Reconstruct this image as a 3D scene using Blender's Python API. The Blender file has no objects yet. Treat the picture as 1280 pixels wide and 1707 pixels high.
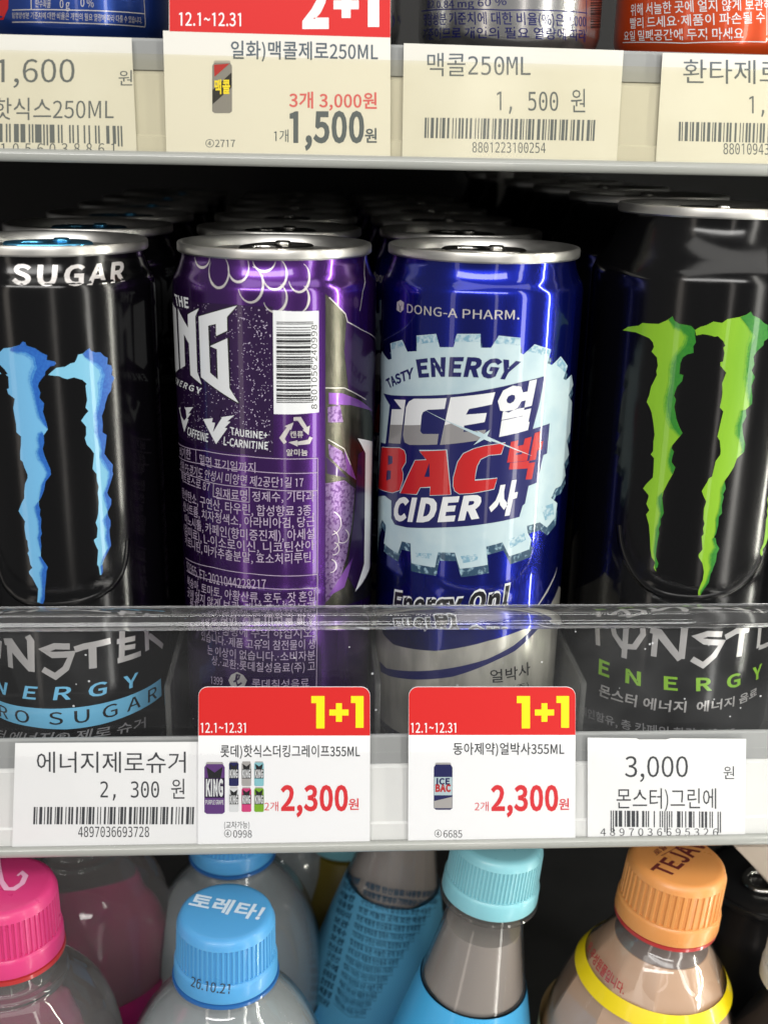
import bpy, bmesh, math, random
import numpy as np
from mathutils import Vector, Matrix
from mathutils.geometry import delaunay_2d_cdt

random.seed(7)
S = 0.001                       # everything below is written in millimetres
sc = bpy.context.scene
COL = sc.collection

# ------------------------------------------------------------------ camera
CAM = np.array([-9.2356, -316.7811, 182.3316])
YAW, PITCH, ROLL, FPX = 0.0640, 0.3227, 0.0212, 1834.55
def cam_axes():
    f = np.array([math.sin(YAW)*math.cos(PITCH), math.cos(YAW)*math.cos(PITCH), -math.sin(PITCH)])
    r = np.array([math.cos(YAW), -math.sin(YAW), 0.0]); u = np.cross(r, f)
    return r*math.cos(ROLL)+u*math.sin(ROLL), -r*math.sin(ROLL)+u*math.cos(ROLL), f
RT, UP, FW = cam_axes()
cd = bpy.data.cameras.new('camera'); cam = bpy.data.objects.new('camera', cd); COL.objects.link(cam)
cd.sensor_fit = 'VERTICAL'; cd.sensor_height = 36; cd.sensor_width = 27
cd.lens = 36*FPX/1707; cd.clip_start = 0.01; cd.clip_end = 20
cam.matrix_world = Matrix(((RT[0], UP[0], -FW[0], CAM[0]*S), (RT[1], UP[1], -FW[1], CAM[1]*S), (RT[2], UP[2], -FW[2], CAM[2]*S), (0, 0, 0, 1)))
cd.dof.use_dof = True; cd.dof.focus_distance = 0.312; cd.dof.aperture_fstop = 13.0
sc.camera = cam

# ------------------------------------------------------------------ light
w = bpy.data.worlds.new('World'); sc.world = w; w.use_nodes = True
w.node_tree.nodes['Background'].inputs[0].default_value = (1.0, 0.985, 0.96, 1)
w.node_tree.nodes['Background'].inputs[1].default_value = 0.27
def area(name, loc, target, sx, sy, power, col=(1, 1, 1)):
    d = bpy.data.lights.new(name, 'AREA'); d.shape = 'RECTANGLE'; d.size = sx*S; d.size_y = sy*S; d.energy = power; d.color = col
    o = bpy.data.objects.new(name, d); COL.objects.link(o)
    o.location = Vector(loc)*S
    o.rotation_euler = (Vector(target)-Vector(loc)).to_track_quat('-Z', 'Y').to_euler()
    return o
area('ceiling_lamp', (150, -900, 1500), (0, -20, 60), 2400, 500, 11, (1, .975, .93))
area('ceiling_lamp', (-300, -2100, 1350), (0, 0, 20), 2600, 300, 38, (1, .98, .95))
area('led_strip_lamp', (420, -135, 40), (30, -20, 60), 9, 900, 2.2, (1, .98, .86))
area('led_strip_lamp', (330, -360, 40), (90, -20, 60), 40, 900, 1.2, (1, .97, .90))
area('added_reflection_panel', (-700, -900, 200), (0, 0, 80), 110, 1500, 1.2, (1, .90, .80))  # this and the next are added, for soft vertical reflection bands on the cans
area('added_reflection_panel', (260, -1500, 250), (30, 0, 80), 90, 1600, 1.6, (1, .93, .86))
sc.view_settings.view_transform = 'Standard'; sc.view_settings.look = 'None'
sc.view_settings.exposure = -0.08; sc.view_settings.gamma = 1; sc.view_settings.use_curve_mapping = False
sc.cycles.max_bounces = 14; sc.cycles.transparent_max_bounces = 24; sc.cycles.transmission_bounces = 10
sc.cycles.use_denoising = True

# ------------------------------------------------------------------ materials
def lin(h):
    h = h.lstrip('#'); o = []
    for i in (0, 2, 4):
        c = int(h[i:i+2], 16)/255; o.append(c/12.92 if c <= .04045 else ((c+.055)/1.055)**2.4)
    return (*o, 1)
MATS = {}
def mat(name, col, rough=.4, metal=0.0, coat=0.0, spec=.5, noise=None, bump=None, trans=0, ior=1.45, crough=.04, rnoise=None, sss=0):
    m = bpy.data.materials.new(name); m.use_nodes = True; nt = m.node_tree; b = nt.nodes['Principled BSDF']
    if isinstance(col, str): col = lin(col)
    b.inputs['Base Color'].default_value = col if len(col) == 4 else (*col, 1)
    b.inputs['Roughness'].default_value = rough; b.inputs['Metallic'].default_value = metal
    b.inputs['Specular IOR Level'].default_value = spec; b.inputs['Coat Weight'].default_value = coat
    b.inputs['Coat Roughness'].default_value = crough; b.inputs['IOR'].default_value = ior
    b.inputs['Transmission Weight'].default_value = trans
    if sss:
        b.inputs['Subsurface Weight'].default_value = sss; b.inputs['Subsurface Radius'].default_value = (.004, .004, .004)
        b.inputs['Subsurface Scale'].default_value = 1.0
    tc = nt.nodes.new('ShaderNodeTexCoord')
    def tex(scale, stretch=(1, 1, 1), detail=4):
        mp = nt.nodes.new('ShaderNodeMapping'); mp.inputs['Scale'].default_value = stretch
        n = nt.nodes.new('ShaderNodeTexNoise'); n.inputs['Scale'].default_value = scale; n.inputs['Detail'].default_value = detail
        nt.links.new(tc.outputs['Object'], mp.inputs[0]); nt.links.new(mp.outputs[0], n.inputs[0]); return n
    if noise:      # (scale, colour2, contrast lo, hi, stretch)
        n = tex(noise[0], noise[4] if len(noise) > 4 else (1, 1, 1)); r = nt.nodes.new('ShaderNodeMapRange')
        r.inputs[1].default_value = noise[2]; r.inputs[2].default_value = noise[3]
        mx = nt.nodes.new('ShaderNodeMix'); mx.data_type = 'RGBA'
        c2 = lin(noise[1]) if isinstance(noise[1], str) else noise[1]
        mx.inputs[6].default_value = b.inputs['Base Color'].default_value; mx.inputs[7].default_value = c2
        nt.links.new(n.outputs[0], r.inputs[0]); nt.links.new(r.outputs[0], mx.inputs[0]); nt.links.new(mx.outputs[2], b.inputs['Base Color'])
    if rnoise:
        n = tex(rnoise[0], rnoise[3] if len(rnoise) > 3 else (1, 1, 1)); r = nt.nodes.new('ShaderNodeMapRange')
        r.inputs[1].default_value = .3; r.inputs[2].default_value = .7; r.inputs[3].default_value = rnoise[1]; r.inputs[4].default_value = rnoise[2]
        nt.links.new(n.outputs[0], r.inputs[0]); nt.links.new(r.outputs[0], b.inputs['Roughness'])
    if bump:
        n = tex(bump[0], bump[2] if len(bump) > 2 else (1, 1, 1)); bp = nt.nodes.new('ShaderNodeBump'); bp.inputs['Strength'].default_value = bump[1]; bp.inputs['Distance'].default_value = .0003
        nt.links.new(n.outputs[0], bp.inputs['Height']); nt.links.new(bp.outputs[0], b.inputs['Normal'])
    MATS[name] = m; return m
def thin_clear(name, tint=(1, 1, 1, 1), haze=.02, rough=.03, specks=False, ior=1.49, hazecol=(.9, .92, .95, 1), boost=1.0):
    """thin clear sheet: tinted pass-through, Fresnel gloss, a trace of milky scatter"""
    m = bpy.data.materials.new(name); m.use_nodes = True; nt = m.node_tree; nt.nodes.clear()
    out = nt.nodes.new('ShaderNodeOutputMaterial'); t = nt.nodes.new('ShaderNodeBsdfTransparent'); t.inputs[0].default_value = tint
    g = nt.nodes.new('ShaderNodeBsdfGlossy'); g.inputs['Roughness'].default_value = rough
    d = nt.nodes.new('ShaderNodeBsdfDiffuse'); d.inputs[0].default_value = hazecol
    lw = nt.nodes.new('ShaderNodeLayerWeight'); lw.inputs[0].default_value = .5      # Schlick gloss, the same from both sides of the sheet
    pw = nt.nodes.new('ShaderNodeMath'); pw.operation = 'POWER'; pw.inputs[1].default_value = 5
    fr = nt.nodes.new('ShaderNodeMath'); fr.operation = 'MULTIPLY_ADD'; f0 = ((ior-1)/(ior+1))**2; fr.inputs[1].default_value = 1-f0; fr.inputs[2].default_value = f0
    nt.links.new(lw.outputs['Facing'], pw.inputs[0]); nt.links.new(pw.outputs[0], fr.inputs[0])
    a = nt.nodes.new('ShaderNodeMixShader'); a.inputs[0].default_value = haze
    b = nt.nodes.new('ShaderNodeMixShader')
    nt.links.new(t.outputs[0], a.inputs[1]); nt.links.new(d.outputs[0], a.inputs[2])
    ml = nt.nodes.new('ShaderNodeMath'); ml.operation = 'MULTIPLY'; ml.inputs[1].default_value = boost
    nt.links.new(fr.outputs[0], ml.inputs[0]); nt.links.new(ml.outputs[0], b.inputs[0])
    nt.links.new(a.outputs[0], b.inputs[1]); nt.links.new(g.outputs[0], b.inputs[2])
    nt.links.new(b.outputs[0], out.inputs[0])
    if specks:
        tc = nt.nodes.new('ShaderNodeTexCoord')
        v = nt.nodes.new('ShaderNodeTexVoronoi'); v.inputs['Scale'].default_value = 210
        n = nt.nodes.new('ShaderNodeTexNoise'); n.inputs['Scale'].default_value = 60
        nt.links.new(tc.outputs['Object'], v.inputs[0]); nt.links.new(tc.outputs['Object'], n.inputs[0])
        lt = nt.nodes.new('ShaderNodeMath'); lt.operation = 'LESS_THAN'; lt.inputs[1].default_value = .075
        gt = nt.nodes.new('ShaderNodeMath'); gt.operation = 'GREATER_THAN'; gt.inputs[1].default_value = .53
        mu = nt.nodes.new('ShaderNodeMath'); mu.operation = 'MULTIPLY'; mu2 = nt.nodes.new('ShaderNodeMath'); mu2.operation = 'MULTIPLY_ADD'
        mu2.inputs[1].default_value = .5; mu2.inputs[2].default_value = haze
        nt.links.new(v.outputs['Distance'], lt.inputs[0]); nt.links.new(n.outputs[0], gt.inputs[0])
        nt.links.new(lt.outputs[0], mu.inputs[0]); nt.links.new(gt.outputs[0], mu.inputs[1]); nt.links.new(mu.outputs[0], mu2.inputs[0])
        sm = nt.nodes.new('ShaderNodeTexNoise'); sm.inputs['Scale'].default_value = 22; sm.inputs['Detail'].default_value = 6
        sr = nt.nodes.new('ShaderNodeMapRange'); sr.inputs[1].default_value = .5; sr.inputs[2].default_value = .75; sr.inputs[4].default_value = .022
        sx = nt.nodes.new('ShaderNodeTexNoise'); sx.inputs['Scale'].default_value = 60; mpx = nt.nodes.new('ShaderNodeMapping'); mpx.inputs['Scale'].default_value = (.08, 1, 9)
        sl = nt.nodes.new('ShaderNodeMapRange'); sl.inputs[1].default_value = .66; sl.inputs[2].default_value = .72; sl.inputs[4].default_value = .02
        ad = nt.nodes.new('ShaderNodeMath'); ad2 = nt.nodes.new('ShaderNodeMath')
        nt.links.new(tc.outputs['Object'], sm.inputs[0]); nt.links.new(sm.outputs[0], sr.inputs[0]); nt.links.new(tc.outputs['Object'], mpx.inputs[0]); nt.links.new(mpx.outputs[0], sx.inputs[0]); nt.links.new(sx.outputs[0], sl.inputs[0])
        nt.links.new(mu2.outputs[0], ad.inputs[0]); nt.links.new(sr.outputs[0], ad.inputs[1]); nt.links.new(ad.outputs[0], ad2.inputs[0]); nt.links.new(sl.outputs[0], ad2.inputs[1])
        nt.links.new(ad2.outputs[0], a.inputs[0])
    MATS[name] = m; return m

mat('aluminium', (.55, .545, .52), .33, .96, rnoise=(120, .30, .40, (1, 1, 6)))
mat('tab_metal', (.62, .61, .58), .2, 1)
mat('tab_blue', (.12, .44, .72), .22, .9)
mat('black_can', (.0018, .0018, .0022), .13, 0, spec=.42, rnoise=(90, .09, .2, (1, 1, .12)), bump=(55, .35, (1, 1, .35)))
mat('purple_can', (.085, .023, .185), .24, .92, coat=.6, rnoise=(70, .17, .30, (1, 1, .15)), bump=(55, .3, (1, 1, .35)))
mat('blue_can', (.004, .011, .235), .24, .92, coat=.7, rnoise=(70, .17, .30, (1, 1, .15)), bump=(55, .3, (1, 1, .35)))
mat('steel_bright', (.62, .60, .53), .3, .6, coat=.3, noise=(180, (.42, .41, .36, 1), .4, .62, (1, 1, .25)))
mat('dark_can', (.012, .012, .013), .3, 0, coat=.6)
mat('hot_blue_can', (.02, .06, .30), .28, .75, coat=.6)
mat('silver_can', (.50, .50, .50), .22, .95, coat=.4)
mat('orange_can', (.60, .065, .010), .3, .4, coat=.6)
mat('ink_white', (.66, .68, .70), .3, coat=.5)
mat('ink_silver', (.55, .53, .52), .3, .45, coat=.4)
mat('ink_lilac', (.39, .32, .43), .35, coat=.3)
mat('ink_claw_blue', (.14, .40, .66), .35, coat=.5)
mat('ink_claw_cyan', (.17, .44, .62), .35, coat=.5)
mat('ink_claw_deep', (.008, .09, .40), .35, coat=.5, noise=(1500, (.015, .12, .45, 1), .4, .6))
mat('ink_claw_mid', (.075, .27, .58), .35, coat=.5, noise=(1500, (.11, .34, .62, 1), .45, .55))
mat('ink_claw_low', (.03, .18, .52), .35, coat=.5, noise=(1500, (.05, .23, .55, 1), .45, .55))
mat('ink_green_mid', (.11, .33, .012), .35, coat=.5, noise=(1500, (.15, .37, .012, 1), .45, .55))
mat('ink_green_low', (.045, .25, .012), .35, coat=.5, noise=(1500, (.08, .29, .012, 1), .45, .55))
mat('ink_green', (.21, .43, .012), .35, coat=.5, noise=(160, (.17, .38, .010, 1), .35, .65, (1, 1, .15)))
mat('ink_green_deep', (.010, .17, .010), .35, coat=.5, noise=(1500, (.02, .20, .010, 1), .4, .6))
mat('ink_sky_band', (.16, .48, .72), .35, coat=.4)
mat('ink_black', (.006, .006, .008), .35, coat=.4)
mat('ink_navy', (.006, .008, .10), .3, .2, coat=.6)
mat('ink_red', (.45, .010, .012), .32, coat=.5)
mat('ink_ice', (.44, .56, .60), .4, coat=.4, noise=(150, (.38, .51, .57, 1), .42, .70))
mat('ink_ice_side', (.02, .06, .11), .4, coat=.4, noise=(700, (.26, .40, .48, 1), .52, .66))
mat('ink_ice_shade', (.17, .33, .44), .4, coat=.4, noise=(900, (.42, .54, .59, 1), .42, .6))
mat('ink_grey', (.24, .235, .24), .35, coat=.5)
mat('ink_plum', (.040, .014, .078), .30, .7, coat=.5)
mat('ink_violet', (.19, .065, .33), .3, .6, coat=.4)
mat('ink_speckle', (.56, .48, .66), .35, coat=.3)
mat('foil_grape', (.20, .13, .27), .3, .8, noise=(1100, (.08, .03, .13, 1), .48, .6))
mat('foil_dark', (.10, .096, .078), .26, .95, noise=(500, (.06, .06, .045, 1), .4, .65, (1, 1, .3)))
mat('paper', (.80, .81, .82), .55, noise=(45, (.77, .78, .79, 1), .4, .7), bump=(140, .12))
mat('paper_cream', (.71, .705, .655), .55, noise=(45, (.67, .66, .60, 1), .4, .7), bump=(140, .12))
mat('tag_card', (.83, .84, .86), .45)
mat('tag_card_cream', (.74, .73, .68), .45)
mat('tag_red', (.62, .018, .018), .42)
mat('tag_yellow', (.92, .74, .01), .45)
mat('tag_price_red', (.66, .02, .03), .5)
mat('tag_price_pink', (.66, .12, .13), .5)
mat('print_dark', (.035, .038, .045), .6)
mat('print_grey', (.11, .13, .15), .6)
mat('print_slate', (.085, .11, .135), .6)
mat('shelf_shade_grey', (.055, .055, .055), .5, noise=(30, (.04, .04, .04, 1), .4, .7))  # interior shade put into the colour, dark grey here and on the wall
mat('wall_dark', (.018, .018, .018), .6)
mat('rail_white', (.74, .75, .74), .4, noise=(20, (.66, .67, .66, 1), .4, .7))
mat('rail_cream', (.58, .565, .49), .4, noise=(20, (.52, .505, .44, 1), .4, .7))
mat('rail_grey', (.30, .31, .31), .35)
mat('rail_lip', (.34, .35, .33), .22, coat=.5)
mat('pale_plastic', (.55, .55, .52), .5)
thin_clear('clear_flap', (.995, .995, .995, 1), .004, .04, ior=1.25)
thin_clear('aged_flap', (.985, .975, .93, 1), .012, .08, hazecol=(.9, .86, .72, 1), ior=1.25)
thin_clear('acrylic_sheet', (.975, .98, .985, 1), .006, .03, specks=True, boost=.6)
thin_clear('divider_clear', (.80, .80, .78, 1), .10, .12, hazecol=(.7, .7, .66, 1))
thin_clear('pet_shell', (.93, .94, .94, 1), .015, .04, ior=1.57)
thin_clear('pet_smoky', (.86, .85, .84, 1), .05, .06, ior=1.57, hazecol=(.6, .58, .56, 1))
mat('acrylic_solid', (.93, .94, .95), .015, 0, trans=.975, ior=1.49)
mat('cap_sky', (.085, .34, .66), .33, rnoise=(160, .26, .46), bump=(420, .12), coat=.15, sss=.25)
mat('cap_aqua', (.23, .53, .60), .33, rnoise=(160, .26, .46), bump=(420, .12), coat=.15, sss=.25)
mat('cap_pink', (.62, .045, .19), .33, rnoise=(160, .26, .46), bump=(420, .12), coat=.15, sss=.25)
mat('cap_orange', (.68, .29, .085), .36, rnoise=(160, .26, .46), bump=(420, .12), coat=.1, sss=.25)
mat('cap_print_white', (.62, .74, .86), .4)
mat('cap_print_pinkwhite', (.80, .42, .60), .4)
mat('cap_print_brown', (.13, .02, .018), .5)
mat('cloudy_drink', (.70, .76, .78), .16, coat=.8, trans=.6, ior=1.33, crough=.02, noise=(18, (.54, .58, .60, 1), .4, .7))
mat('clear_drink', (.93, .90, .89), .02, trans=.93, ior=1.30, coat=.4)
mat('grey_drink', (.33, .30, .28), .25, coat=.6, noise=(30, (.40, .37, .34, 1), .42, .66, (1, 1, .3)))
mat('milk_tea', (.54, .335, .215), .3, coat=.9, noise=(25, (.58, .40, .29, 1), .4, .7))
mat('tea_neck', (.16, .12, .105), .3, coat=.6)
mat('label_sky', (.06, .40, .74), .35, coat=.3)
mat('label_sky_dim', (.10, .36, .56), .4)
mat('label_magenta', (.36, .02, .12), .35, coat=.3)
mat('label_cream', (.66, .50, .24), .4)
mat('label_yellow', (.80, .62, .004), .4, coat=.3)
mat('label_ink', (.012, .06, .11), .5)
mat('olive_label', (.16, .12, .01), .5)
mat('beige_plastic', (.42, .36, .30), .45)
mat('neck_ring_blue', (.02, .12, .36), .3, coat=.5)
mat('neck_ring_red', (.42, .03, .03), .3, coat=.5)

# ------------------------------------------------------------------ object helpers
def empty(name, loc=(0, 0, 0), label=None, cat=None, group=None):
    o = bpy.data.objects.new(name, None); COL.objects.link(o); o.location = Vector(loc)*S; o.empty_display_size = .01
    if label: o['label'] = label
    if cat: o['category'] = cat
    if group: o['group'] = group
    return o
def link(name, me, parent=None, m=None, kind=None):
    o = bpy.data.objects.new(name, me); COL.objects.link(o)
    if m is not None: me.materials.append(MATS[m] if isinstance(m, str) else m)
    if parent is not None: o.parent = parent
    if kind: o['kind'] = kind
    return o
def tag(o, label, cat, group=None):
    o['label'] = label; o['category'] = cat
    if group: o['group'] = group
    return o
def bm_mesh(bm, name, smooth=False):
    me = bpy.data.meshes.new(name); bmesh.ops.recalc_face_normals(bm, faces=bm.faces[:]); bm.to_mesh(me); bm.free()
    if smooth: me.polygons.foreach_set('use_smooth', [True]*len(me.polygons))
    return me
def box(bm, x0, x1, y0, y1, z0, z1, bev=0):
    r = bmesh.ops.create_cube(bm, size=1)
    for v in r['verts']: v.co = ((x0+x1)/2+v.co.x*(x1-x0), (y0+y1)/2+v.co.y*(y1-y0), (z0+z1)/2+v.co.z*(z1-z0)); v.co *= S
    if bev:
        es = list({e for v in r['verts'] for e in v.link_edges})
        bmesh.ops.bevel(bm, geom=es, offset=bev*S, segments=2, profile=.5, affect='EDGES')
def extrude_profile(bm, pts, x0, x1):
    """closed (y,z) outline swept along x"""
    a = [bm.verts.new((x0*S, p[0]*S, p[1]*S)) for p in pts]; b = [bm.verts.new((x1*S, p[0]*S, p[1]*S)) for p in pts]
    n = len(pts)
    for i in range(n): bm.faces.new((a[i], a[(i+1) % n], b[(i+1) % n], b[i]))
    bm.faces.new(a[::-1]); bm.faces.new(b)
def auto_smooth(me, ang=35):
    bm = bmesh.new(); bm.from_mesh(me)
    for f in bm.faces: f.smooth = True
    for e in bm.edges:
        if len(e.link_faces) == 2 and e.calc_face_angle(0) > math.radians(ang): e.smooth = False
    bm.to_mesh(me); bm.free()
def lathe(prof, n=96, name='lathe', ribs=None, ang=35, facets=None):
    """prof: (r,z) in mm. ribs=(z0,z1,count,depth) makes a grip; facets=(z0,z1,count) flattens the sides"""
    bm = bmesh.new(); rings = []
    for r, z in prof:
        if r < 1e-6: rings.append([bm.verts.new((0, 0, z*S))]); continue
        row = []
        for i in range(n):
            a = 2*math.pi*i/n; rr = r
            if ribs and ribs[0] <= z <= ribs[1]:
                per = n//ribs[2]; k = i % per
                if k >= per/2: rr = r-ribs[3]
            if facets:
                t = min(1, max(0, (facets[0]-z)/6))*min(1, max(0, (z-facets[1])/6))
                if t > 0:
                    h = math.pi/facets[2]; b = (a % (2*h))-h; rr = r*(1-t)+t*r*math.cos(h)/math.cos(b)*1.02
            row.append(bm.verts.new((rr*math.cos(a)*S, rr*math.sin(a)*S, z*S)))
        rings.append(row)
    for a, b in zip(rings, rings[1:]):
        if len(a) == 1 and len(b) == 1: continue
        for i in range(n):
            j = (i+1) % n
            if len(a) == 1: bm.faces.new((a[0], b[j], b[i]))
            elif len(b) == 1: bm.faces.new((a[i], a[j], b[0]))
            else: bm.faces.new((a[i], a[j], b[j], b[i]))
    me = bm_mesh(bm, name); auto_smooth(me, ang); return me
def smooth_prof(pts, sub=6):
    """Catmull-Rom through (r,z) points"""
    out = []; P = [pts[0]]+list(pts)+[pts[-1]]
    for i in range(1, len(P)-2):
        p0, p1, p2, p3 = [np.array(q, float) for q in P[i-1:i+3]]
        for k in range(sub):
            t = k/sub
            out.append(tuple(.5*((2*p1)+(-p0+p2)*t+(2*p0-5*p1+4*p2-p3)*t*t+(-p0+3*p1-3*p2+p3)*t**3)))
    out.append(tuple(pts[-1])); return out

# ------------------------------------------------------------------ printed surfaces
def ray(px, py):
    d = FW*FPX+RT*(px-640)-UP*(py-853.5); return CAM, d/np.linalg.norm(d)
class Plane:
    """flat sheet facing the viewer: origin o, axes ax, ay (unit), normal n; u,v in mm"""
    cyl = False
    def __init__(s, o, ax=(1, 0, 0), ay=(0, 0, 1)):
        s.o = np.array(o, float); s.ax = np.array(ax, float); s.ay = np.array(ay, float); s.n = np.cross(s.ax, s.ay)
    def uv(s, px, py):
        C, d = ray(px, py); t = ((s.o-C)@s.n)/(d@s.n); p = C+t*d-s.o; return p@s.ax, p@s.ay
    def xyz(s, u, v, off): return s.o+s.ax*u+s.ay*v+s.n*off
    def nrm(s, u, v): return s.n
class Turned:
    """surface of revolution with radius profile r(z) about an axis; u = arc mm at R, v = height mm.
       M: 3x3 whose columns are the body's axes, O its base point (world mm); results are in body coordinates"""
    cyl = True
    def __init__(s, O, prof, R, M=None):
        s.O = np.array(O, float); s.R = R; s.M = np.eye(3) if M is None else np.array(M, float)
        z = np.array([p[1] for p in prof]); r = np.array([p[0] for p in prof]); k = np.argsort(z, kind='stable'); s.z = z[k]; s.r = r[k]
    def rad(s, z): return float(np.interp(z, s.z, s.r))
    def uv(s, px, py):
        C, d = ray(px, py); c = s.M.T@(C-s.O); e = s.M.T@d; R = s.R
        for _ in range(8):
            a = e[0]**2+e[1]**2; b = c[0]*e[0]+c[1]*e[1]; q = c[0]**2+c[1]**2-R*R
            disc = b*b-a*q; t = (-b-math.sqrt(disc))/a if disc > 0 else -b/a
            p = c+t*e; R = .5*R+.5*s.rad(p[2])
        return s.R*math.atan2(p[0], -p[1]), p[2]
    def xyz(s, u, v, off):
        th = u/s.R; r = s.rad(v)+off; return np.array([r*math.sin(th), -r*math.cos(th), v])
    def nrm(s, u, v):
        th = u/s.R; sl = (s.rad(v+.4)-s.rad(v-.4))/.8; n = np.array([math.sin(th), -math.cos(th), -sl]); return n/np.linalg.norm(n)
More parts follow.
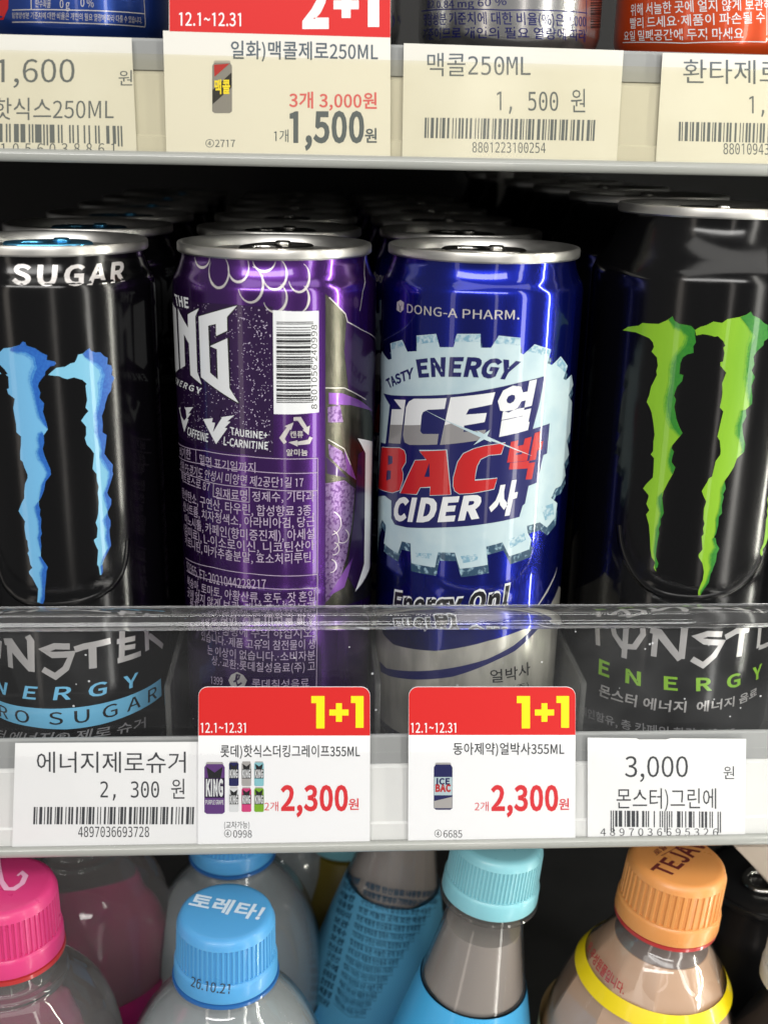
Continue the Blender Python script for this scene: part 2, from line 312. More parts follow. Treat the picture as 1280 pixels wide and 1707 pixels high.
# letter outlines for the Korean print (x y pairs in 1/400 em, loops split by '/')
HANGUL = {

'®':'43 248 0 144 43 40 148 -4 252 40 295 144 252 248 148 291/148 267 235 231 271 144 235 57 148 21 61 57 25 144 61 231/83 62 109 62 109 130 124 130 147 122 171 87 185 62 216 62 197 93 179 119 160 133 160 134 193 147 206 179 194 206 153 221 83 221/150 199 171 193 178 176 169 157 146 152 109 152 109 199', 
'·':'52 162 35 155 28 138 35 121 52 114 69 121 76 138 69 155', 
'④':'200 308 167 304 136 295 108 280 83 259 63 235 48 207 38 176 35 143 38 110 48 79 63 51 83 26 108 6 136 -9 167 -19 200 -22 233 -19 264 -9 292 6 317 26 337 51 352 79 362 110 365 143 362 176 352 207 337 235 317 259 292 280 264 295 233 304/200 285 229 282 255 274 280 261 301 244 318 222 331 198 340 171 342 143 340 114 331 87 318 63 301 42 280 25 255 11 229 3 200 0 171 3 145 11 120 25 99 42 82 63 69 87 60 114 58 143 60 171 69 198 82 222 99 244 120 261 145 274 171 282/200 229 124 116 124 96 200 96 200 58 228 58 228 96 252 96 252 120 228 120 228 229/202 200 201 193 201 173 200 166 200 120 151 120 196 188', 
'가':'265 331 265 -31 298 -31 298 156 356 156 356 184 298 184 298 331/39 292 39 264 172 264 128 149 22 63 40 38 167 148 205 292', 
'간':'267 331 267 66 301 66 301 193 354 193 354 221 301 221 301 331/75 93 75 -23 316 -23 316 4 108 4 108 93/35 303 35 275 168 275 124 191 20 134 34 108 158 182 204 303', 
'감':'73 -26 301 -26 301 109 73 109/268 82 268 1 106 1 106 82/268 331 268 126 301 126 301 215 354 215 354 243 301 243 301 331/36 307 36 280 166 280 124 201 20 148 33 122 158 191 202 307', 
'개':'294 331 294 185 246 185 246 321 214 321 214 -13 246 -13 246 158 294 158 294 -31 326 -31 326 331/34 284 34 257 142 257 110 153 20 70 39 46 146 152 174 284', 
'거':'284 331 284 186 200 186 200 158 284 158 284 -31 317 -31 317 331/36 292 36 265 168 265 128 150 20 64 38 38 165 148 201 292', 
'검':'84 -26 318 -26 318 109 84 109/285 82 285 1 117 1 117 82/42 307 42 280 170 280 126 200 24 148 38 122 160 191 205 307/284 330 284 238 206 238 206 210 284 210 284 124 318 124 318 330', 
'게':'296 331 296 -31 327 -31 327 331/220 321 220 183 158 183 171 232 175 285 36 285 36 258 142 258 108 153 20 71 39 47 103 97 146 156 220 156 220 -13 252 -13 252 321', 
'경':'200 110 113 91 80 40 113 -11 200 -30 287 -11 320 40 287 91/200 84 263 72 287 40 263 9 200 -3 136 9 113 40 136 72/284 330 284 264 202 264 205 283 206 304 43 304 43 276 170 276 127 194 25 140 38 114 136 162 194 237 284 237 284 189 190 189 190 162 284 162 284 114 318 114 318 330', 
'고':'55 294 55 267 275 267 275 259 273 187 261 95 295 91 306 186 308 259 308 294/147 176 147 47 20 47 20 20 347 20 347 47 180 47 180 176', 
'곳':'59 313 59 287 272 287 271 244 263 190 296 186 304 243 305 288 305 313/154 234 154 161 20 161 20 134 346 134 346 161 187 161 187 234/165 106 165 90 129 29 44 -4 56 -30 131 -4 182 44 233 -4 308 -30 321 -4 235 29 199 90 199 106', 
'공':'182 102 90 85 56 36 90 -13 182 -30 274 -13 308 36 274 85/182 77 250 66 275 36 250 6 182 -4 114 6 89 36 114 66/59 312 59 286 272 286 272 282 271 239 263 190 295 186 304 237 305 282 305 312/154 232 154 162 20 162 20 135 346 135 346 162 187 162 187 232', 
'과':'36 291 36 264 186 264 184 209 176 131 208 128 218 214 219 272 219 291/93 188 93 77 16 76 20 48 128 50 244 62 242 86 185 81 126 78 126 188/264 331 264 -31 297 -31 297 151 355 151 355 180 297 180 297 331', 
'관':'40 303 40 275 186 275 185 235 177 180 210 176 218 239 219 284 219 303/94 222 94 144 54 143 18 143 21 116 129 118 246 130 244 155 186 149 127 145 127 222/268 331 268 58 302 58 302 185 353 185 353 213 302 213 302 331/73 83 73 -23 313 -23 313 4 106 4 106 83', 
'교':'54 294 54 267 276 267 276 255 274 183 263 98 296 94 307 182 309 255 309 294/100 166 100 47 20 47 20 20 347 20 347 47 222 47 222 166 190 166 190 47 133 47 133 166', 
'구':'61 307 61 280 271 280 271 276 270 221 260 152 20 152 20 124 166 124 166 -32 199 -32 199 124 347 124 347 152 294 152 303 221 304 276 304 307', 
'그':'20 49 20 22 347 22 347 49/56 292 56 265 270 265 270 256 269 181 256 84 290 80 302 180 303 256 303 292', 
'근':'62 309 62 282 273 282 272 230 263 164 20 164 20 137 348 137 348 164 296 164 304 230 306 281 306 309/63 97 63 -23 316 -23 316 4 96 4 96 97', 
'기':'284 331 284 -31 317 -31 317 331/41 292 41 265 177 265 134 149 24 63 42 36 172 147 210 292', 
'길':'283 331 283 146 316 146 316 331/44 313 44 286 172 286 131 212 26 166 38 139 163 200 209 313/82 129 82 102 283 102 283 66 84 66 84 -28 329 -28 329 -1 116 -1 116 41 316 41 316 129', 
'까':'271 331 271 -31 304 -31 304 154 358 154 358 182 304 182 304 331/30 292 30 264 97 264 76 160 18 69 45 50 111 164 128 292/140 292 140 264 196 264 178 150 121 45 148 26 213 156 227 292', 
'나':'265 331 265 -31 298 -31 298 159 356 159 356 186 298 186 298 331/34 295 34 61 63 61 147 64 235 77 231 105 147 92 67 88 67 295', 
'내':'294 331 294 184 244 184 244 323 212 323 212 -12 244 -12 244 156 294 156 294 -31 326 -31 326 331/38 287 38 62 60 62 122 65 190 74 186 103 126 94 71 92 71 287', 
'냉':'206 106 118 88 85 38 118 -12 206 -30 294 -12 327 38 294 88/270 69 294 38 270 7 206 -4 142 7 118 38 142 69 206 80/293 330 293 236 243 236 243 324 212 324 212 125 243 125 243 209 293 209 293 112 325 112 325 330/38 302 38 144 61 144 124 147 191 156 187 183 127 175 71 172 71 302', 
'너':'285 331 285 212 174 212 174 184 285 184 285 -32 318 -32 318 331/40 290 40 56 68 56 151 59 233 71 229 98 151 87 73 84 73 290', 
'노':'60 300 60 139 167 139 167 43 20 43 20 16 348 16 348 43 200 43 200 139 310 139 310 166 94 166 94 300', 
'늄':'20 170 20 144 108 144 108 96 61 96 61 -26 307 -26 307 96 259 96 259 144 347 144 347 170/141 144 226 144 226 96 141 96/275 69 275 1 93 1 93 69/64 322 64 209 310 209 310 236 97 236 97 322', 
'는':'20 146 20 120 348 120 348 146/64 318 64 195 310 195 310 222 97 222 97 318/62 83 62 -22 312 -22 312 5 95 5 95 83', 
'늘':'20 182 20 155 348 155 348 182/64 325 64 218 309 218 309 245 96 245 96 325/60 123 60 97 273 97 273 63 61 63 61 -26 318 -26 318 0 94 0 94 38 306 38 306 123', 
'능':'20 161 20 134 347 134 347 161/183 102 92 85 59 36 92 -12 183 -30 274 -12 307 36 274 85/183 76 250 65 274 36 250 7 183 -4 117 7 93 36 117 65/64 324 64 203 310 203 310 230 97 230 97 324', 
'니':'283 331 283 -31 316 -31 316 331/43 295 43 62 72 62 159 66 250 80 246 108 159 95 76 91 76 295', 
'다':'265 331 265 -32 298 -32 298 160 357 160 357 188 298 188 298 331/36 59 64 59 154 61 235 71 231 99 154 89 68 87 68 268 203 268 203 296 36 296', 
'단':'268 331 268 69 301 69 301 196 354 196 354 224 301 224 301 331/76 95 76 -23 317 -23 317 4 108 4 108 95/37 133 65 133 159 135 233 145 229 172 159 163 70 160 70 272 196 272 196 300 37 300', 
'당':'186 108 98 90 66 39 98 -12 186 -30 272 -12 304 39 272 90/186 81 249 70 272 39 249 8 186 -4 122 8 99 39 122 70/268 331 268 116 301 116 301 209 354 209 354 237 301 237 301 331/36 144 64 144 159 147 233 156 230 184 159 174 69 172 69 276 196 276 196 303 36 303', 
'대':'295 331 295 186 244 186 244 323 213 323 213 -12 244 -12 244 158 295 158 295 -31 327 -31 327 331/33 58 56 58 128 60 190 69 187 96 130 88 66 86 66 260 167 260 167 287 33 287', 
'더':'285 331 285 200 181 200 181 172 285 172 285 -32 318 -32 318 331/38 58 66 58 154 60 230 70 226 97 155 88 71 86 71 269 202 269 202 296 38 296', 
'데':'295 331 295 -31 327 -31 327 331/222 322 222 193 145 193 145 165 222 165 222 -12 254 -12 254 322/34 56 57 56 130 58 190 66 187 94 131 86 66 84 66 259 169 259 169 286 34 286', 
'도':'62 135 167 135 167 42 20 42 20 14 348 14 348 42 200 42 200 135 310 135 310 162 95 162 95 274 306 274 306 302 62 302', 
'동':'183 100 92 83 59 34 92 -14 183 -31 274 -14 307 34 274 83/183 74 250 63 274 34 250 5 183 -5 117 5 93 34 117 63/61 194 167 194 167 152 20 152 20 126 347 126 347 152 200 152 200 194 309 194 309 221 94 221 94 288 306 288 306 314 61 314', 
'될':'284 330 284 136 316 136 316 330/55 210 124 210 124 173 71 172 22 171 26 144 139 147 257 158 256 182 207 177 157 174 157 210 228 210 228 236 89 236 89 290 224 290 224 315 55 315/78 120 78 93 284 93 284 60 79 60 79 -27 329 -27 329 0 111 0 111 35 316 35 316 120', 
'두':'65 169 306 169 306 196 98 196 98 282 302 282 302 310 65 310/20 122 20 95 166 95 166 -30 199 -30 199 95 348 95 348 122', '드':'20 46 20 18 348 18 348 46/62 130 310 130 310 157 94 157 94 270 306 270 306 297 62 297', 
'따':'271 331 271 -31 304 -31 304 161 356 161 356 189 304 189 304 331/30 64 46 64 83 65 129 71 126 99 93 93 64 92 64 266 122 266 122 293 30 293/142 64 160 64 208 65 252 72 249 100 213 93 175 91 175 266 238 266 238 293 142 293', 
'라':'265 331 265 -32 298 -32 298 159 357 159 357 187 298 187 298 331/34 297 34 270 164 270 164 194 35 194 35 56 64 56 155 58 237 69 234 96 155 86 68 84 68 167 197 167 197 297', 
'량':'185 101 98 84 66 35 98 -13 185 -30 272 -13 304 35 272 84/185 75 249 65 272 35 249 6 185 -5 122 6 98 35 122 65/268 330 268 112 301 112 301 170 354 170 354 198 301 198 301 246 354 246 354 274 301 274 301 330/35 308 35 281 165 281 165 236 36 236 36 133 64 133 154 135 236 145 233 172 154 163 68 160 68 210 198 210 198 308', 
'레':'295 331 295 -31 327 -31 327 331/222 322 222 201 177 201 177 174 222 174 222 -12 253 -12 253 322/31 291 31 264 128 264 128 192 32 192 32 58 56 58 122 60 193 68 190 96 125 87 64 86 64 165 160 165 160 291', 
'로':'60 304 60 277 274 277 274 221 61 221 61 109 167 109 167 41 20 41 20 14 348 14 348 41 200 41 200 109 316 109 316 136 94 136 94 194 307 194 307 304', 
'롯':'61 320 61 294 273 294 273 258 62 258 62 172 167 172 167 136 20 136 20 109 348 109 348 136 200 136 200 172 313 172 313 198 95 198 95 234 306 234 306 320/167 90 167 83 131 26 46 -4 58 -30 133 -6 184 39 234 -6 310 -30 322 -4 236 26 200 83 200 90', 
'료':'60 304 60 277 274 277 274 221 61 221 61 109 112 109 112 41 20 41 20 14 348 14 348 41 260 41 260 109 316 109 316 136 94 136 94 194 307 194 307 304/144 109 227 109 227 41 144 41', 
'루':'59 316 59 290 274 290 274 247 60 247 60 148 316 148 316 176 93 176 93 222 308 222 308 316/20 111 20 84 166 84 166 -32 200 -32 200 84 348 84 348 111', 
'류':'20 115 20 88 105 88 105 -31 138 -31 138 88 229 88 229 -31 262 -31 262 88 348 88 348 115/59 317 59 290 274 290 274 249 60 249 60 152 316 152 316 179 93 179 93 224 308 224 308 317', 
'륨':'20 148 20 121 108 121 108 83 64 83 64 -26 306 -26 306 83 260 83 260 121 348 121 348 148/141 121 227 121 227 83 141 83/273 57 273 0 96 0 96 57/61 322 61 296 273 296 273 262 62 262 62 176 313 176 313 202 95 202 95 237 306 237 306 322', 
'르':'20 42 20 14 348 14 348 42/60 303 60 276 274 276 274 220 61 220 61 108 316 108 316 135 94 135 94 193 307 193 307 303', 
'를':'20 163 20 137 348 137 348 163/59 108 59 84 274 84 274 54 60 54 60 -26 318 -26 318 -2 92 -2 92 31 307 31 307 108/61 320 61 296 273 296 273 267 62 267 62 190 312 190 312 214 95 214 95 245 306 245 306 320', 
'리':'284 331 284 -32 316 -32 316 331/40 297 40 270 174 270 174 195 41 195 41 56 71 56 161 59 253 69 250 96 161 86 74 84 74 168 207 168 207 297', 
'린':'283 330 283 64 316 64 316 330/80 85 80 -23 326 -23 326 4 114 4 114 85/38 305 38 278 170 278 170 226 39 226 39 116 68 116 160 118 244 128 240 155 160 145 71 143 71 200 202 200 202 305', 
'마':'34 61 200 61 200 294 34 294/168 268 168 88 67 88 67 268/265 331 265 -31 298 -31 298 158 357 158 357 186 298 186 298 331', 
'말':'35 165 201 165 201 310 35 310/169 284 169 192 67 192 67 284/268 331 268 147 301 147 301 225 354 225 354 253 301 253 301 331/71 130 71 103 268 103 268 66 72 66 72 -26 314 -26 314 0 104 0 104 41 301 41 301 130', 
'맥':'82 95 82 68 292 68 292 -31 325 -31 325 95/36 142 176 142 176 300 36 300/144 274 144 168 67 168 67 274/293 330 293 238 247 238 247 324 216 324 216 118 247 118 247 210 293 210 293 115 325 115 325 330', 
'메':'224 323 224 194 171 194 171 289 33 289 33 66 171 66 171 167 224 167 224 -13 255 -13 255 323/140 262 140 92 64 92 64 262/296 331 296 -31 328 -31 328 331', 
'면':'284 330 284 267 202 267 202 299 37 299 37 130 202 130 202 162 284 162 284 66 318 66 318 330/169 272 169 156 69 156 69 272/284 240 284 190 202 190 202 240/85 90 85 -23 326 -23 326 4 118 4 118 90', 
'명':'284 331 284 272 202 272 202 303 37 303 37 142 202 142 202 173 284 173 284 117 318 117 318 331/169 276 169 169 69 169 69 276/284 245 284 200 202 200 202 245/198 106 110 88 78 38 110 -13 198 -30 287 -13 319 38 287 88/198 80 263 69 286 38 263 7 198 -4 134 7 111 38 134 69', 
'몬':'62 186 167 186 167 138 20 138 20 111 347 111 347 138 200 138 200 186 305 186 305 313 62 313/272 287 272 212 94 212 94 287/62 81 62 -23 310 -23 310 4 95 4 95 81', 
'물':'62 208 304 208 304 319 62 319/272 292 272 235 95 235 95 292/20 178 20 152 166 152 166 116 60 116 60 91 272 91 272 59 60 59 60 -27 316 -27 316 -1 93 -1 93 35 305 35 305 116 200 116 200 152 347 152 347 178', 
'므':'20 44 20 17 348 17 348 44/58 128 308 128 308 299 58 299/276 272 276 154 91 154 91 272', '미':'40 60 207 60 207 295 40 295/175 269 175 86 73 86 73 269/283 331 283 -32 316 -32 316 331', 
'민':'39 131 208 131 208 299 39 299/175 272 175 158 71 158 71 272/283 330 283 70 316 70 316 330/84 95 84 -19 328 -19 328 8 117 8 117 95', 
'밀':'39 163 208 163 208 311 39 311/175 284 175 189 71 189 71 284/283 331 283 145 316 145 316 331/82 126 82 100 284 100 284 64 83 64 83 -27 328 -27 328 0 116 0 116 39 316 39 316 126', 
'밑':'39 160 208 160 208 308 39 308/175 282 175 187 71 187 71 282/283 331 283 143 316 143 316 331/83 -26 326 -26 326 0 116 0 116 36 314 36 314 61 116 61 116 95 319 95 319 121 83 121', 
'박':'66 93 66 66 268 66 268 -31 301 -31 301 93/35 308 35 137 202 137 202 308 170 308 170 252 68 252 68 308/170 225 170 164 68 164 68 225/268 331 268 112 301 112 301 209 354 209 354 237 301 237 301 331', 
'방':'186 104 98 86 66 37 98 -13 186 -31 272 -13 304 37 272 86/186 77 249 67 272 37 249 6 186 -4 122 6 99 37 122 67/35 308 35 141 202 141 202 308 170 308 170 254 68 254 68 308/170 227 170 168 68 168 68 227/268 331 268 114 301 114 301 212 354 212 354 240 301 240 301 331', 
'법':'284 331 284 242 201 242 201 312 168 312 168 257 71 257 71 312 38 312 38 146 201 146 201 214 284 214 284 133 318 133 318 331/168 230 168 174 71 174 71 230/86 116 86 -26 317 -26 317 116 284 116 284 72 119 72 119 116/284 46 284 1 119 1 119 46', 
'변':'284 330 284 264 201 264 201 306 168 306 168 243 71 243 71 306 38 306 38 124 201 124 201 159 284 159 284 63 318 63 318 330/284 237 284 186 201 186 201 237/168 217 168 151 71 151 71 217/85 89 85 -23 326 -23 326 4 118 4 118 89', 
'보':'58 305 58 120 167 120 167 42 20 42 20 15 348 15 348 42 200 42 200 120 308 120 308 305 276 305 276 241 92 241 92 305/276 214 276 147 92 147 92 214', 
'복':'56 82 56 55 273 55 273 -31 306 -31 306 82/63 322 63 187 167 187 167 144 20 144 20 117 347 117 347 144 200 144 200 187 304 187 304 322 271 322 271 281 96 281 96 322/271 256 271 214 96 214 96 256', 
'봉':'183 96 92 80 60 33 92 -14 183 -30 274 -14 307 33 274 80/183 70 249 60 273 33 249 5 183 -5 117 5 93 33 117 60/63 321 63 188 167 188 167 150 20 150 20 122 347 122 347 150 200 150 200 188 304 188 304 321 271 321 271 281 96 281 96 321/271 255 271 214 96 214 96 255', 
'분':'63 319 63 174 304 174 304 319 271 319 271 273 96 273 96 319/271 248 271 201 96 201 96 248/20 140 20 113 170 113 170 43 202 43 202 113 348 113 348 140/61 75 61 -23 311 -23 311 4 94 4 94 75', 
'비':'283 331 283 -32 316 -32 316 331/40 300 40 56 211 56 211 300 178 300 178 205 74 205 74 300/178 178 178 83 74 83 74 178', 
'빨':'30 314 30 159 126 159 126 314 98 314 98 263 58 263 58 314/98 237 98 185 58 185 58 237/149 314 149 159 245 159 245 314 217 314 217 263 177 263 177 314/217 237 217 185 177 185 177 237/278 331 278 140 310 140 310 224 355 224 355 252 310 252 310 331/74 124 74 98 278 98 278 63 75 63 75 -27 323 -27 323 0 107 0 107 38 310 38 310 124', 
'사':'108 300 108 235 81 139 15 73 35 46 89 94 125 166 160 99 213 53 233 80 168 143 141 235 141 300/265 331 265 -31 298 -31 298 156 357 156 357 184 298 184 298 331', 
'산':'109 309 109 264 84 189 18 140 36 114 92 150 126 205 161 155 214 122 231 149 166 194 142 263 142 309/268 331 268 64 301 64 301 192 354 192 354 220 301 220 301 331/76 89 76 -23 317 -23 317 4 110 4 110 89', 
'상':'186 102 98 84 66 36 98 -13 186 -30 272 -13 304 36 272 84/249 65 272 36 249 6 186 -4 122 6 99 36 122 65 186 75/108 312 108 275 84 200 18 151 36 124 91 160 125 216 159 167 211 134 229 160 165 205 141 272 141 312/268 331 268 111 301 111 301 209 354 209 354 237 301 237 301 331', 
'색':'82 92 82 65 292 65 292 -31 325 -31 325 92/96 309 96 261 76 198 20 151 38 125 83 158 112 206 140 163 183 134 200 160 147 202 128 261 128 309/293 330 293 236 247 236 247 324 216 324 216 114 247 114 247 209 293 209 293 112 325 112 325 330', 
'생':'206 99 118 82 85 34 118 -13 206 -30 294 -13 327 34 294 82/206 74 270 63 294 34 270 6 206 -5 142 5 118 34 142 63/96 308 96 260 76 198 20 151 38 126 83 159 112 206 140 164 183 136 201 161 147 202 128 260 128 308/293 330 293 234 247 234 247 324 216 324 216 119 247 119 247 206 293 206 293 107 325 107 325 330', 
'서':'285 331 285 208 201 208 201 181 285 181 285 -32 318 -32 318 331/113 300 113 235 86 138 20 72 40 45 95 94 130 166 166 98 220 52 240 78 174 141 147 235 147 300', 
'설':'284 331 284 265 206 265 206 238 284 238 284 144 318 144 318 331/110 319 110 286 85 215 20 170 37 143 92 177 127 230 162 183 214 152 232 178 168 220 143 286 143 319/85 126 85 99 285 99 285 64 86 64 86 -26 331 -26 331 0 118 0 118 39 318 39 318 126', 
'성':'198 106 110 88 78 38 110 -13 198 -30 287 -13 319 38 287 88/198 80 263 69 286 38 263 7 198 -4 134 7 111 38 134 69/284 331 284 254 206 254 206 227 284 227 284 117 318 117 318 331/111 310 111 273 86 198 20 150 37 123 93 159 128 215 162 166 214 134 232 160 168 205 144 274 144 310', 
'세':'296 331 296 -31 328 -31 328 331/222 323 222 201 162 201 162 174 222 174 222 -13 253 -13 253 323/95 297 95 228 74 137 16 72 37 47 83 92 112 157 139 97 183 55 202 80 147 144 127 229 127 297', 
'소':'165 306 165 279 123 198 33 154 47 127 127 162 182 227 238 162 318 127 332 154 242 198 200 279 200 306/166 131 166 43 20 43 20 16 348 16 348 43 199 43 199 131', 
'손':'62 80 62 -23 310 -23 310 4 95 4 95 80/166 321 166 305 128 238 41 201 54 174 131 204 183 258 236 204 312 174 325 201 239 238 200 305 200 321/167 198 167 137 20 137 20 110 348 110 348 137 200 137 200 198', 
'수':'166 318 166 298 126 230 37 193 50 166 129 196 184 251 238 196 318 166 331 193 241 230 201 298 201 318/20 127 20 100 166 100 166 -31 199 -31 199 100 347 100 347 127', 
'숭':'20 163 20 136 166 136 166 98 87 79 59 34 92 -14 183 -30 274 -14 307 34 278 79 200 98 200 136 347 136 347 163/250 62 274 34 250 5 183 -5 117 5 93 34 117 62 183 72/166 326 166 309 127 248 38 216 51 190 130 216 184 267 237 216 316 190 328 216 240 249 200 309 200 326', 
'슈':'20 124 20 97 103 97 103 -34 136 -34 136 97 232 97 232 -34 265 -34 265 97 348 97 348 124/166 318 166 298 126 229 37 192 50 165 130 195 184 250 238 195 317 165 330 192 241 229 201 298 201 318', 
'스':'20 45 20 18 348 18 348 45/165 306 165 278 123 195 34 149 48 122 127 159 182 226 238 158 316 122 332 149 242 195 200 278 200 306', 
'습':'61 114 61 -26 304 -26 304 114 271 114 271 72 94 72 94 114/271 46 271 0 94 0 94 46/20 166 20 139 347 139 347 166/166 327 166 310 127 250 38 218 51 191 130 218 184 268 237 218 316 191 328 218 240 251 200 310 200 327', 
'시':'283 331 283 -32 316 -32 316 331/115 300 115 235 87 137 18 72 38 44 95 92 132 165 170 96 225 51 245 78 177 141 148 235 148 300', 
'식':'75 95 75 68 283 68 283 -31 316 -31 316 95/283 331 283 113 316 113 316 331/114 314 114 278 89 204 23 154 40 128 96 164 131 220 167 168 222 134 238 161 173 207 148 278 148 314', 
'신':'283 330 283 65 316 65 316 330/84 90 84 -23 328 -23 328 4 117 4 117 90/114 310 114 274 89 196 24 144 41 117 96 155 131 213 166 159 220 124 238 150 173 199 148 274 148 310', 
'십':'283 331 283 136 316 136 316 331/84 118 84 -26 316 -26 316 118 284 118 284 75 116 75 116 118/284 48 284 1 116 1 116 48/114 319 114 285 89 213 22 166 39 140 95 175 131 229 167 179 223 147 239 173 173 217 148 285 148 319', 
'아':'51 269 25 177 51 85 116 50 181 85 207 177 181 269 116 303/116 273 159 247 175 177 159 106 116 80 73 106 57 177 73 247/265 331 265 -31 298 -31 298 158 357 158 357 186 298 186 298 331', 
'안':'121 305 54 280 26 216 54 152 121 127 188 152 215 216 188 280/121 276 165 260 183 216 165 173 121 156 77 173 59 216 77 260/268 331 268 64 301 64 301 193 354 193 354 221 301 221 301 331/76 92 76 -23 317 -23 317 4 108 4 108 92', 
'않':'120 310 53 287 26 227 53 167 120 143 187 167 213 227 187 287/120 283 164 267 181 227 164 186 120 170 76 186 59 227 76 267/246 72 197 58 178 20 197 -17 246 -30 294 -17 312 20 294 58/246 48 272 40 283 20 272 1 246 -7 219 1 208 20 219 40/268 331 268 150 301 150 301 222 354 222 354 250 301 250 301 331/230 141 230 109 155 109 155 84 336 84 336 109 262 109 262 141/58 111 58 -22 75 -22 118 -19 168 -8 162 18 125 9 90 6 90 111', 
'알':'120 318 53 295 26 237 53 179 120 157 187 179 213 237 187 295/120 290 164 276 181 237 164 199 120 184 76 199 59 237 76 276/268 331 268 147 301 147 301 225 354 225 354 253 301 253 301 331/71 130 71 103 268 103 268 66 72 66 72 -26 314 -26 314 0 104 0 104 41 301 41 301 130', 
'약':'66 99 66 72 268 72 268 -31 301 -31 301 99/121 309 53 285 26 224 53 162 121 138 189 162 215 224 189 285/121 281 166 265 183 224 166 182 121 166 76 182 59 224 76 265/268 331 268 116 301 116 301 170 353 170 353 198 301 198 301 248 353 248 353 276 301 276 301 331', 
'얄':'120 318 53 295 26 237 53 179 120 157 187 179 213 237 187 295/120 290 164 276 181 237 164 199 120 184 76 199 59 237 76 276/268 331 268 147 301 147 301 192 354 192 354 220 301 220 301 260 354 260 354 287 301 287 301 331/71 130 71 103 268 103 268 66 72 66 72 -26 314 -26 314 0 104 0 104 41 301 41 301 130', 
'양':'121 309 53 286 26 224 53 162 121 139 189 162 215 224 189 286/121 281 166 265 183 224 166 183 121 167 76 183 59 224 76 265/186 105 98 87 66 37 98 -12 186 -30 272 -12 304 37 272 87/186 78 249 68 272 37 249 7 186 -4 122 7 99 37 122 68/268 331 268 116 301 116 301 172 353 172 353 200 301 200 301 249 353 249 353 277 301 277 301 331', 
'얼':'284 331 284 250 210 250 180 300 119 318 52 296 26 236 52 177 119 154 180 173 210 223 284 223 284 147 317 147 317 331/163 276 180 236 163 197 119 181 75 197 57 236 75 276 119 291/84 127 84 100 284 100 284 65 85 65 85 -26 331 -26 331 0 118 0 118 40 317 40 317 127', 
'없':'61 118 61 -26 186 -26 186 118 156 118 156 74 92 74 92 118/156 48 156 0 92 0 92 48/284 331 284 246 210 246 180 296 119 315 52 292 26 232 52 171 119 148 181 167 211 218 284 218 284 139 318 139 318 331/163 272 180 232 163 191 119 176 75 191 57 232 75 272 119 287/256 121 256 90 240 36 191 -4 208 -29 248 -1 273 39 297 -1 338 -29 355 -4 306 35 289 90 289 121', 
'에':'296 331 296 -31 328 -31 328 331/224 323 224 190 178 190 155 271 101 300 45 267 24 175 45 83 101 48 156 79 178 163 224 163 224 -13 255 -13 255 323/135 244 148 175 135 105 101 80 68 105 55 175 68 244 101 270', 
'연':'284 330 284 274 192 274 161 299 119 308 52 282 26 217 52 152 119 126 161 135 193 160 284 160 284 63 318 63 318 330/119 278 162 261 180 217 162 173 119 156 75 173 57 217 75 261/284 247 284 188 207 188 210 202 212 217 210 232 207 247/87 91 87 -23 328 -23 328 4 120 4 120 91', 
'열':'284 331 284 287 193 287 162 310 119 318 52 296 26 236 52 177 119 154 162 162 194 186 284 186 284 146 317 146 317 331/119 291 163 276 180 236 163 196 119 181 75 196 57 236 75 276/284 261 284 212 208 212 211 224 212 236 211 249 208 261/84 127 84 100 284 100 284 65 85 65 85 -26 331 -26 331 0 118 0 118 40 317 40 317 127', 
'영':'284 331 284 278 192 278 160 301 119 309 52 285 26 223 52 161 119 137 160 145 192 168 284 168 284 117 318 117 318 331/119 281 163 265 180 223 163 182 119 166 75 182 57 223 75 265/284 252 284 195 207 195 210 209 212 223 210 238 207 252/198 108 110 90 78 39 110 -12 198 -30 287 -12 319 39 287 90/198 82 263 71 286 39 263 7 198 -4 134 7 110 39 134 71', 
'오':'183 307 89 281 52 212 84 147 167 118 167 43 20 43 20 15 348 15 348 43 200 43 200 118 283 147 315 212 278 281/183 280 255 262 283 212 255 163 183 144 112 163 84 212 112 262', 
'온':'183 320 90 301 56 248 86 197 167 176 167 138 20 138 20 111 347 111 347 138 200 138 200 176 281 197 310 248 276 301/183 293 251 281 276 248 251 215 183 203 115 215 90 248 115 281/62 82 62 -23 310 -23 310 4 95 4 95 82', 
'요':'183 308 89 283 52 215 65 171 100 140 100 43 20 43 20 15 348 15 348 43 267 43 267 141 302 172 315 215 278 283/183 282 255 263 283 215 255 166 183 148 112 166 84 215 112 263/133 128 157 124 183 122 210 124 234 128 234 43 133 43', 
'용':'183 98 92 81 59 34 92 -14 183 -30 274 -14 307 34 274 81/250 62 274 34 250 5 183 -5 117 5 93 34 117 62 183 72/183 324 90 306 56 257 68 225 100 203 100 152 20 152 20 125 347 125 347 152 266 152 266 203 299 225 310 257 276 306/183 298 251 287 276 257 251 226 183 216 115 226 90 257 115 287/134 194 157 191 183 190 210 191 233 194 233 152 134 152', 
'우':'183 316 91 295 56 237 91 179 183 158 275 179 310 237 275 295/183 290 250 275 276 237 250 199 183 184 116 199 90 237 116 275/20 124 20 96 166 96 166 -31 199 -31 199 96 348 96 348 124', 
'원':'283 330 283 117 209 117 209 93 283 93 283 56 316 56 316 330/136 316 71 299 47 253 71 207 136 190 200 207 224 253 200 299/136 291 177 281 193 253 177 225 136 215 94 225 78 253 94 281/251 174 131 165 18 163 22 136 70 136 122 138 122 68 156 68 156 140 205 144 254 150/69 82 69 -23 325 -23 325 4 102 4 102 82', 
'위':'138 314 72 293 46 239 72 186 138 165 204 186 230 239 204 293/138 286 182 273 199 239 182 205 138 192 95 205 78 239 95 273/284 330 284 -31 316 -31 316 330/258 148 134 137 19 134 24 106 71 107 124 108 124 -20 157 -20 157 110 209 115 260 123', 
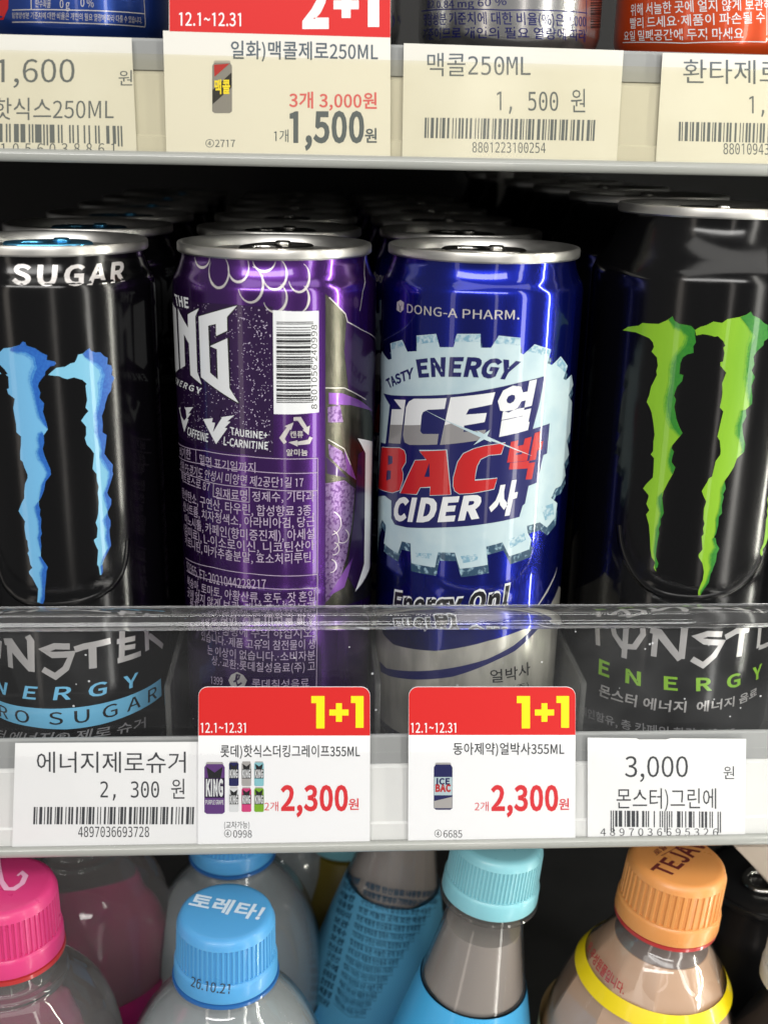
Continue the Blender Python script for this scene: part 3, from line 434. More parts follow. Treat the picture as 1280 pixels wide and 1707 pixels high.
'유':'183 316 91 295 56 237 91 180 183 159 275 180 310 237 275 295/183 290 250 275 276 237 250 200 183 186 116 200 90 237 116 275/20 125 20 98 104 98 104 -31 138 -31 138 98 228 98 228 -31 262 -31 262 98 348 98 348 125', 
'율':'183 326 90 310 56 264 90 217 183 201 277 217 310 264 277 310/183 301 252 291 276 264 252 236 183 226 115 236 90 264 115 291/20 179 20 152 108 152 108 117 60 117 60 92 272 92 272 60 60 60 60 -27 316 -27 316 -1 93 -1 93 36 305 36 305 117 256 117 256 152 347 152 347 179/141 152 223 152 223 117 141 117', 
'은':'20 140 20 114 347 114 347 140/183 318 90 299 56 246 90 193 183 174 276 193 310 246 276 299/183 292 251 280 276 246 251 213 183 201 115 213 90 246 115 280/62 82 62 -23 310 -23 310 4 95 4 95 82', 
'음':'183 323 90 305 56 254 90 204 183 186 276 204 310 254 276 305/183 296 251 285 276 254 251 223 183 212 115 223 90 254 115 285/60 -26 307 -26 307 93 60 93/274 66 274 1 92 1 92 66/20 155 20 128 347 128 347 155', 
'의':'137 304 67 281 40 219 67 158 137 134 207 158 234 219 207 281/137 276 183 260 202 219 183 178 137 163 91 178 73 219 91 260/282 331 282 -32 315 -32 315 331/258 88 135 77 22 76 26 48 137 50 261 64', 
'이':'283 331 283 -32 316 -32 316 331/59 269 33 177 59 85 125 50 191 85 217 177 191 269 125 303/125 273 168 247 185 177 168 106 125 80 82 106 65 177 82 247', 
'인':'283 330 283 66 316 66 316 330/84 93 84 -23 328 -23 328 4 117 4 117 93/122 305 55 280 28 216 55 152 122 127 190 152 217 216 190 280/122 276 167 260 184 216 167 173 122 156 78 173 60 216 78 260', 
'일':'122 318 55 295 28 237 55 180 122 157 188 180 215 237 188 295/122 290 165 275 183 237 165 199 122 184 78 199 60 237 78 275/283 331 283 146 316 146 316 331/82 128 82 101 284 101 284 65 84 65 84 -26 329 -26 329 0 116 0 116 40 316 40 316 128', 
'입':'283 331 283 136 316 136 316 331/84 118 84 -26 316 -26 316 118 284 118 284 75 116 75 116 118/284 48 284 1 116 1 116 48/122 314 55 290 28 230 55 170 122 147 190 170 217 230 190 290/122 286 167 270 184 230 167 190 122 174 78 190 60 230 78 270', 
'있':'283 330 283 124 316 124 316 330/122 310 55 286 28 225 55 164 122 141 190 164 217 225 190 286/122 282 167 266 184 225 167 184 122 168 78 184 60 225 78 266/110 108 110 89 91 37 38 -2 54 -26 98 1 126 41 150 0 193 -29 235 1 260 42 287 1 332 -26 349 -2 295 35 276 89 276 108 244 108 244 89 231 43 192 3 155 41 142 89 142 108', 
'자':'27 294 27 266 109 266 109 220 81 129 14 65 34 38 89 86 126 158 162 92 216 47 235 74 169 135 142 220 142 266 222 266 222 294/265 331 265 -31 298 -31 298 157 357 157 357 185 298 185 298 331', 
'잣':'28 302 28 275 109 275 109 262 84 191 18 145 36 118 91 153 126 207 161 159 214 127 230 154 166 197 142 263 142 275 222 275 222 302/268 331 268 86 301 86 301 203 354 203 354 230 301 230 301 331/175 105 175 97 139 32 54 -3 68 -30 142 -2 192 49 241 -2 315 -30 328 -3 244 31 208 97 208 105', 
'장':'186 103 98 85 66 36 98 -13 186 -30 272 -13 304 36 272 85/186 76 249 66 272 36 249 7 186 -4 122 7 99 36 122 66/28 304 28 277 109 277 109 262 84 192 18 145 35 119 91 154 126 208 161 160 214 130 230 156 166 198 142 263 142 277 222 277 222 304/268 331 268 113 301 113 301 211 354 211 354 239 301 239 301 331', 
'재':'296 331 296 185 249 185 249 323 218 323 218 -13 249 -13 249 157 296 157 296 -31 328 -31 328 331/25 288 25 261 95 261 95 233 75 134 16 69 37 43 84 89 112 154 139 96 185 56 204 82 146 142 127 233 127 261 192 261 192 288', 
'전':'284 330 284 231 212 231 212 204 284 204 284 65 318 65 318 330/32 301 32 274 112 274 112 256 87 185 21 138 38 111 94 147 129 202 164 152 216 120 233 146 170 191 146 256 146 274 225 274 225 301/87 89 87 -23 328 -23 328 4 120 4 120 89', 
'정':'198 104 110 86 78 36 110 -13 198 -31 287 -13 319 36 287 86/198 78 263 67 286 36 263 6 198 -5 134 6 111 36 134 67/284 331 284 237 213 237 213 209 284 209 284 115 318 115 318 331/32 304 32 277 112 277 112 265 87 193 21 145 38 118 94 155 130 210 164 161 216 128 233 155 170 199 146 265 146 277 225 277 225 304', 
'제':'295 331 295 -31 327 -31 327 331/223 322 223 201 163 201 163 174 223 174 223 -12 254 -12 254 322/26 288 26 261 94 261 94 228 74 134 16 66 36 41 82 88 110 155 138 93 183 50 203 74 146 139 126 228 126 261 191 261 191 288', 
'종':'183 94 92 78 59 32 92 -14 183 -30 274 -14 307 32 274 78/183 68 250 59 274 32 250 5 183 -5 117 5 93 32 117 59/50 314 50 287 162 287 123 237 38 210 50 184 132 208 183 257 235 208 317 184 329 210 244 237 205 287 317 287 317 314/167 202 167 151 20 151 20 124 347 124 347 151 200 151 200 202', 
'주':'51 308 51 282 165 282 165 280 126 216 39 182 52 155 131 184 183 238 236 184 315 155 328 182 241 216 202 280 202 282 316 282 316 308/20 125 20 98 166 98 166 -31 199 -31 199 98 347 98 347 125', 
'준':'50 313 50 286 162 286 125 228 40 197 52 171 133 198 183 250 234 198 315 171 327 197 242 228 205 286 317 286 317 313/20 145 20 118 170 118 170 44 202 44 202 118 348 118 348 145/61 80 61 -23 311 -23 311 4 94 4 94 80', 
'증':'20 159 20 132 347 132 347 159/183 100 92 83 59 35 92 -13 183 -30 274 -13 307 35 274 83/250 64 274 35 250 6 183 -4 117 6 93 35 117 64 183 74/50 312 50 285 162 285 123 234 38 207 50 180 132 205 183 254 235 205 317 180 329 207 244 234 205 285 317 285 317 312', 
'지':'283 331 283 -31 316 -31 316 331/32 294 32 266 116 266 116 220 87 129 20 65 39 38 95 86 133 158 171 91 227 47 246 74 177 133 149 220 149 266 234 266 234 294', 
'진':'283 330 283 66 316 66 316 330/84 90 84 -23 328 -23 328 4 117 4 117 90/34 301 34 274 116 274 116 254 91 183 25 136 42 110 98 145 134 199 170 150 224 118 241 144 176 187 150 254 150 274 232 274 232 301', 
'질':'283 331 283 143 316 143 316 331/82 126 82 100 284 100 284 63 84 63 84 -27 329 -27 329 -1 116 -1 116 39 316 39 316 126/34 310 34 283 116 283 116 280 91 212 25 169 40 142 98 176 134 228 170 181 226 150 242 176 176 217 150 280 150 283 232 283 232 310', 
'차':'108 324 108 268 26 268 26 241 108 241 108 214 82 125 16 64 35 39 90 83 125 150 158 88 210 46 229 71 165 130 140 214 140 241 221 241 221 268 141 268 141 324/265 331 265 -31 298 -31 298 154 357 154 357 182 298 182 298 331', 
'처':'284 331 284 186 207 186 207 158 284 158 284 -32 318 -32 318 331/112 324 112 268 30 268 30 241 112 241 112 214 86 125 21 64 39 39 94 84 129 151 165 87 219 45 238 71 171 129 145 214 145 241 225 241 225 268 145 268 145 324', 
'청':'198 102 110 85 78 36 110 -13 198 -30 287 -13 319 36 287 85/198 76 263 65 286 36 263 6 198 -4 134 6 111 36 134 65/110 332 110 287 30 287 30 260 110 260 110 254 86 187 21 143 37 117 92 150 128 202 163 156 218 127 234 153 169 192 143 254 143 260 223 260 223 287 144 287 144 332/284 331 284 228 212 228 212 200 284 200 284 112 318 112 318 331', 
'총':'183 90 92 74 59 30 92 -15 183 -30 274 -15 307 30 274 74/183 64 250 55 274 30 250 4 183 -5 117 4 93 30 117 55/167 332 167 296 54 296 54 269 165 269 126 220 39 196 49 170 130 191 183 234 236 191 318 170 328 196 240 220 201 269 314 269 314 296 200 296 200 332/167 188 167 144 20 144 20 116 347 116 347 144 200 144 200 188', 
'추':'20 112 20 84 167 84 167 -32 200 -32 200 84 347 84 347 112/167 331 167 286 52 286 52 259 167 259 128 199 40 166 52 140 130 166 184 215 236 166 314 140 326 166 239 199 200 259 315 259 315 286 200 286 200 331', 
'출':'20 170 20 145 167 145 167 112 60 112 60 87 272 87 272 56 60 56 60 -27 316 -27 316 -2 93 -2 93 32 305 32 305 112 200 112 200 145 346 145 346 170/167 333 167 299 54 299 54 274 164 274 124 231 38 212 47 186 130 204 183 244 237 204 319 186 329 212 243 231 202 274 314 274 314 299 200 299 200 333', 
'치':'283 331 283 -31 316 -31 316 331/120 324 120 268 36 268 36 241 120 241 120 214 94 125 27 64 45 39 101 83 137 150 174 87 230 45 248 71 180 128 153 214 153 241 236 241 236 268 153 268 153 324', 
'칠':'283 331 283 139 316 139 316 331/82 122 82 96 284 96 284 62 84 62 84 -27 329 -27 329 -1 116 -1 116 38 316 38 316 122/118 333 118 292 36 292 36 266 118 266 91 206 26 168 42 142 99 172 135 221 172 176 229 148 244 174 178 209 151 266 232 266 232 292 151 292 151 333', 
'침':'283 330 283 116 316 116 316 330/83 -26 316 -26 316 98 83 98/284 71 284 1 115 1 115 71/118 332 118 288 36 288 36 262 118 262 118 257 93 191 27 148 43 122 99 154 135 205 172 159 228 130 243 156 177 195 151 257 151 262 232 262 232 288 151 288 151 332', 
'카':'43 293 43 266 173 266 169 234 162 203 25 194 30 164 152 176 104 109 23 54 42 28 172 146 206 293/265 331 265 -31 298 -31 298 156 356 156 356 184 298 184 298 331', 
'캔':'293 330 293 219 246 219 246 324 214 324 214 70 246 70 246 191 293 191 293 58 325 58 325 330/88 91 88 -23 336 -23 336 4 121 4 121 91/40 300 40 272 147 272 144 252 139 232 23 224 28 196 128 207 88 160 24 122 40 98 148 182 180 300', 
'코':'59 296 59 268 275 268 275 236 274 208 49 199 54 170 272 183 268 143 260 97 292 94 306 189 307 261 307 296/147 139 147 46 20 46 20 18 347 18 347 46 180 46 180 139', 
'콜':'59 320 59 294 274 294 273 264 50 257 54 230 272 241 269 220 265 197 298 195 305 253 306 297 306 320/153 217 153 174 20 174 20 147 346 147 346 174 186 174 186 217/60 117 60 91 272 91 272 58 60 58 60 -26 316 -26 316 0 93 0 93 34 305 34 305 117', 
'킹':'283 330 283 113 316 113 316 330/197 108 108 90 76 39 108 -12 197 -30 286 -12 318 39 286 90/197 82 262 70 285 39 262 7 197 -4 132 7 109 39 132 70/46 306 46 279 176 279 172 259 166 239 28 233 33 206 153 214 106 171 30 138 43 111 170 187 211 306', 
'타':'36 56 64 56 154 58 234 68 231 95 154 86 69 83 69 170 196 170 196 196 69 196 69 270 204 270 204 298 36 298/265 331 265 -31 298 -31 298 158 357 158 357 186 298 186 298 331', 
'탄':'36 118 64 118 156 120 229 128 225 155 156 147 70 145 70 198 195 198 195 225 70 225 70 275 202 275 202 302 36 302/268 331 268 63 301 63 301 191 354 191 354 218 301 218 301 331/76 87 76 -23 317 -23 317 4 108 4 108 87', 
'터':'285 331 285 194 210 194 210 167 285 167 285 -32 318 -32 318 331/37 55 64 55 153 58 229 66 226 94 154 85 70 83 70 169 188 169 188 196 70 196 70 270 204 270 204 298 37 298', 
'토':'62 116 167 116 167 41 20 41 20 14 348 14 348 41 200 41 200 116 310 116 310 143 96 143 96 197 299 197 299 224 96 224 96 274 307 274 307 301 62 301', 
'톨':'63 193 166 193 166 161 20 161 20 136 346 136 346 161 200 161 200 193 308 193 308 217 96 217 96 248 297 248 297 271 96 271 96 300 306 300 306 324 63 324/60 110 60 86 272 86 272 55 60 55 60 -27 316 -27 316 -2 93 -2 93 32 305 32 305 110', 
'트':'20 43 20 16 348 16 348 43/62 109 310 109 310 136 96 136 96 192 299 192 299 219 96 219 96 272 307 272 307 300 62 300', 
'틴':'283 330 283 62 316 62 316 330/84 85 84 -23 328 -23 328 4 117 4 117 85/41 121 70 121 168 123 246 132 242 158 168 150 74 148 74 200 203 200 203 226 74 226 74 275 213 275 213 302 41 302', 
'파':'24 292 24 265 63 265 63 87 16 86 20 58 127 61 244 72 242 96 215 93 187 91 187 265 226 265 226 292/96 265 155 265 155 89 96 87/265 331 265 -31 298 -31 298 158 357 158 357 186 298 186 298 331', 
'페':'297 331 297 -31 329 -31 329 331/227 322 227 193 178 193 178 164 227 164 227 -12 258 -12 258 322/24 285 24 258 53 258 53 86 16 86 20 58 106 60 199 70 196 95 159 91 159 258 188 258 188 285/84 258 128 258 128 89 84 87', 
'평':'198 100 110 83 78 35 110 -13 198 -30 287 -13 319 35 287 83/198 74 263 64 286 35 263 6 198 -4 134 6 111 35 134 64/284 331 284 266 225 266 225 239 284 239 284 201 225 201 225 174 284 174 284 108 318 108 318 331/31 304 31 276 66 276 66 157 21 157 25 129 125 131 234 141 232 166 185 162 185 276 221 276 221 304/99 276 153 276 153 160 99 158', 
'폐':'297 331 297 -31 329 -31 329 331/228 322 228 228 180 228 180 200 228 200 228 151 180 151 180 124 228 124 228 -12 259 -12 259 322/24 285 24 258 53 258 53 86 16 85 20 57 106 59 198 68 196 93 178 91 159 90 159 258 188 258 188 285/84 258 128 258 128 88 84 86', 
'표':'49 297 49 270 105 270 105 153 50 153 50 126 111 126 111 40 20 40 20 13 348 13 348 40 255 40 255 126 316 126 316 153 261 153 261 270 317 270 317 297/138 270 228 270 228 153 138 153/144 126 222 126 222 40 144 40', 
'품':'20 156 20 129 167 129 167 87 60 87 60 -26 307 -26 307 87 200 87 200 129 347 129 347 156/274 60 274 1 92 1 92 60/50 319 50 292 105 292 105 217 52 217 52 190 314 190 314 217 261 217 261 292 316 292 316 319/138 292 228 292 228 217 138 217', 
'프':'20 43 20 15 348 15 348 43/49 294 49 267 105 267 105 142 50 142 50 115 316 115 316 142 261 142 261 267 317 267 317 294/138 267 228 267 228 142 138 142', 
'필':'284 331 284 143 317 143 317 331/81 126 81 99 284 99 284 63 82 63 82 -27 330 -27 330 0 115 0 115 39 317 39 317 126/36 306 36 280 72 280 72 183 26 183 30 156 136 158 249 169 248 193 222 191 194 188 194 280 230 280 230 306/104 280 162 280 162 186 104 184', 
'하':'126 216 63 193 38 133 63 73 126 50 189 73 214 133 189 193/126 188 167 173 183 133 167 93 126 77 86 93 70 133 86 173/265 331 265 -31 298 -31 298 154 357 154 357 182 298 182 298 331/109 326 109 273 18 273 18 246 231 246 231 273 142 273 142 326', 
'한':'128 240 65 222 41 172 65 124 128 105 190 124 214 172 190 222/128 214 167 203 182 172 167 142 128 131 88 142 73 172 88 203/268 330 268 59 301 59 301 184 354 184 354 212 301 212 301 330/76 81 76 -23 317 -23 317 4 108 4 108 81/111 330 111 286 21 286 21 260 234 260 234 286 144 286 144 330', 
'함':'74 -26 301 -26 301 92 74 92/268 66 268 1 106 1 106 66/128 248 65 230 41 183 65 136 128 119 190 136 214 183 190 230/167 211 182 183 167 155 128 144 88 155 73 183 88 211 128 222/268 331 268 113 301 113 301 207 354 207 354 235 301 235 301 331/111 334 111 292 21 292 21 266 234 266 234 292 144 292 144 334', 
'합':'73 104 73 -26 301 -26 301 104 268 104 268 66 106 66 106 104/268 40 268 0 106 0 106 40/128 250 65 233 41 187 65 140 128 123 190 140 214 187 190 233/128 225 167 214 182 187 167 159 128 148 88 159 73 187 88 214/268 331 268 120 301 120 301 210 354 210 354 238 301 238 301 331/111 334 111 294 21 294 21 267 234 267 234 294 144 294 144 334', 
'핫':'128 245 65 227 41 180 65 132 128 114 190 132 214 180 190 227/128 219 167 208 182 180 167 151 128 140 88 151 73 180 88 208/111 333 111 290 21 290 21 264 234 264 234 290 144 290 144 333/268 331 268 77 301 77 301 198 354 198 354 226 301 226 301 331/175 97 175 92 139 29 54 -4 66 -30 141 -4 192 45 242 -4 316 -30 329 -4 244 29 208 92 208 97', 
'해':'109 218 54 195 32 135 54 76 109 52 165 76 187 135 165 195/109 190 144 174 157 135 144 96 109 81 75 96 61 135 75 174/93 320 93 269 19 269 19 242 199 242 199 269 126 269 126 320/294 331 294 178 248 178 248 322 217 322 217 -14 248 -14 248 151 294 151 294 -31 326 -31 326 331', 
'향':'187 95 101 78 69 32 101 -14 187 -30 273 -14 305 32 273 78/187 69 249 59 272 32 249 5 187 -5 125 5 102 32 125 59/128 245 65 228 41 181 65 135 128 118 190 135 214 181 190 228/128 220 167 209 182 181 167 153 128 143 88 153 73 181 88 209/268 331 268 98 301 98 301 164 353 164 353 191 301 191 301 241 353 241 353 268 301 268 301 331/111 334 111 290 21 290 21 264 234 264 234 290 144 290 144 334', 
'호':'183 226 97 208 65 158 92 109 167 89 167 38 20 38 20 11 348 11 348 38 200 38 200 89 274 109 302 158 270 208/183 200 245 189 268 158 245 126 183 115 121 126 98 158 121 189/167 325 167 278 36 278 36 250 330 250 330 278 200 278 200 325', 
'혼':'183 256 97 242 66 201 93 162 167 146 167 117 20 117 20 91 347 91 347 117 200 117 200 146 274 162 300 201 269 242/183 232 245 224 266 201 245 178 183 170 122 178 100 201 122 224/62 67 62 -23 310 -23 310 4 95 4 95 67/167 335 167 297 37 297 37 272 328 272 328 297 200 297 200 335', 
'화':'130 239 69 221 45 172 64 128 114 106 114 67 62 66 16 66 21 38 128 40 246 52 244 77 196 71 147 68 147 106 197 128 216 172 192 221/130 213 169 202 184 172 169 142 130 131 91 142 76 172 91 202/266 331 266 -31 299 -31 299 149 355 149 355 177 299 177 299 331/114 330 114 287 22 287 22 260 238 260 238 287 147 287 147 330', 
'환':'131 255 70 240 46 200 65 162 115 145 115 118 64 116 18 116 22 89 130 92 248 105 246 129 197 123 148 119 148 145 197 162 215 200 192 240/131 232 169 223 184 200 169 176 131 168 92 176 78 200 92 223/267 331 267 48 300 48 300 177 353 177 353 204 300 204 300 331/72 66 72 -23 313 -23 313 4 105 4 105 66/115 332 115 296 27 296 27 270 235 270 235 296 148 296 148 332', 
'활':'131 268 69 256 46 221 65 188 115 174 115 151 64 150 18 150 22 126 130 127 248 139 246 161 197 156 148 152 148 174 197 188 215 221 192 256/131 246 169 239 184 221 169 202 131 195 92 202 78 221 92 239/267 331 267 117 300 117 300 210 353 210 353 238 300 238 300 331/66 101 66 78 268 78 268 50 67 50 67 -27 314 -27 314 -4 100 -4 100 28 300 28 300 101/115 334 115 303 27 303 27 280 235 280 235 303 148 303 148 334', 
'황':'184 81 97 66 66 25 97 -17 184 -31 272 -17 303 25 272 66/184 56 247 48 269 25 247 2 184 -6 121 2 99 25 121 48/131 260 69 246 46 208 65 174 115 158 115 129 64 128 18 128 22 101 130 104 248 116 246 139 197 134 148 130 148 158 197 174 215 208 192 246/131 237 169 229 184 208 169 187 131 180 92 187 78 208 92 229/267 330 267 85 300 85 300 194 353 194 353 222 300 222 300 330/115 334 115 300 27 300 27 274 235 274 235 300 148 300 148 334', 
'효':'183 227 97 209 65 159 76 127 106 104 106 38 20 38 20 10 348 10 348 38 260 38 260 104 291 127 302 159 270 209/183 201 245 190 268 159 245 128 183 117 121 128 98 159 121 190/139 95 160 92 183 91 207 92 228 95 228 38 139 38/167 325 167 277 36 277 36 250 330 250 330 277 200 277 200 325', 
'후':'183 242 97 226 66 181 97 137 183 121 270 137 301 181 270 226/183 216 245 207 266 181 245 156 183 146 122 156 100 181 122 207/167 333 167 290 37 290 37 262 328 262 328 290 200 290 200 333/20 96 20 69 167 69 167 -32 200 -32 200 69 348 69 348 96', 
}
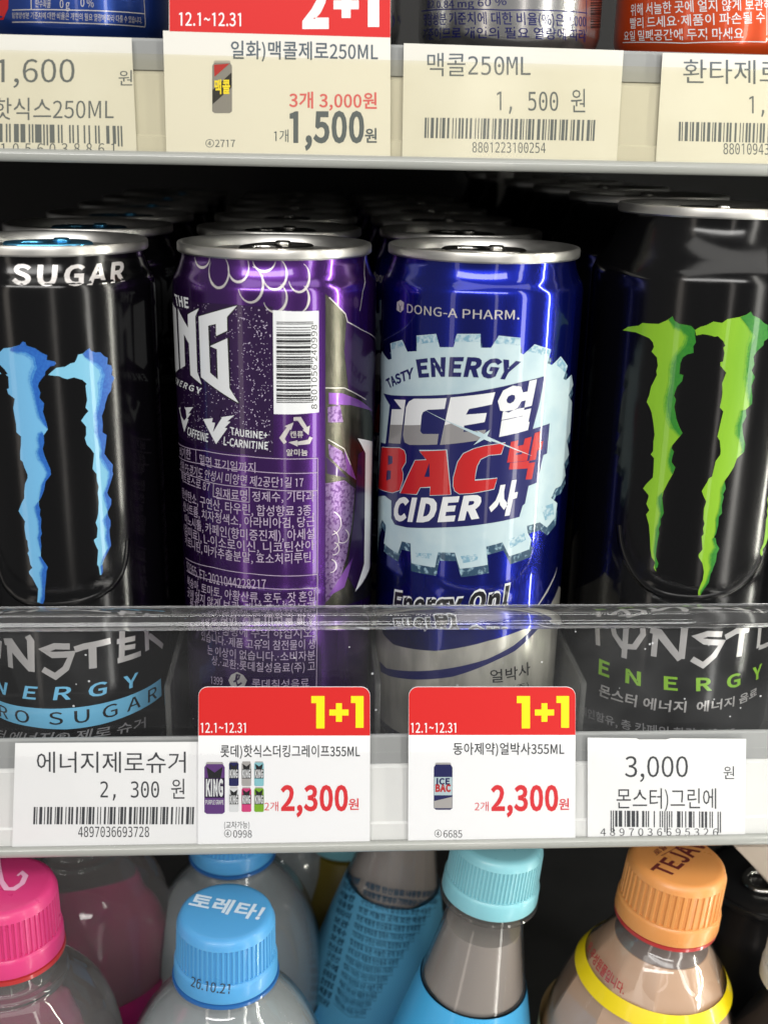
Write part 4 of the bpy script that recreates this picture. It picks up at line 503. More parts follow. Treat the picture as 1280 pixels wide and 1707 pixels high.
# Latin letters and figures: (advance, outline)
LATIN = {
'A':(0.213,'2 0 51 0 88 118 229 118 266 0 317 0 186 385 132 385/160 346 172 302 185 259 199 215 217 156 100 156 119 215 133 258 145 301 158 346'), 
'B':(0.23,'53 0 175 0 252 12 303 50 321 113 311 158 284 189 243 205 243 207 274 226 293 255 299 291 282 345 236 376 167 385 53 385/161 347 211 341 241 321 252 285 242 251 212 229 159 222 101 222 101 347/169 184 226 176 261 154 274 114 261 72 225 47 169 39 101 39 101 184'), 
'C':(0.223,'201 392 113 368 53 299 30 192 53 85 112 17 198 -7 244 0 283 18 316 48 289 79 263 56 234 41 200 36 136 55 95 110 80 194 96 277 138 330 202 349 232 345 258 332 280 313 307 345 280 368 244 385'), 
'D':(0.241,'53 0 151 0 249 23 310 89 330 194 310 298 249 363 149 385 53 385/145 346 220 328 266 277 280 194 266 111 220 58 145 40 101 40 101 346'), 
'E':(0.206,'53 0 280 0 280 41 101 41 101 182 247 182 247 223 101 223 101 344 275 344 275 385 53 385'), 'F':(0.193,'53 0 101 0 101 173 248 173 248 214 101 214 101 344 275 344 275 385 53 385'), 
'G':(0.241,'207 392 116 368 54 299 30 192 53 85 114 17 204 -7 252 -1 293 15 323 38 323 200 196 200 196 159 278 159 278 58 260 46 236 38 209 36 139 55 95 110 80 194 96 277 141 330 209 349 243 344 270 331 291 313 318 345 291 367 255 385'), 
'H':(0.255,'53 385 53 0 101 0 101 182 281 182 281 0 330 0 330 385 281 385 281 224 101 224 101 385'), 'I':(0.103,'53 385 53 0 101 0 101 385'), 
'J':(0.187,'182 385 182 118 175 70 154 44 120 36 94 40 72 54 53 79 18 54 45 21 80 0 124 -7 185 9 220 52 231 113 231 385'), 
'K':(0.226,'53 385 53 0 101 0 101 122 168 201 283 0 337 0 198 239 319 385 264 385 102 192 101 192 101 385'), 'L':(0.19,'53 385 53 0 270 0 270 41 101 41 101 385'), 
'M':(0.284,'53 0 97 0 97 213 96 250 93 290 90 327 92 327 123 239 196 39 229 39 301 239 332 327 335 327 332 290 329 250 328 213 328 0 373 0 373 385 315 385 242 179 233 153 215 99 213 99 204 126 194 153 185 179 111 385 53 385'), 
'N':(0.253,'53 0 99 0 99 202 98 243 95 283 93 322 95 322 137 243 277 0 327 0 327 385 280 385 280 185 284 103 287 63 285 63 243 142 102 385 53 385'), 
'O':(0.26,'195 392 109 368 52 300 30 194 52 87 109 18 195 -7 280 18 338 87 359 194 338 300 280 368/195 349 255 330 295 277 309 194 295 110 255 55 195 36 134 55 95 110 80 194 95 277 134 330'), 
'P':(0.222,'53 0 101 0 101 153 165 153 239 166 289 205 307 272 289 339 238 374 163 385 53 385/157 346 213 339 247 316 258 272 248 227 215 201 159 193 101 193 101 346'), 
'Q':(0.26,'195 392 109 368 52 300 30 194 48 95 97 26 171 -5 202 -52 249 -85 313 -97 335 -95 353 -92 368 -88 358 -50 347 -53 334 -55 318 -56 279 -50 246 -33 223 -5 295 28 342 96 359 194 338 300 280 368/195 349 255 330 295 277 309 194 295 109 255 53 195 34 134 53 95 109 80 194 95 277 134 330'), 
'R':(0.222,'53 0 101 0 101 163 171 163 264 0 319 0 221 169 267 189 297 225 308 277 290 341 243 375 173 385 53 385/166 346 217 339 249 317 259 277 249 235 217 210 166 202 101 202 101 346'), 
'S':(0.209,'164 392 102 379 59 343 43 290 55 243 85 211 121 191 176 167 210 151 232 130 241 98 231 65 204 44 160 36 121 42 85 58 54 84 25 50 63 20 108 0 160 -7 229 8 274 47 290 102 280 150 252 183 211 205 157 229 127 243 102 263 92 294 101 323 126 342 164 349 198 345 227 333 252 314 277 345 246 369 208 386'), 
'T':(0.21,'16 385 16 344 133 344 133 0 182 0 182 344 298 344 298 385'), 'U':(0.252,'51 385 51 159 70 61 119 9 190 -7 260 9 309 61 328 159 328 385 281 385 281 158 269 85 236 47 190 36 144 47 112 85 100 158 100 385'), 
'V':(0.201,'1 385 123 0 180 0 302 385 253 385 191 176 178 133 167 92 153 49 151 49 138 92 126 133 114 176 51 385'), 
'W':(0.307,'14 385 95 0 153 0 210 232 217 262 223 291 230 320 232 320 244 262 251 232 309 0 368 0 447 385 401 385 359 175 352 134 338 50 335 50 317 134 308 175 254 385 210 385 157 175 147 134 129 50 127 50 119 92 112 134 104 175 64 385'), 
'X':(0.201,'16 385 121 199 9 0 60 0 116 104 147 166 149 166 172 124 182 104 239 0 293 0 180 196 285 385 234 385 182 287 173 269 165 251 155 230 153 230 142 251 122 287 70 385'), 
'Y':(0.186,'-1 385 115 149 115 0 163 0 163 149 279 385 229 385 180 276 141 192 139 192 113 248 101 276 51 385'), 'Z':(0.211,'45 385 45 344 230 344 26 29 26 0 292 0 292 41 86 41 289 356 289 385'), 
'0':(0.194,'146 392 82 370 41 304 26 194 41 82 82 15 146 -7 210 15 251 82 266 194 251 304 210 370/146 354 184 337 210 285 220 194 210 102 184 49 146 32 108 49 82 102 72 194 82 285 108 337'), 
'1':(0.194,'130 0 180 0 180 384 144 384 108 369 63 357 63 325 130 325'), 
'2':(0.194,'134 392 90 385 53 365 21 336 49 308 72 331 99 347 129 353 168 343 192 316 200 277 181 206 123 125 23 28 23 0 265 0 265 41 138 41 116 39 96 38 175 121 228 201 247 279 233 339 194 378'), 
'3':(0.194,'137 392 96 386 60 370 29 346 55 316 79 335 105 348 135 353 170 345 192 324 200 292 190 255 157 228 93 218 93 182 164 172 202 145 213 105 203 66 176 42 135 33 96 39 65 55 40 77 15 46 45 20 85 1 138 -7 201 6 245 44 262 103 251 149 222 182 181 201 181 203 217 223 240 254 249 296 234 348 195 380'), 
'4':(0.194,'171 385 11 138 11 106 179 106 179 0 224 0 224 106 275 106 275 144 224 144 224 385/181 332 179 285 179 144 60 144 148 276 159 295 169 314 179 332'), 
'5':(0.194,'45 205 71 189 92 201 112 209 135 212 177 201 205 171 215 124 204 75 174 44 133 33 93 39 63 55 38 76 14 44 44 19 85 1 138 -7 199 9 245 53 264 125 248 195 206 235 148 248 126 246 107 241 90 233 100 344 245 344 245 385 58 385'), 
'6':(0.194,'172 392 102 371 50 305 29 184 46 78 92 14 158 -7 213 9 253 53 269 118 256 185 218 226 162 239 131 233 101 218 75 193 89 287 125 338 174 352 197 349 218 339 235 323 262 352 238 373 208 387/154 203 193 193 216 163 223 118 214 72 191 42 158 31 116 45 89 87 76 154 102 183 129 199'), 
'7':(0.194,'26 385 26 344 213 344 152 241 118 131 104 0 154 0 166 134 199 246 267 356 267 385'), 
'8':(0.194,'148 391 94 378 57 344 43 293 50 256 69 227 95 204 95 202 61 178 35 142 24 96 40 43 83 7 147 -7 210 7 252 42 267 92 258 138 234 171 203 194 203 196 226 219 245 251 254 289 241 342 205 378/148 355 183 346 205 322 213 287 208 259 195 233 173 209 130 229 99 255 86 293 94 326 116 347/120 187 170 165 207 136 222 94 212 60 187 37 148 29 106 38 77 63 67 100 74 134 92 164'), 
'9':(0.194,'133 392 78 376 38 333 23 267 36 200 73 160 129 146 161 152 192 168 218 193 202 98 168 48 122 33 97 37 75 47 57 63 30 33 55 12 85 -2 123 -7 192 14 243 84 263 209 246 311 200 372/176 341 204 300 217 233 191 204 164 187 137 182 99 192 76 222 68 267 77 313 100 344 134 355'), 
' ':(0.078,''), '.':(0.097,'73 66 55 62 43 49 38 29 43 10 55 -2 73 -7 90 -2 103 10 108 29 103 49 90 62'), 
',':(0.097,'76 66 58 62 44 51 39 33 44 15 57 3 75 -1 80 -1 74 -30 56 -54 28 -71 39 -100 80 -74 107 -36 116 10 111 40 97 59'), 
':':(0.097,'73 278 55 274 43 261 38 242 43 222 55 209 73 205 90 209 103 222 108 242 103 261 90 274/73 66 55 62 43 49 38 29 43 10 55 -2 73 -7 90 -2 103 10 108 29 103 49 90 62'), 
'+':(0.194,'127 327 127 212 20 212 20 176 127 176 127 61 165 61 165 176 272 176 272 212 165 212 165 327'), '-':(0.121,'24 165 24 129 159 129 159 165'), 
'!':(0.113,'60 393 61 339 68 116 101 116 108 339 109 393/85 66 67 62 55 49 50 29 55 10 67 -2 85 -7 102 -2 115 10 119 29 115 49 102 62'), 
'(':(0.118,'126 430 84 348 58 261 48 163 58 66 84 -22 126 -103 155 -90 118 -11 95 75 88 163 95 252 118 337 155 416'), 
')':(0.118,'52 430 22 416 60 337 82 252 90 163 82 75 60 -11 22 -90 52 -103 93 -22 120 66 129 163 120 261 93 348'), 
'%':(0.322,'108 392 62 378 31 337 20 272 31 205 62 164 108 149 154 164 184 205 195 272 184 337 154 378/331 392 119 -7 151 -7 364 392/108 362 134 352 152 322 159 272 152 220 134 189 108 179 81 189 63 220 57 272 63 322 81 352/376 236 330 222 300 181 289 115 300 49 330 7 376 -7 422 7 452 49 463 115 452 181 422 222/376 206 403 196 421 166 428 115 421 64 403 33 376 23 349 33 331 64 325 115 331 166 349 196'), 
'~':(0.194,'95 237 69 231 44 214 22 184 48 165 62 185 77 197 93 201 125 188 157 164 197 151 223 156 248 173 270 203 244 223 230 202 215 191 199 187 167 200 135 224'), 
'g':(0.197,'144 293 91 280 52 245 37 191 43 159 57 133 75 114 75 112 60 99 48 81 43 59 46 39 56 23 69 12 69 9 46 -9 32 -31 27 -55 42 -97 83 -122 144 -131 221 -117 271 -82 289 -33 278 6 245 28 190 35 133 35 103 39 88 50 84 66 86 80 92 91 102 100 115 95 130 92 144 90 197 103 234 137 248 190 245 213 237 233 225 248 284 248 284 285 184 285 173 289 159 292/144 257 175 249 197 227 205 191 196 155 174 131 144 123 114 131 92 155 84 191 92 227 114 249/216 -8 235 -19 242 -40 230 -68 199 -90 151 -98 107 -92 79 -75 69 -48 72 -32 81 -15 98 0 123 -4 184 -4'), 
'n':(0.214,'189 293 153 286 122 268 93 244 92 244 88 285 48 285 48 0 97 0 97 207 123 231 147 246 174 251 205 243 223 218 228 174 228 0 276 0 276 181 267 242 238 280'), 
'e':(0.194,'155 293 93 274 46 223 27 142 46 62 95 11 164 -7 200 -3 231 7 257 22 241 54 219 42 195 34 169 32 121 44 88 78 75 131 267 131 269 148 269 159 256 230 217 276/156 254 194 244 218 214 227 165 74 165 89 214 118 244'), 
'r':(0.136,'174 293 144 285 116 265 93 233 92 233 88 285 48 285 48 0 97 0 97 183 118 222 143 243 168 249 179 249 196 245 205 286 196 290 186 292'), 
'm':(0.324,'182 293 150 286 120 268 93 244 92 244 88 285 48 285 48 0 97 0 97 207 122 231 146 246 168 251 198 243 215 218 221 174 221 0 269 0 269 207 295 231 318 246 341 251 371 243 388 218 394 174 394 0 442 0 442 181 432 242 404 280 356 293 322 286 291 266 261 238 245 267 220 286'), 
'y':(0.182,'7 285 121 -1 115 -22 100 -54 79 -75 51 -84 43 -83 29 -79 19 -117 29 -120 40 -122 53 -123 101 -110 136 -75 160 -24 267 285 220 285 169 127 161 101 153 73 145 46 143 46 133 73 124 101 114 127 57 285'), 
'/':(0.137,'163 417 6 -94 41 -94 198 417'), 
}
# typewriter figures of the thermal price labels
FIGURES = {

'0':(0.429,'107 265 82 261 61 249 44 231 33 204 26 171 23 130 26 89 33 55 44 29 61 10 82 -1 107 -5 133 -1 154 10 170 29 182 55 189 89 192 130 189 171 182 204 170 231 154 249 133 261/107 237 122 234 135 225 144 210 151 190 155 163 156 130 155 97 151 70 144 49 135 35 122 26 107 23 92 26 80 35 71 49 64 70 60 97 58 130 60 163 64 190 71 210 80 225 92 234/107 154 101 153 96 151 91 147 87 142 85 137 84 131 85 124 87 119 95 110 101 108 107 107 113 108 119 110 124 114 128 119 130 124 131 131 130 137 124 147 119 151 113 153'), 
'1':(0.429,'104 0 136 0 136 260 106 260 48 236 48 206 104 230'), 
'2':(0.429,'98 265 75 263 52 257 40 253 29 247 29 212 41 219 54 225 65 229 77 232 88 234 99 235 113 234 124 230 134 223 141 213 145 202 147 189 146 179 144 170 135 152 117 127 26 30 26 0 184 0 184 30 65 30 107 74 150 121 169 146 175 158 179 169 182 180 183 191 180 212 172 229 159 244 142 256 122 262'), 
'3':(0.429,'98 265 69 262 58 260 45 257 32 253 32 221 55 229 66 232 77 233 88 235 98 235 113 234 125 230 134 224 141 216 146 206 147 194 145 182 141 172 133 164 123 158 111 155 96 153 69 153 69 124 96 124 112 123 126 119 138 111 146 101 151 89 153 75 151 60 146 48 138 38 126 30 111 26 93 25 82 25 59 29 36 37 24 43 24 8 36 4 60 -2 73 -4 85 -5 97 -5 123 -3 146 4 164 15 177 31 185 50 188 72 186 88 182 102 174 115 164 125 151 133 135 139 149 144 161 151 170 159 176 170 180 182 182 195 179 215 172 231 159 246 142 256 122 263'), 
'4':(0.429,'18 95 18 62 128 62 128 0 163 0 163 62 198 62 198 91 163 91 163 260 122 260/128 228 128 91 46 91'), 
'5':(0.429,'36 129 53 137 71 141 80 142 89 142 107 141 122 135 134 127 144 115 149 101 151 83 149 66 144 52 135 40 123 31 108 26 90 25 79 25 68 26 46 32 36 36 25 42 25 6 34 3 45 0 67 -4 80 -5 93 -5 120 -2 143 5 161 19 175 36 183 58 186 83 183 109 176 130 162 148 145 161 123 169 98 172 93 172 88 171 83 171 78 169 73 168 68 166 68 230 168 230 168 260 36 260'), 
'6':(0.429,'122 265 92 261 68 249 48 230 34 204 26 170 23 130 25 87 33 53 44 27 61 9 83 -1 111 -5 134 -2 154 5 170 18 182 36 189 57 192 83 189 109 182 131 171 149 155 162 136 169 113 172 100 171 89 168 79 163 70 155 62 147 56 136 57 166 63 190 73 210 86 224 103 232 123 235 132 235 141 234 149 232 165 226 173 222 173 254 156 260 148 262/124 143 136 138 145 129 152 117 156 102 157 83 156 65 152 50 145 38 136 29 124 24 110 22 96 24 84 30 75 39 67 51 63 66 62 83 63 101 67 116 75 128 84 137 96 143 110 144'), 
'7':(0.429,'24 260 24 230 149 230 58 0 95 0 188 245 188 260'), 
'8':(0.429,'107 265 85 263 66 257 50 246 38 233 31 216 29 197 30 183 35 171 42 159 51 150 63 143 77 138 61 133 47 125 37 115 29 102 24 87 23 69 25 48 33 30 45 15 62 4 83 -3 107 -5 132 -3 153 4 169 15 182 30 189 48 192 70 190 87 186 102 178 115 167 125 154 133 138 138 152 143 164 150 173 159 180 171 184 183 186 197 183 216 176 233 165 246 149 257 130 263/107 237 120 236 131 233 140 226 146 218 150 207 151 194 150 181 146 170 140 162 131 156 120 152 107 151 94 152 84 156 75 162 69 170 65 181 64 194 65 207 69 218 75 226 84 232 94 236/122 122 134 118 144 110 151 100 155 88 157 73 155 58 151 46 144 36 134 28 122 24 107 22 93 24 81 28 71 36 64 46 60 58 58 73 60 88 64 100 71 110 81 118 93 122 107 123'), 
'9':(0.429,'103 265 79 262 59 254 43 242 32 224 24 202 22 177 24 150 31 128 43 111 58 98 78 90 101 88 113 89 125 92 135 97 144 104 152 113 158 124 156 94 150 69 141 50 128 36 111 27 90 25 81 25 73 26 64 28 41 38 41 5 49 2 75 -4 83 -5 92 -5 121 -1 146 10 165 30 179 56 188 89 190 130 188 172 181 206 169 232 153 250 131 261/104 237 118 235 129 230 139 221 146 209 150 194 152 176 150 159 146 144 139 131 129 122 118 117 104 115 89 117 78 122 69 131 62 142 58 158 57 176 58 195 62 210 69 222 78 230 89 235'), 
',':(0.429,'87 53 87 17 70 -50 97 -50 131 17 131 53'), ' ':(0.429,''), 'M':(0.429,'15 0 47 0 47 230 94 93 120 93 167 230 167 0 199 0 199 260 152 260 107 128 62 260 15 260'), 
'L':(0.429,'37 260 37 0 198 0 198 30 73 30 73 260'), 
}
_cache = {}; _loops = {}
def parse(t, k): return [[(int(q[i])*k, int(q[i+1])*k) for i in range(0, len(q), 2)] for q in (l.split() for l in t.split('/')) if q]
def loops_of(c, mono):
    if (c, mono) not in _loops:
        if c in HANGUL: r = (parse(HANGUL[c], 1/400), .3 if c == '·' else .74 if c == '®' else .92)
        elif mono and c in FIGURES: r = (parse(FIGURES[c][1], .70/.52/500), FIGURES[c][0]*.70/.52)
        else: r = (parse(LATIN[c][1], .70/0.256/1500), LATIN[c][0]*.70/0.256)
        _loops[(c, mono)] = r
    return _loops[(c, mono)]
def fat(L, d):
    if not d: return L
    n = len(L); o = []
    for i in range(n):
        p = np.array(L[i]); e1 = p-np.array(L[i-1]); e2 = np.array(L[(i+1) % n])-p
        n1 = np.array([e1[1], -e1[0]])/(np.hypot(*e1)+1e-9); n2 = np.array([e2[1], -e2[0]])/(np.hypot(*e2)+1e-9)
        m = n1+n2; q = max(.5, (m@m)/2); o.append(tuple(p+m/q*d))
    return o
def fill_loops(LL):
    """triangles inside the loops, holes left open"""
    V = [Vector(p) for l in LL for p in l]; E_ = []; b = 0
    for l in LL: E_ += [(b+i, b+(i+1) % len(l)) for i in range(len(l))]; b += len(l)
    r = delaunay_2d_cdt(V, E_, [], 0, 1e-7); P = np.array([tuple(v) for v in r[0]]); F = np.array([tuple(f) for f in r[2]])
    c = P[F].mean(1); ins = np.zeros(len(c), bool)
    for l in LL:
        for i in range(len(l)):
            (x0, y0), (x1, y1) = l[i-1], l[i]
            if y0 == y1: continue
            ins ^= ((y0 > c[:, 1]) != (y1 > c[:, 1])) & (c[:, 0] < (x1-x0)*(c[:, 1]-y0)/(y1-y0)+x0)
    return [tuple(p) for p in P], [tuple(int(i) for i in f) for f in F[ins]]
def glyphs(txt, bold=0.0, space=1.0, mono=False):
    k = (txt, bold, space, mono)
    if k not in _cache:
        V = []; T = []; x = 0.0
        for c in txt:
            L, adv = loops_of(c, mono)
            if L:
                ck = (c, bold, mono)
                if ck not in _cache: _cache[ck] = fill_loops([fat(l, bold) for l in L])
                P, tt = _cache[ck]; b = len(V); V += [(p[0]+x, p[1]) for p in P]; T += [tuple(i+b for i in t) for t in tt]
            x += adv*space+bold*1.2
        _cache[k] = (np.array(V) if V else np.zeros((0, 2)), T)
    return _cache[k]
def qcurve(P):
    """interpolating curve through 2 or 3 uv points, by parameter 0..1"""
    P = [np.array(p, float) for p in P]
    if len(P) == 2: return lambda t: P[0]*(1-t)+P[1]*t
    d1 = np.linalg.norm(P[1]-P[0]); d2 = np.linalg.norm(P[2]-P[1]); m = d1/(d1+d2)
    def f(t): return P[0]*((t-m)*(t-1)/(m))+P[1]*(t*(t-1)/(m*(m-1)))+P[2]*(t*(t-m)/(1-m))
    return f
class Ink:
    """collects flat shapes in a surface's uv and turns them into one thin printed mesh"""
    def __init__(s, surf, layer=0): s.f = surf; s.V = []; s.T = []; s.base = .05+.035*layer
    def add(s, V, T):
        k = len(s.V); s.V += [tuple(v) for v in V]; s.T += [tuple(i+k for i in t) for t in T]
    def poly_uv(s, loops):
        if not isinstance(loops[0][0], (tuple, list, np.ndarray)): loops = [loops]
        s.add(*fill_loops(loops))
    def poly(s, *loops): s.poly_uv([[s.f.uv(*p) for p in L] for L in loops])
    def text(s, txt, bottom, top, bold=0.0, space=1.0, yr=None, mono=False):
        V, T = glyphs(txt, bold, space, mono)
        if not len(V): return
        hang = any(ord(c) > 0x1100 for c in txt)
        if yr is None: yr = (-.075, .825) if hang else (0, .70)
        cb = qcurve([s.f.uv(*p) for p in bottom]); ct = qcurve([s.f.uv(*p) for p in top])
        x0, x1 = V[:, 0].min(), V[:, 0].max(); o = []
        for x, y in V:
            t = (x-x0)/(x1-x0); h = (y-yr[0])/(yr[1]-yr[0]); o.append(cb(t)*(1-h)+ct(t)*h)
        s.add(o, T)
    def rect(s, x0, y0, x1, y1): s.poly([(x0, y0), (x1, y0), (x1, y1), (x0, y1)])
    def tbox(s, txt, x0, y0, x1, y1, bold=0.0, space=1.0, yr=None, sl=0.0, mono=False):
        """text in an upright px box; sl tilts the line (px down per px right)"""
        d = (x1-x0)*sl; s.text(txt, [(x0, y1), (x1, y1+d)], [(x0, y0), (x1, y0+d)], bold, space, yr, mono)
    def stroke_uv(s, P, wd, closed=False):
        P = [np.array(p, float) for p in P]; n = len(P); L = []; Rr = []
        for i in range(n):
            a = P[(i-1) % n] if (closed or i > 0) else P[i]; b = P[(i+1) % n] if (closed or i < n-1) else P[i]
            d = b-a; d = d/(np.linalg.norm(d)+1e-9); nn = np.array([-d[1], d[0]])
            if closed or 0 < i < n-1:
                d1 = P[i]-a; d1 /= (np.linalg.norm(d1)+1e-9); c = max(.45, abs(np.dot(nn, np.array([-d1[1], d1[0]])))); k = 1/c
            else: k = 1
            wi = wd[i] if isinstance(wd, (list, tuple)) else wd
            L.append(P[i]+nn*wi/2*k); Rr.append(P[i]-nn*wi/2*k)
        V = L+Rr; T = []
        for i in range(n if closed else n-1):
            j = (i+1) % n; T += [(i, i+n, j), (j, i+n, j+n)]
        s.add(V, T)
    def stroke(s, pts, wd, closed=False): s.stroke_uv([s.f.uv(*p) for p in pts], wd, closed)
    def build(s, name, m, parent, kind=None, step=2.2, vstep=None):
        if not s.T: return None
        bm = bmesh.new(); vs = [bm.verts.new((v[0], v[1], 0)) for v in s.V]
        for t in s.T:
            if len(set(t)) < 3: continue
            try: bm.faces.new([vs[i] for i in t])
            except ValueError: pass
        if s.f.cyl:
            us = [v[0] for v in s.V]; u = math.floor(min(us)/step)*step+step
            while u < max(us):
                bmesh.ops.bisect_plane(bm, geom=bm.verts[:]+bm.edges[:]+bm.faces[:], plane_co=(u, 0, 0), plane_no=(1, 0, 0), dist=1e-6); u += step
            zz = [v[1] for v in s.V]
            if vstep is None and max(abs(s.f.rad(max(zz))-s.f.rad(z)) for z in zz) > .02: vstep = 1.5
            if vstep:
                zz = [v[1] for v in s.V]; z = min(zz)+vstep
                while z < max(zz):
                    bmesh.ops.bisect_plane(bm, geom=bm.verts[:]+bm.edges[:]+bm.faces[:], plane_co=(0, z, 0), plane_no=(0, 1, 0), dist=1e-6); z += vstep
        bm.faces.ensure_lookup_table()
        for f in bm.faces:
            if f.normal.z < 0: f.normal_flip()
        me = bpy.data.meshes.new(name); N = []
        for v in bm.verts:
            u, vv = v.co.x, v.co.y; N.append(s.f.nrm(u, vv)); v.co = Vector(s.f.xyz(u, vv, s.base))*S
        bm.to_mesh(me); bm.free()
        me.polygons.foreach_set('use_smooth', [True]*len(me.polygons))
        if s.f.cyl: me.normals_split_custom_set_from_vertices([tuple(n) for n in N])
        return link(name, me, parent, m, kind)
def Z(scale, ox, oy):
    """photo-crop coordinates to photo pixels"""
    return lambda *pts: [(ox+p[0]/scale, oy+p[1]/scale) for p in pts]
def ean13(code):
    Lc = ['0001101', '0011001', '0010011', '0111101', '0100011', '0110001', '0101111', '0111011', '0110111', '0001011']
    par = ['LLLLLL', 'LLGLGG', 'LLGGLG', 'LLGGGL', 'LGLLGG', 'LGGLLG', 'LGGGLL', 'LGLGLG', 'LGLGGL', 'LGGLGL'][int(code[0])]
    inv = lambda b: ''.join('1' if c == '0' else '0' for c in b)
    s = '101'
    for c, p in zip(code[1:7], par): b = Lc[int(c)]; s += b if p == 'L' else inv(b)[::-1]
    s += '01010'
    for c in code[7:]: s += inv(Lc[int(c)])
    return s+'101'
def dense_bars(code):
    rnd = random.Random(int(code)); s = '11010011100'
    for c in code: s += rnd.choice(['10011011000', '11011001100', '10110011100', '11001011100', '11100110100', '10010001100', '11000100100', '10111011000'])
    return s+'1100011101011'
def barcode(ink, bits, tl, tr, bl, br, long_guard=0.0):
    """vertical bars in the px quad"""
    A, B, C_, D = [np.array(ink.f.uv(*p)) for p in (tl, tr, bl, br)]; n = len(bits); i = 0
    while i < n:
        if bits[i] == '1':
            j = i
            while j < n and bits[j] == '1': j += 1
            a, b = i/n, j/n; g = 1+long_guard*((i < 3) or (i > n-4) or (44 < i < 50))
            p = [A*(1-a)+B*a, A*(1-b)+B*b, (A*(1-b)+B*b)*(1-g)+(C_*(1-b)+D*b)*g, (A*(1-a)+B*a)*(1-g)+(C_*(1-a)+D*a)*g]
            ink.add(p, [(0, 1, 2), (0, 2, 3)]); i = j
        else: i += 1

# ------------------------------------------------------------------ the cooler
XA, XB = -600, 640
def structure(name, bm, m):
    o = link(name, bm_mesh(bm, name), None, m); o['kind'] = 'structure'; return o
bm = bmesh.new(); box(bm, XA, XB, 2.5, 430, 180, 201); structure('upper_shelf', bm, 'shelf_shade_grey')
bm = bmesh.new(); box(bm, XA, XB, -33, 430, -14, 0); structure('middle_shelf', bm, 'shelf_shade_grey')
bm = bmesh.new(); box(bm, XA, XB, -85, 430, -250, -235); structure('lower_shelf', bm, 'shelf_shade_grey')
bm = bmesh.new(); box(bm, XA, XB, 432, 440, -250, 420); structure('back_wall', bm, 'wall_dark')

def rail(Y, z0, z1, white, flap, label):
    """label holder: stepped channel, clear flap hinged at the bottom, rounded lip"""
    t = empty('price_rail', (0, 0, 0), label, 'price rail', 'price rails on the shelf fronts')
    H = z1-z0
    bm = bmesh.new(); extrude_profile(bm, [(Y+.6, z0+2.5), (Y+.6, z0+H*.22), (Y+1.1, z0+H*.235), (Y+1.1, z0+H*.72), (Y+2.3, z0+H*.75), (Y+2.4, z0+2.5)], XA, XB)
    link('back_channel', bm_mesh(bm, 'c'), t, white)
    bm = bmesh.new(); extrude_profile(bm, [(Y+1.6, z0+H*.752), (Y+1.6, z1-.7), (Y+1.9, z1), (Y+2.5, z1), (Y+2.5, z0+H*.76)], XA, XB)
    link('top_band', bm_mesh(bm, 'b'), t, 'rail_grey')
    bm = bmesh.new()
    pr = [(Y-1.75+1.5*math.cos(a)*.9+1.2, z0+1.5+1.7*math.sin(a)) for a in np.linspace(math.pi*.5, math.pi*1.5, 8)]+[(Y+2.4, z0-.2), (Y+2.4, z0+2.3)]
    extrude_profile(bm, pr, XA, XB); me = bm_mesh(bm, 'l'); auto_smooth(me, 40); link('bottom_lip', me, t, 'rail_lip')
    bm = bmesh.new(); extrude_profile(bm, [(Y-1.05, z0+3.3), (Y-1.05, z1-4.2), (Y-.85, z1-4.0), (Y-.75, z1-4.2), (Y-.75, z0+3.3)], XA, XB)
    link('clear_flap', bm_mesh(bm, 'f'), t, flap)
    return t
rail(0, 176, 207.6, 'rail_cream', 'aged_flap', 'yellowed clear price rail along the shelf at the top of the photo')
rail(-38, -17.1, 20.4, 'rail_white', 'clear_flap', 'clear and white price rail along the shelf of tall cans, above the bottles')

g = empty('acrylic_guard', (0, 0, 0), 'clear acrylic front guard with thick top edge standing before the tall cans', 'shelf guard')
bm = bmesh.new(); box(bm, XA, XB, -35.2, -33.2, .4, 54.6); link('panel', bm_mesh(bm, 'p'), g, 'acrylic_sheet')
bm = bmesh.new(); pr = []
for cy, cz, a0 in ((-34.0, 57.8, 0), (-36.6, 57.8, 90), (-36.6, 56.2, 180), (-34.0, 56.2, 270)):
    for k in range(5): a = math.radians(a0+k*22.5); pr.append((cy+1.9*math.cos(a), cz+(1.9 if cz > 57 else 2.6)*math.sin(a)+.3))
extrude_profile(bm, pr, XA, XB); me = bm_mesh(bm, 'bead'); auto_smooth(me, 50); link('top_edge', me, g, 'acrylic_solid')

bm = bmesh.new(); box(bm, 79, 86, 238, 242, 0, 179.5); tag(link('shelf_post', bm_mesh(bm, 'shelf_post'), None, 'pale_plastic'), 'pale upright post glimpsed deep in the shelf behind the blue can', 'post')
for X, lab in ((-52, 'clear lane divider between the black zero sugar can and the purple can'), (8.4, 'clear lane divider between the purple can and the blue can'), (68.8, 'clear lane divider between the blue can and the tall black can with green claws')):
    bm = bmesh.new(); box(bm, -.9, .9, -31, 330, 0, 34, .5)
    d = link('lane_divider', bm_mesh(bm, 'lane_divider'), None, 'divider_clear'); d.location = (X*S, 0, 0); tag(d, lab, 'divider', 'lane dividers')

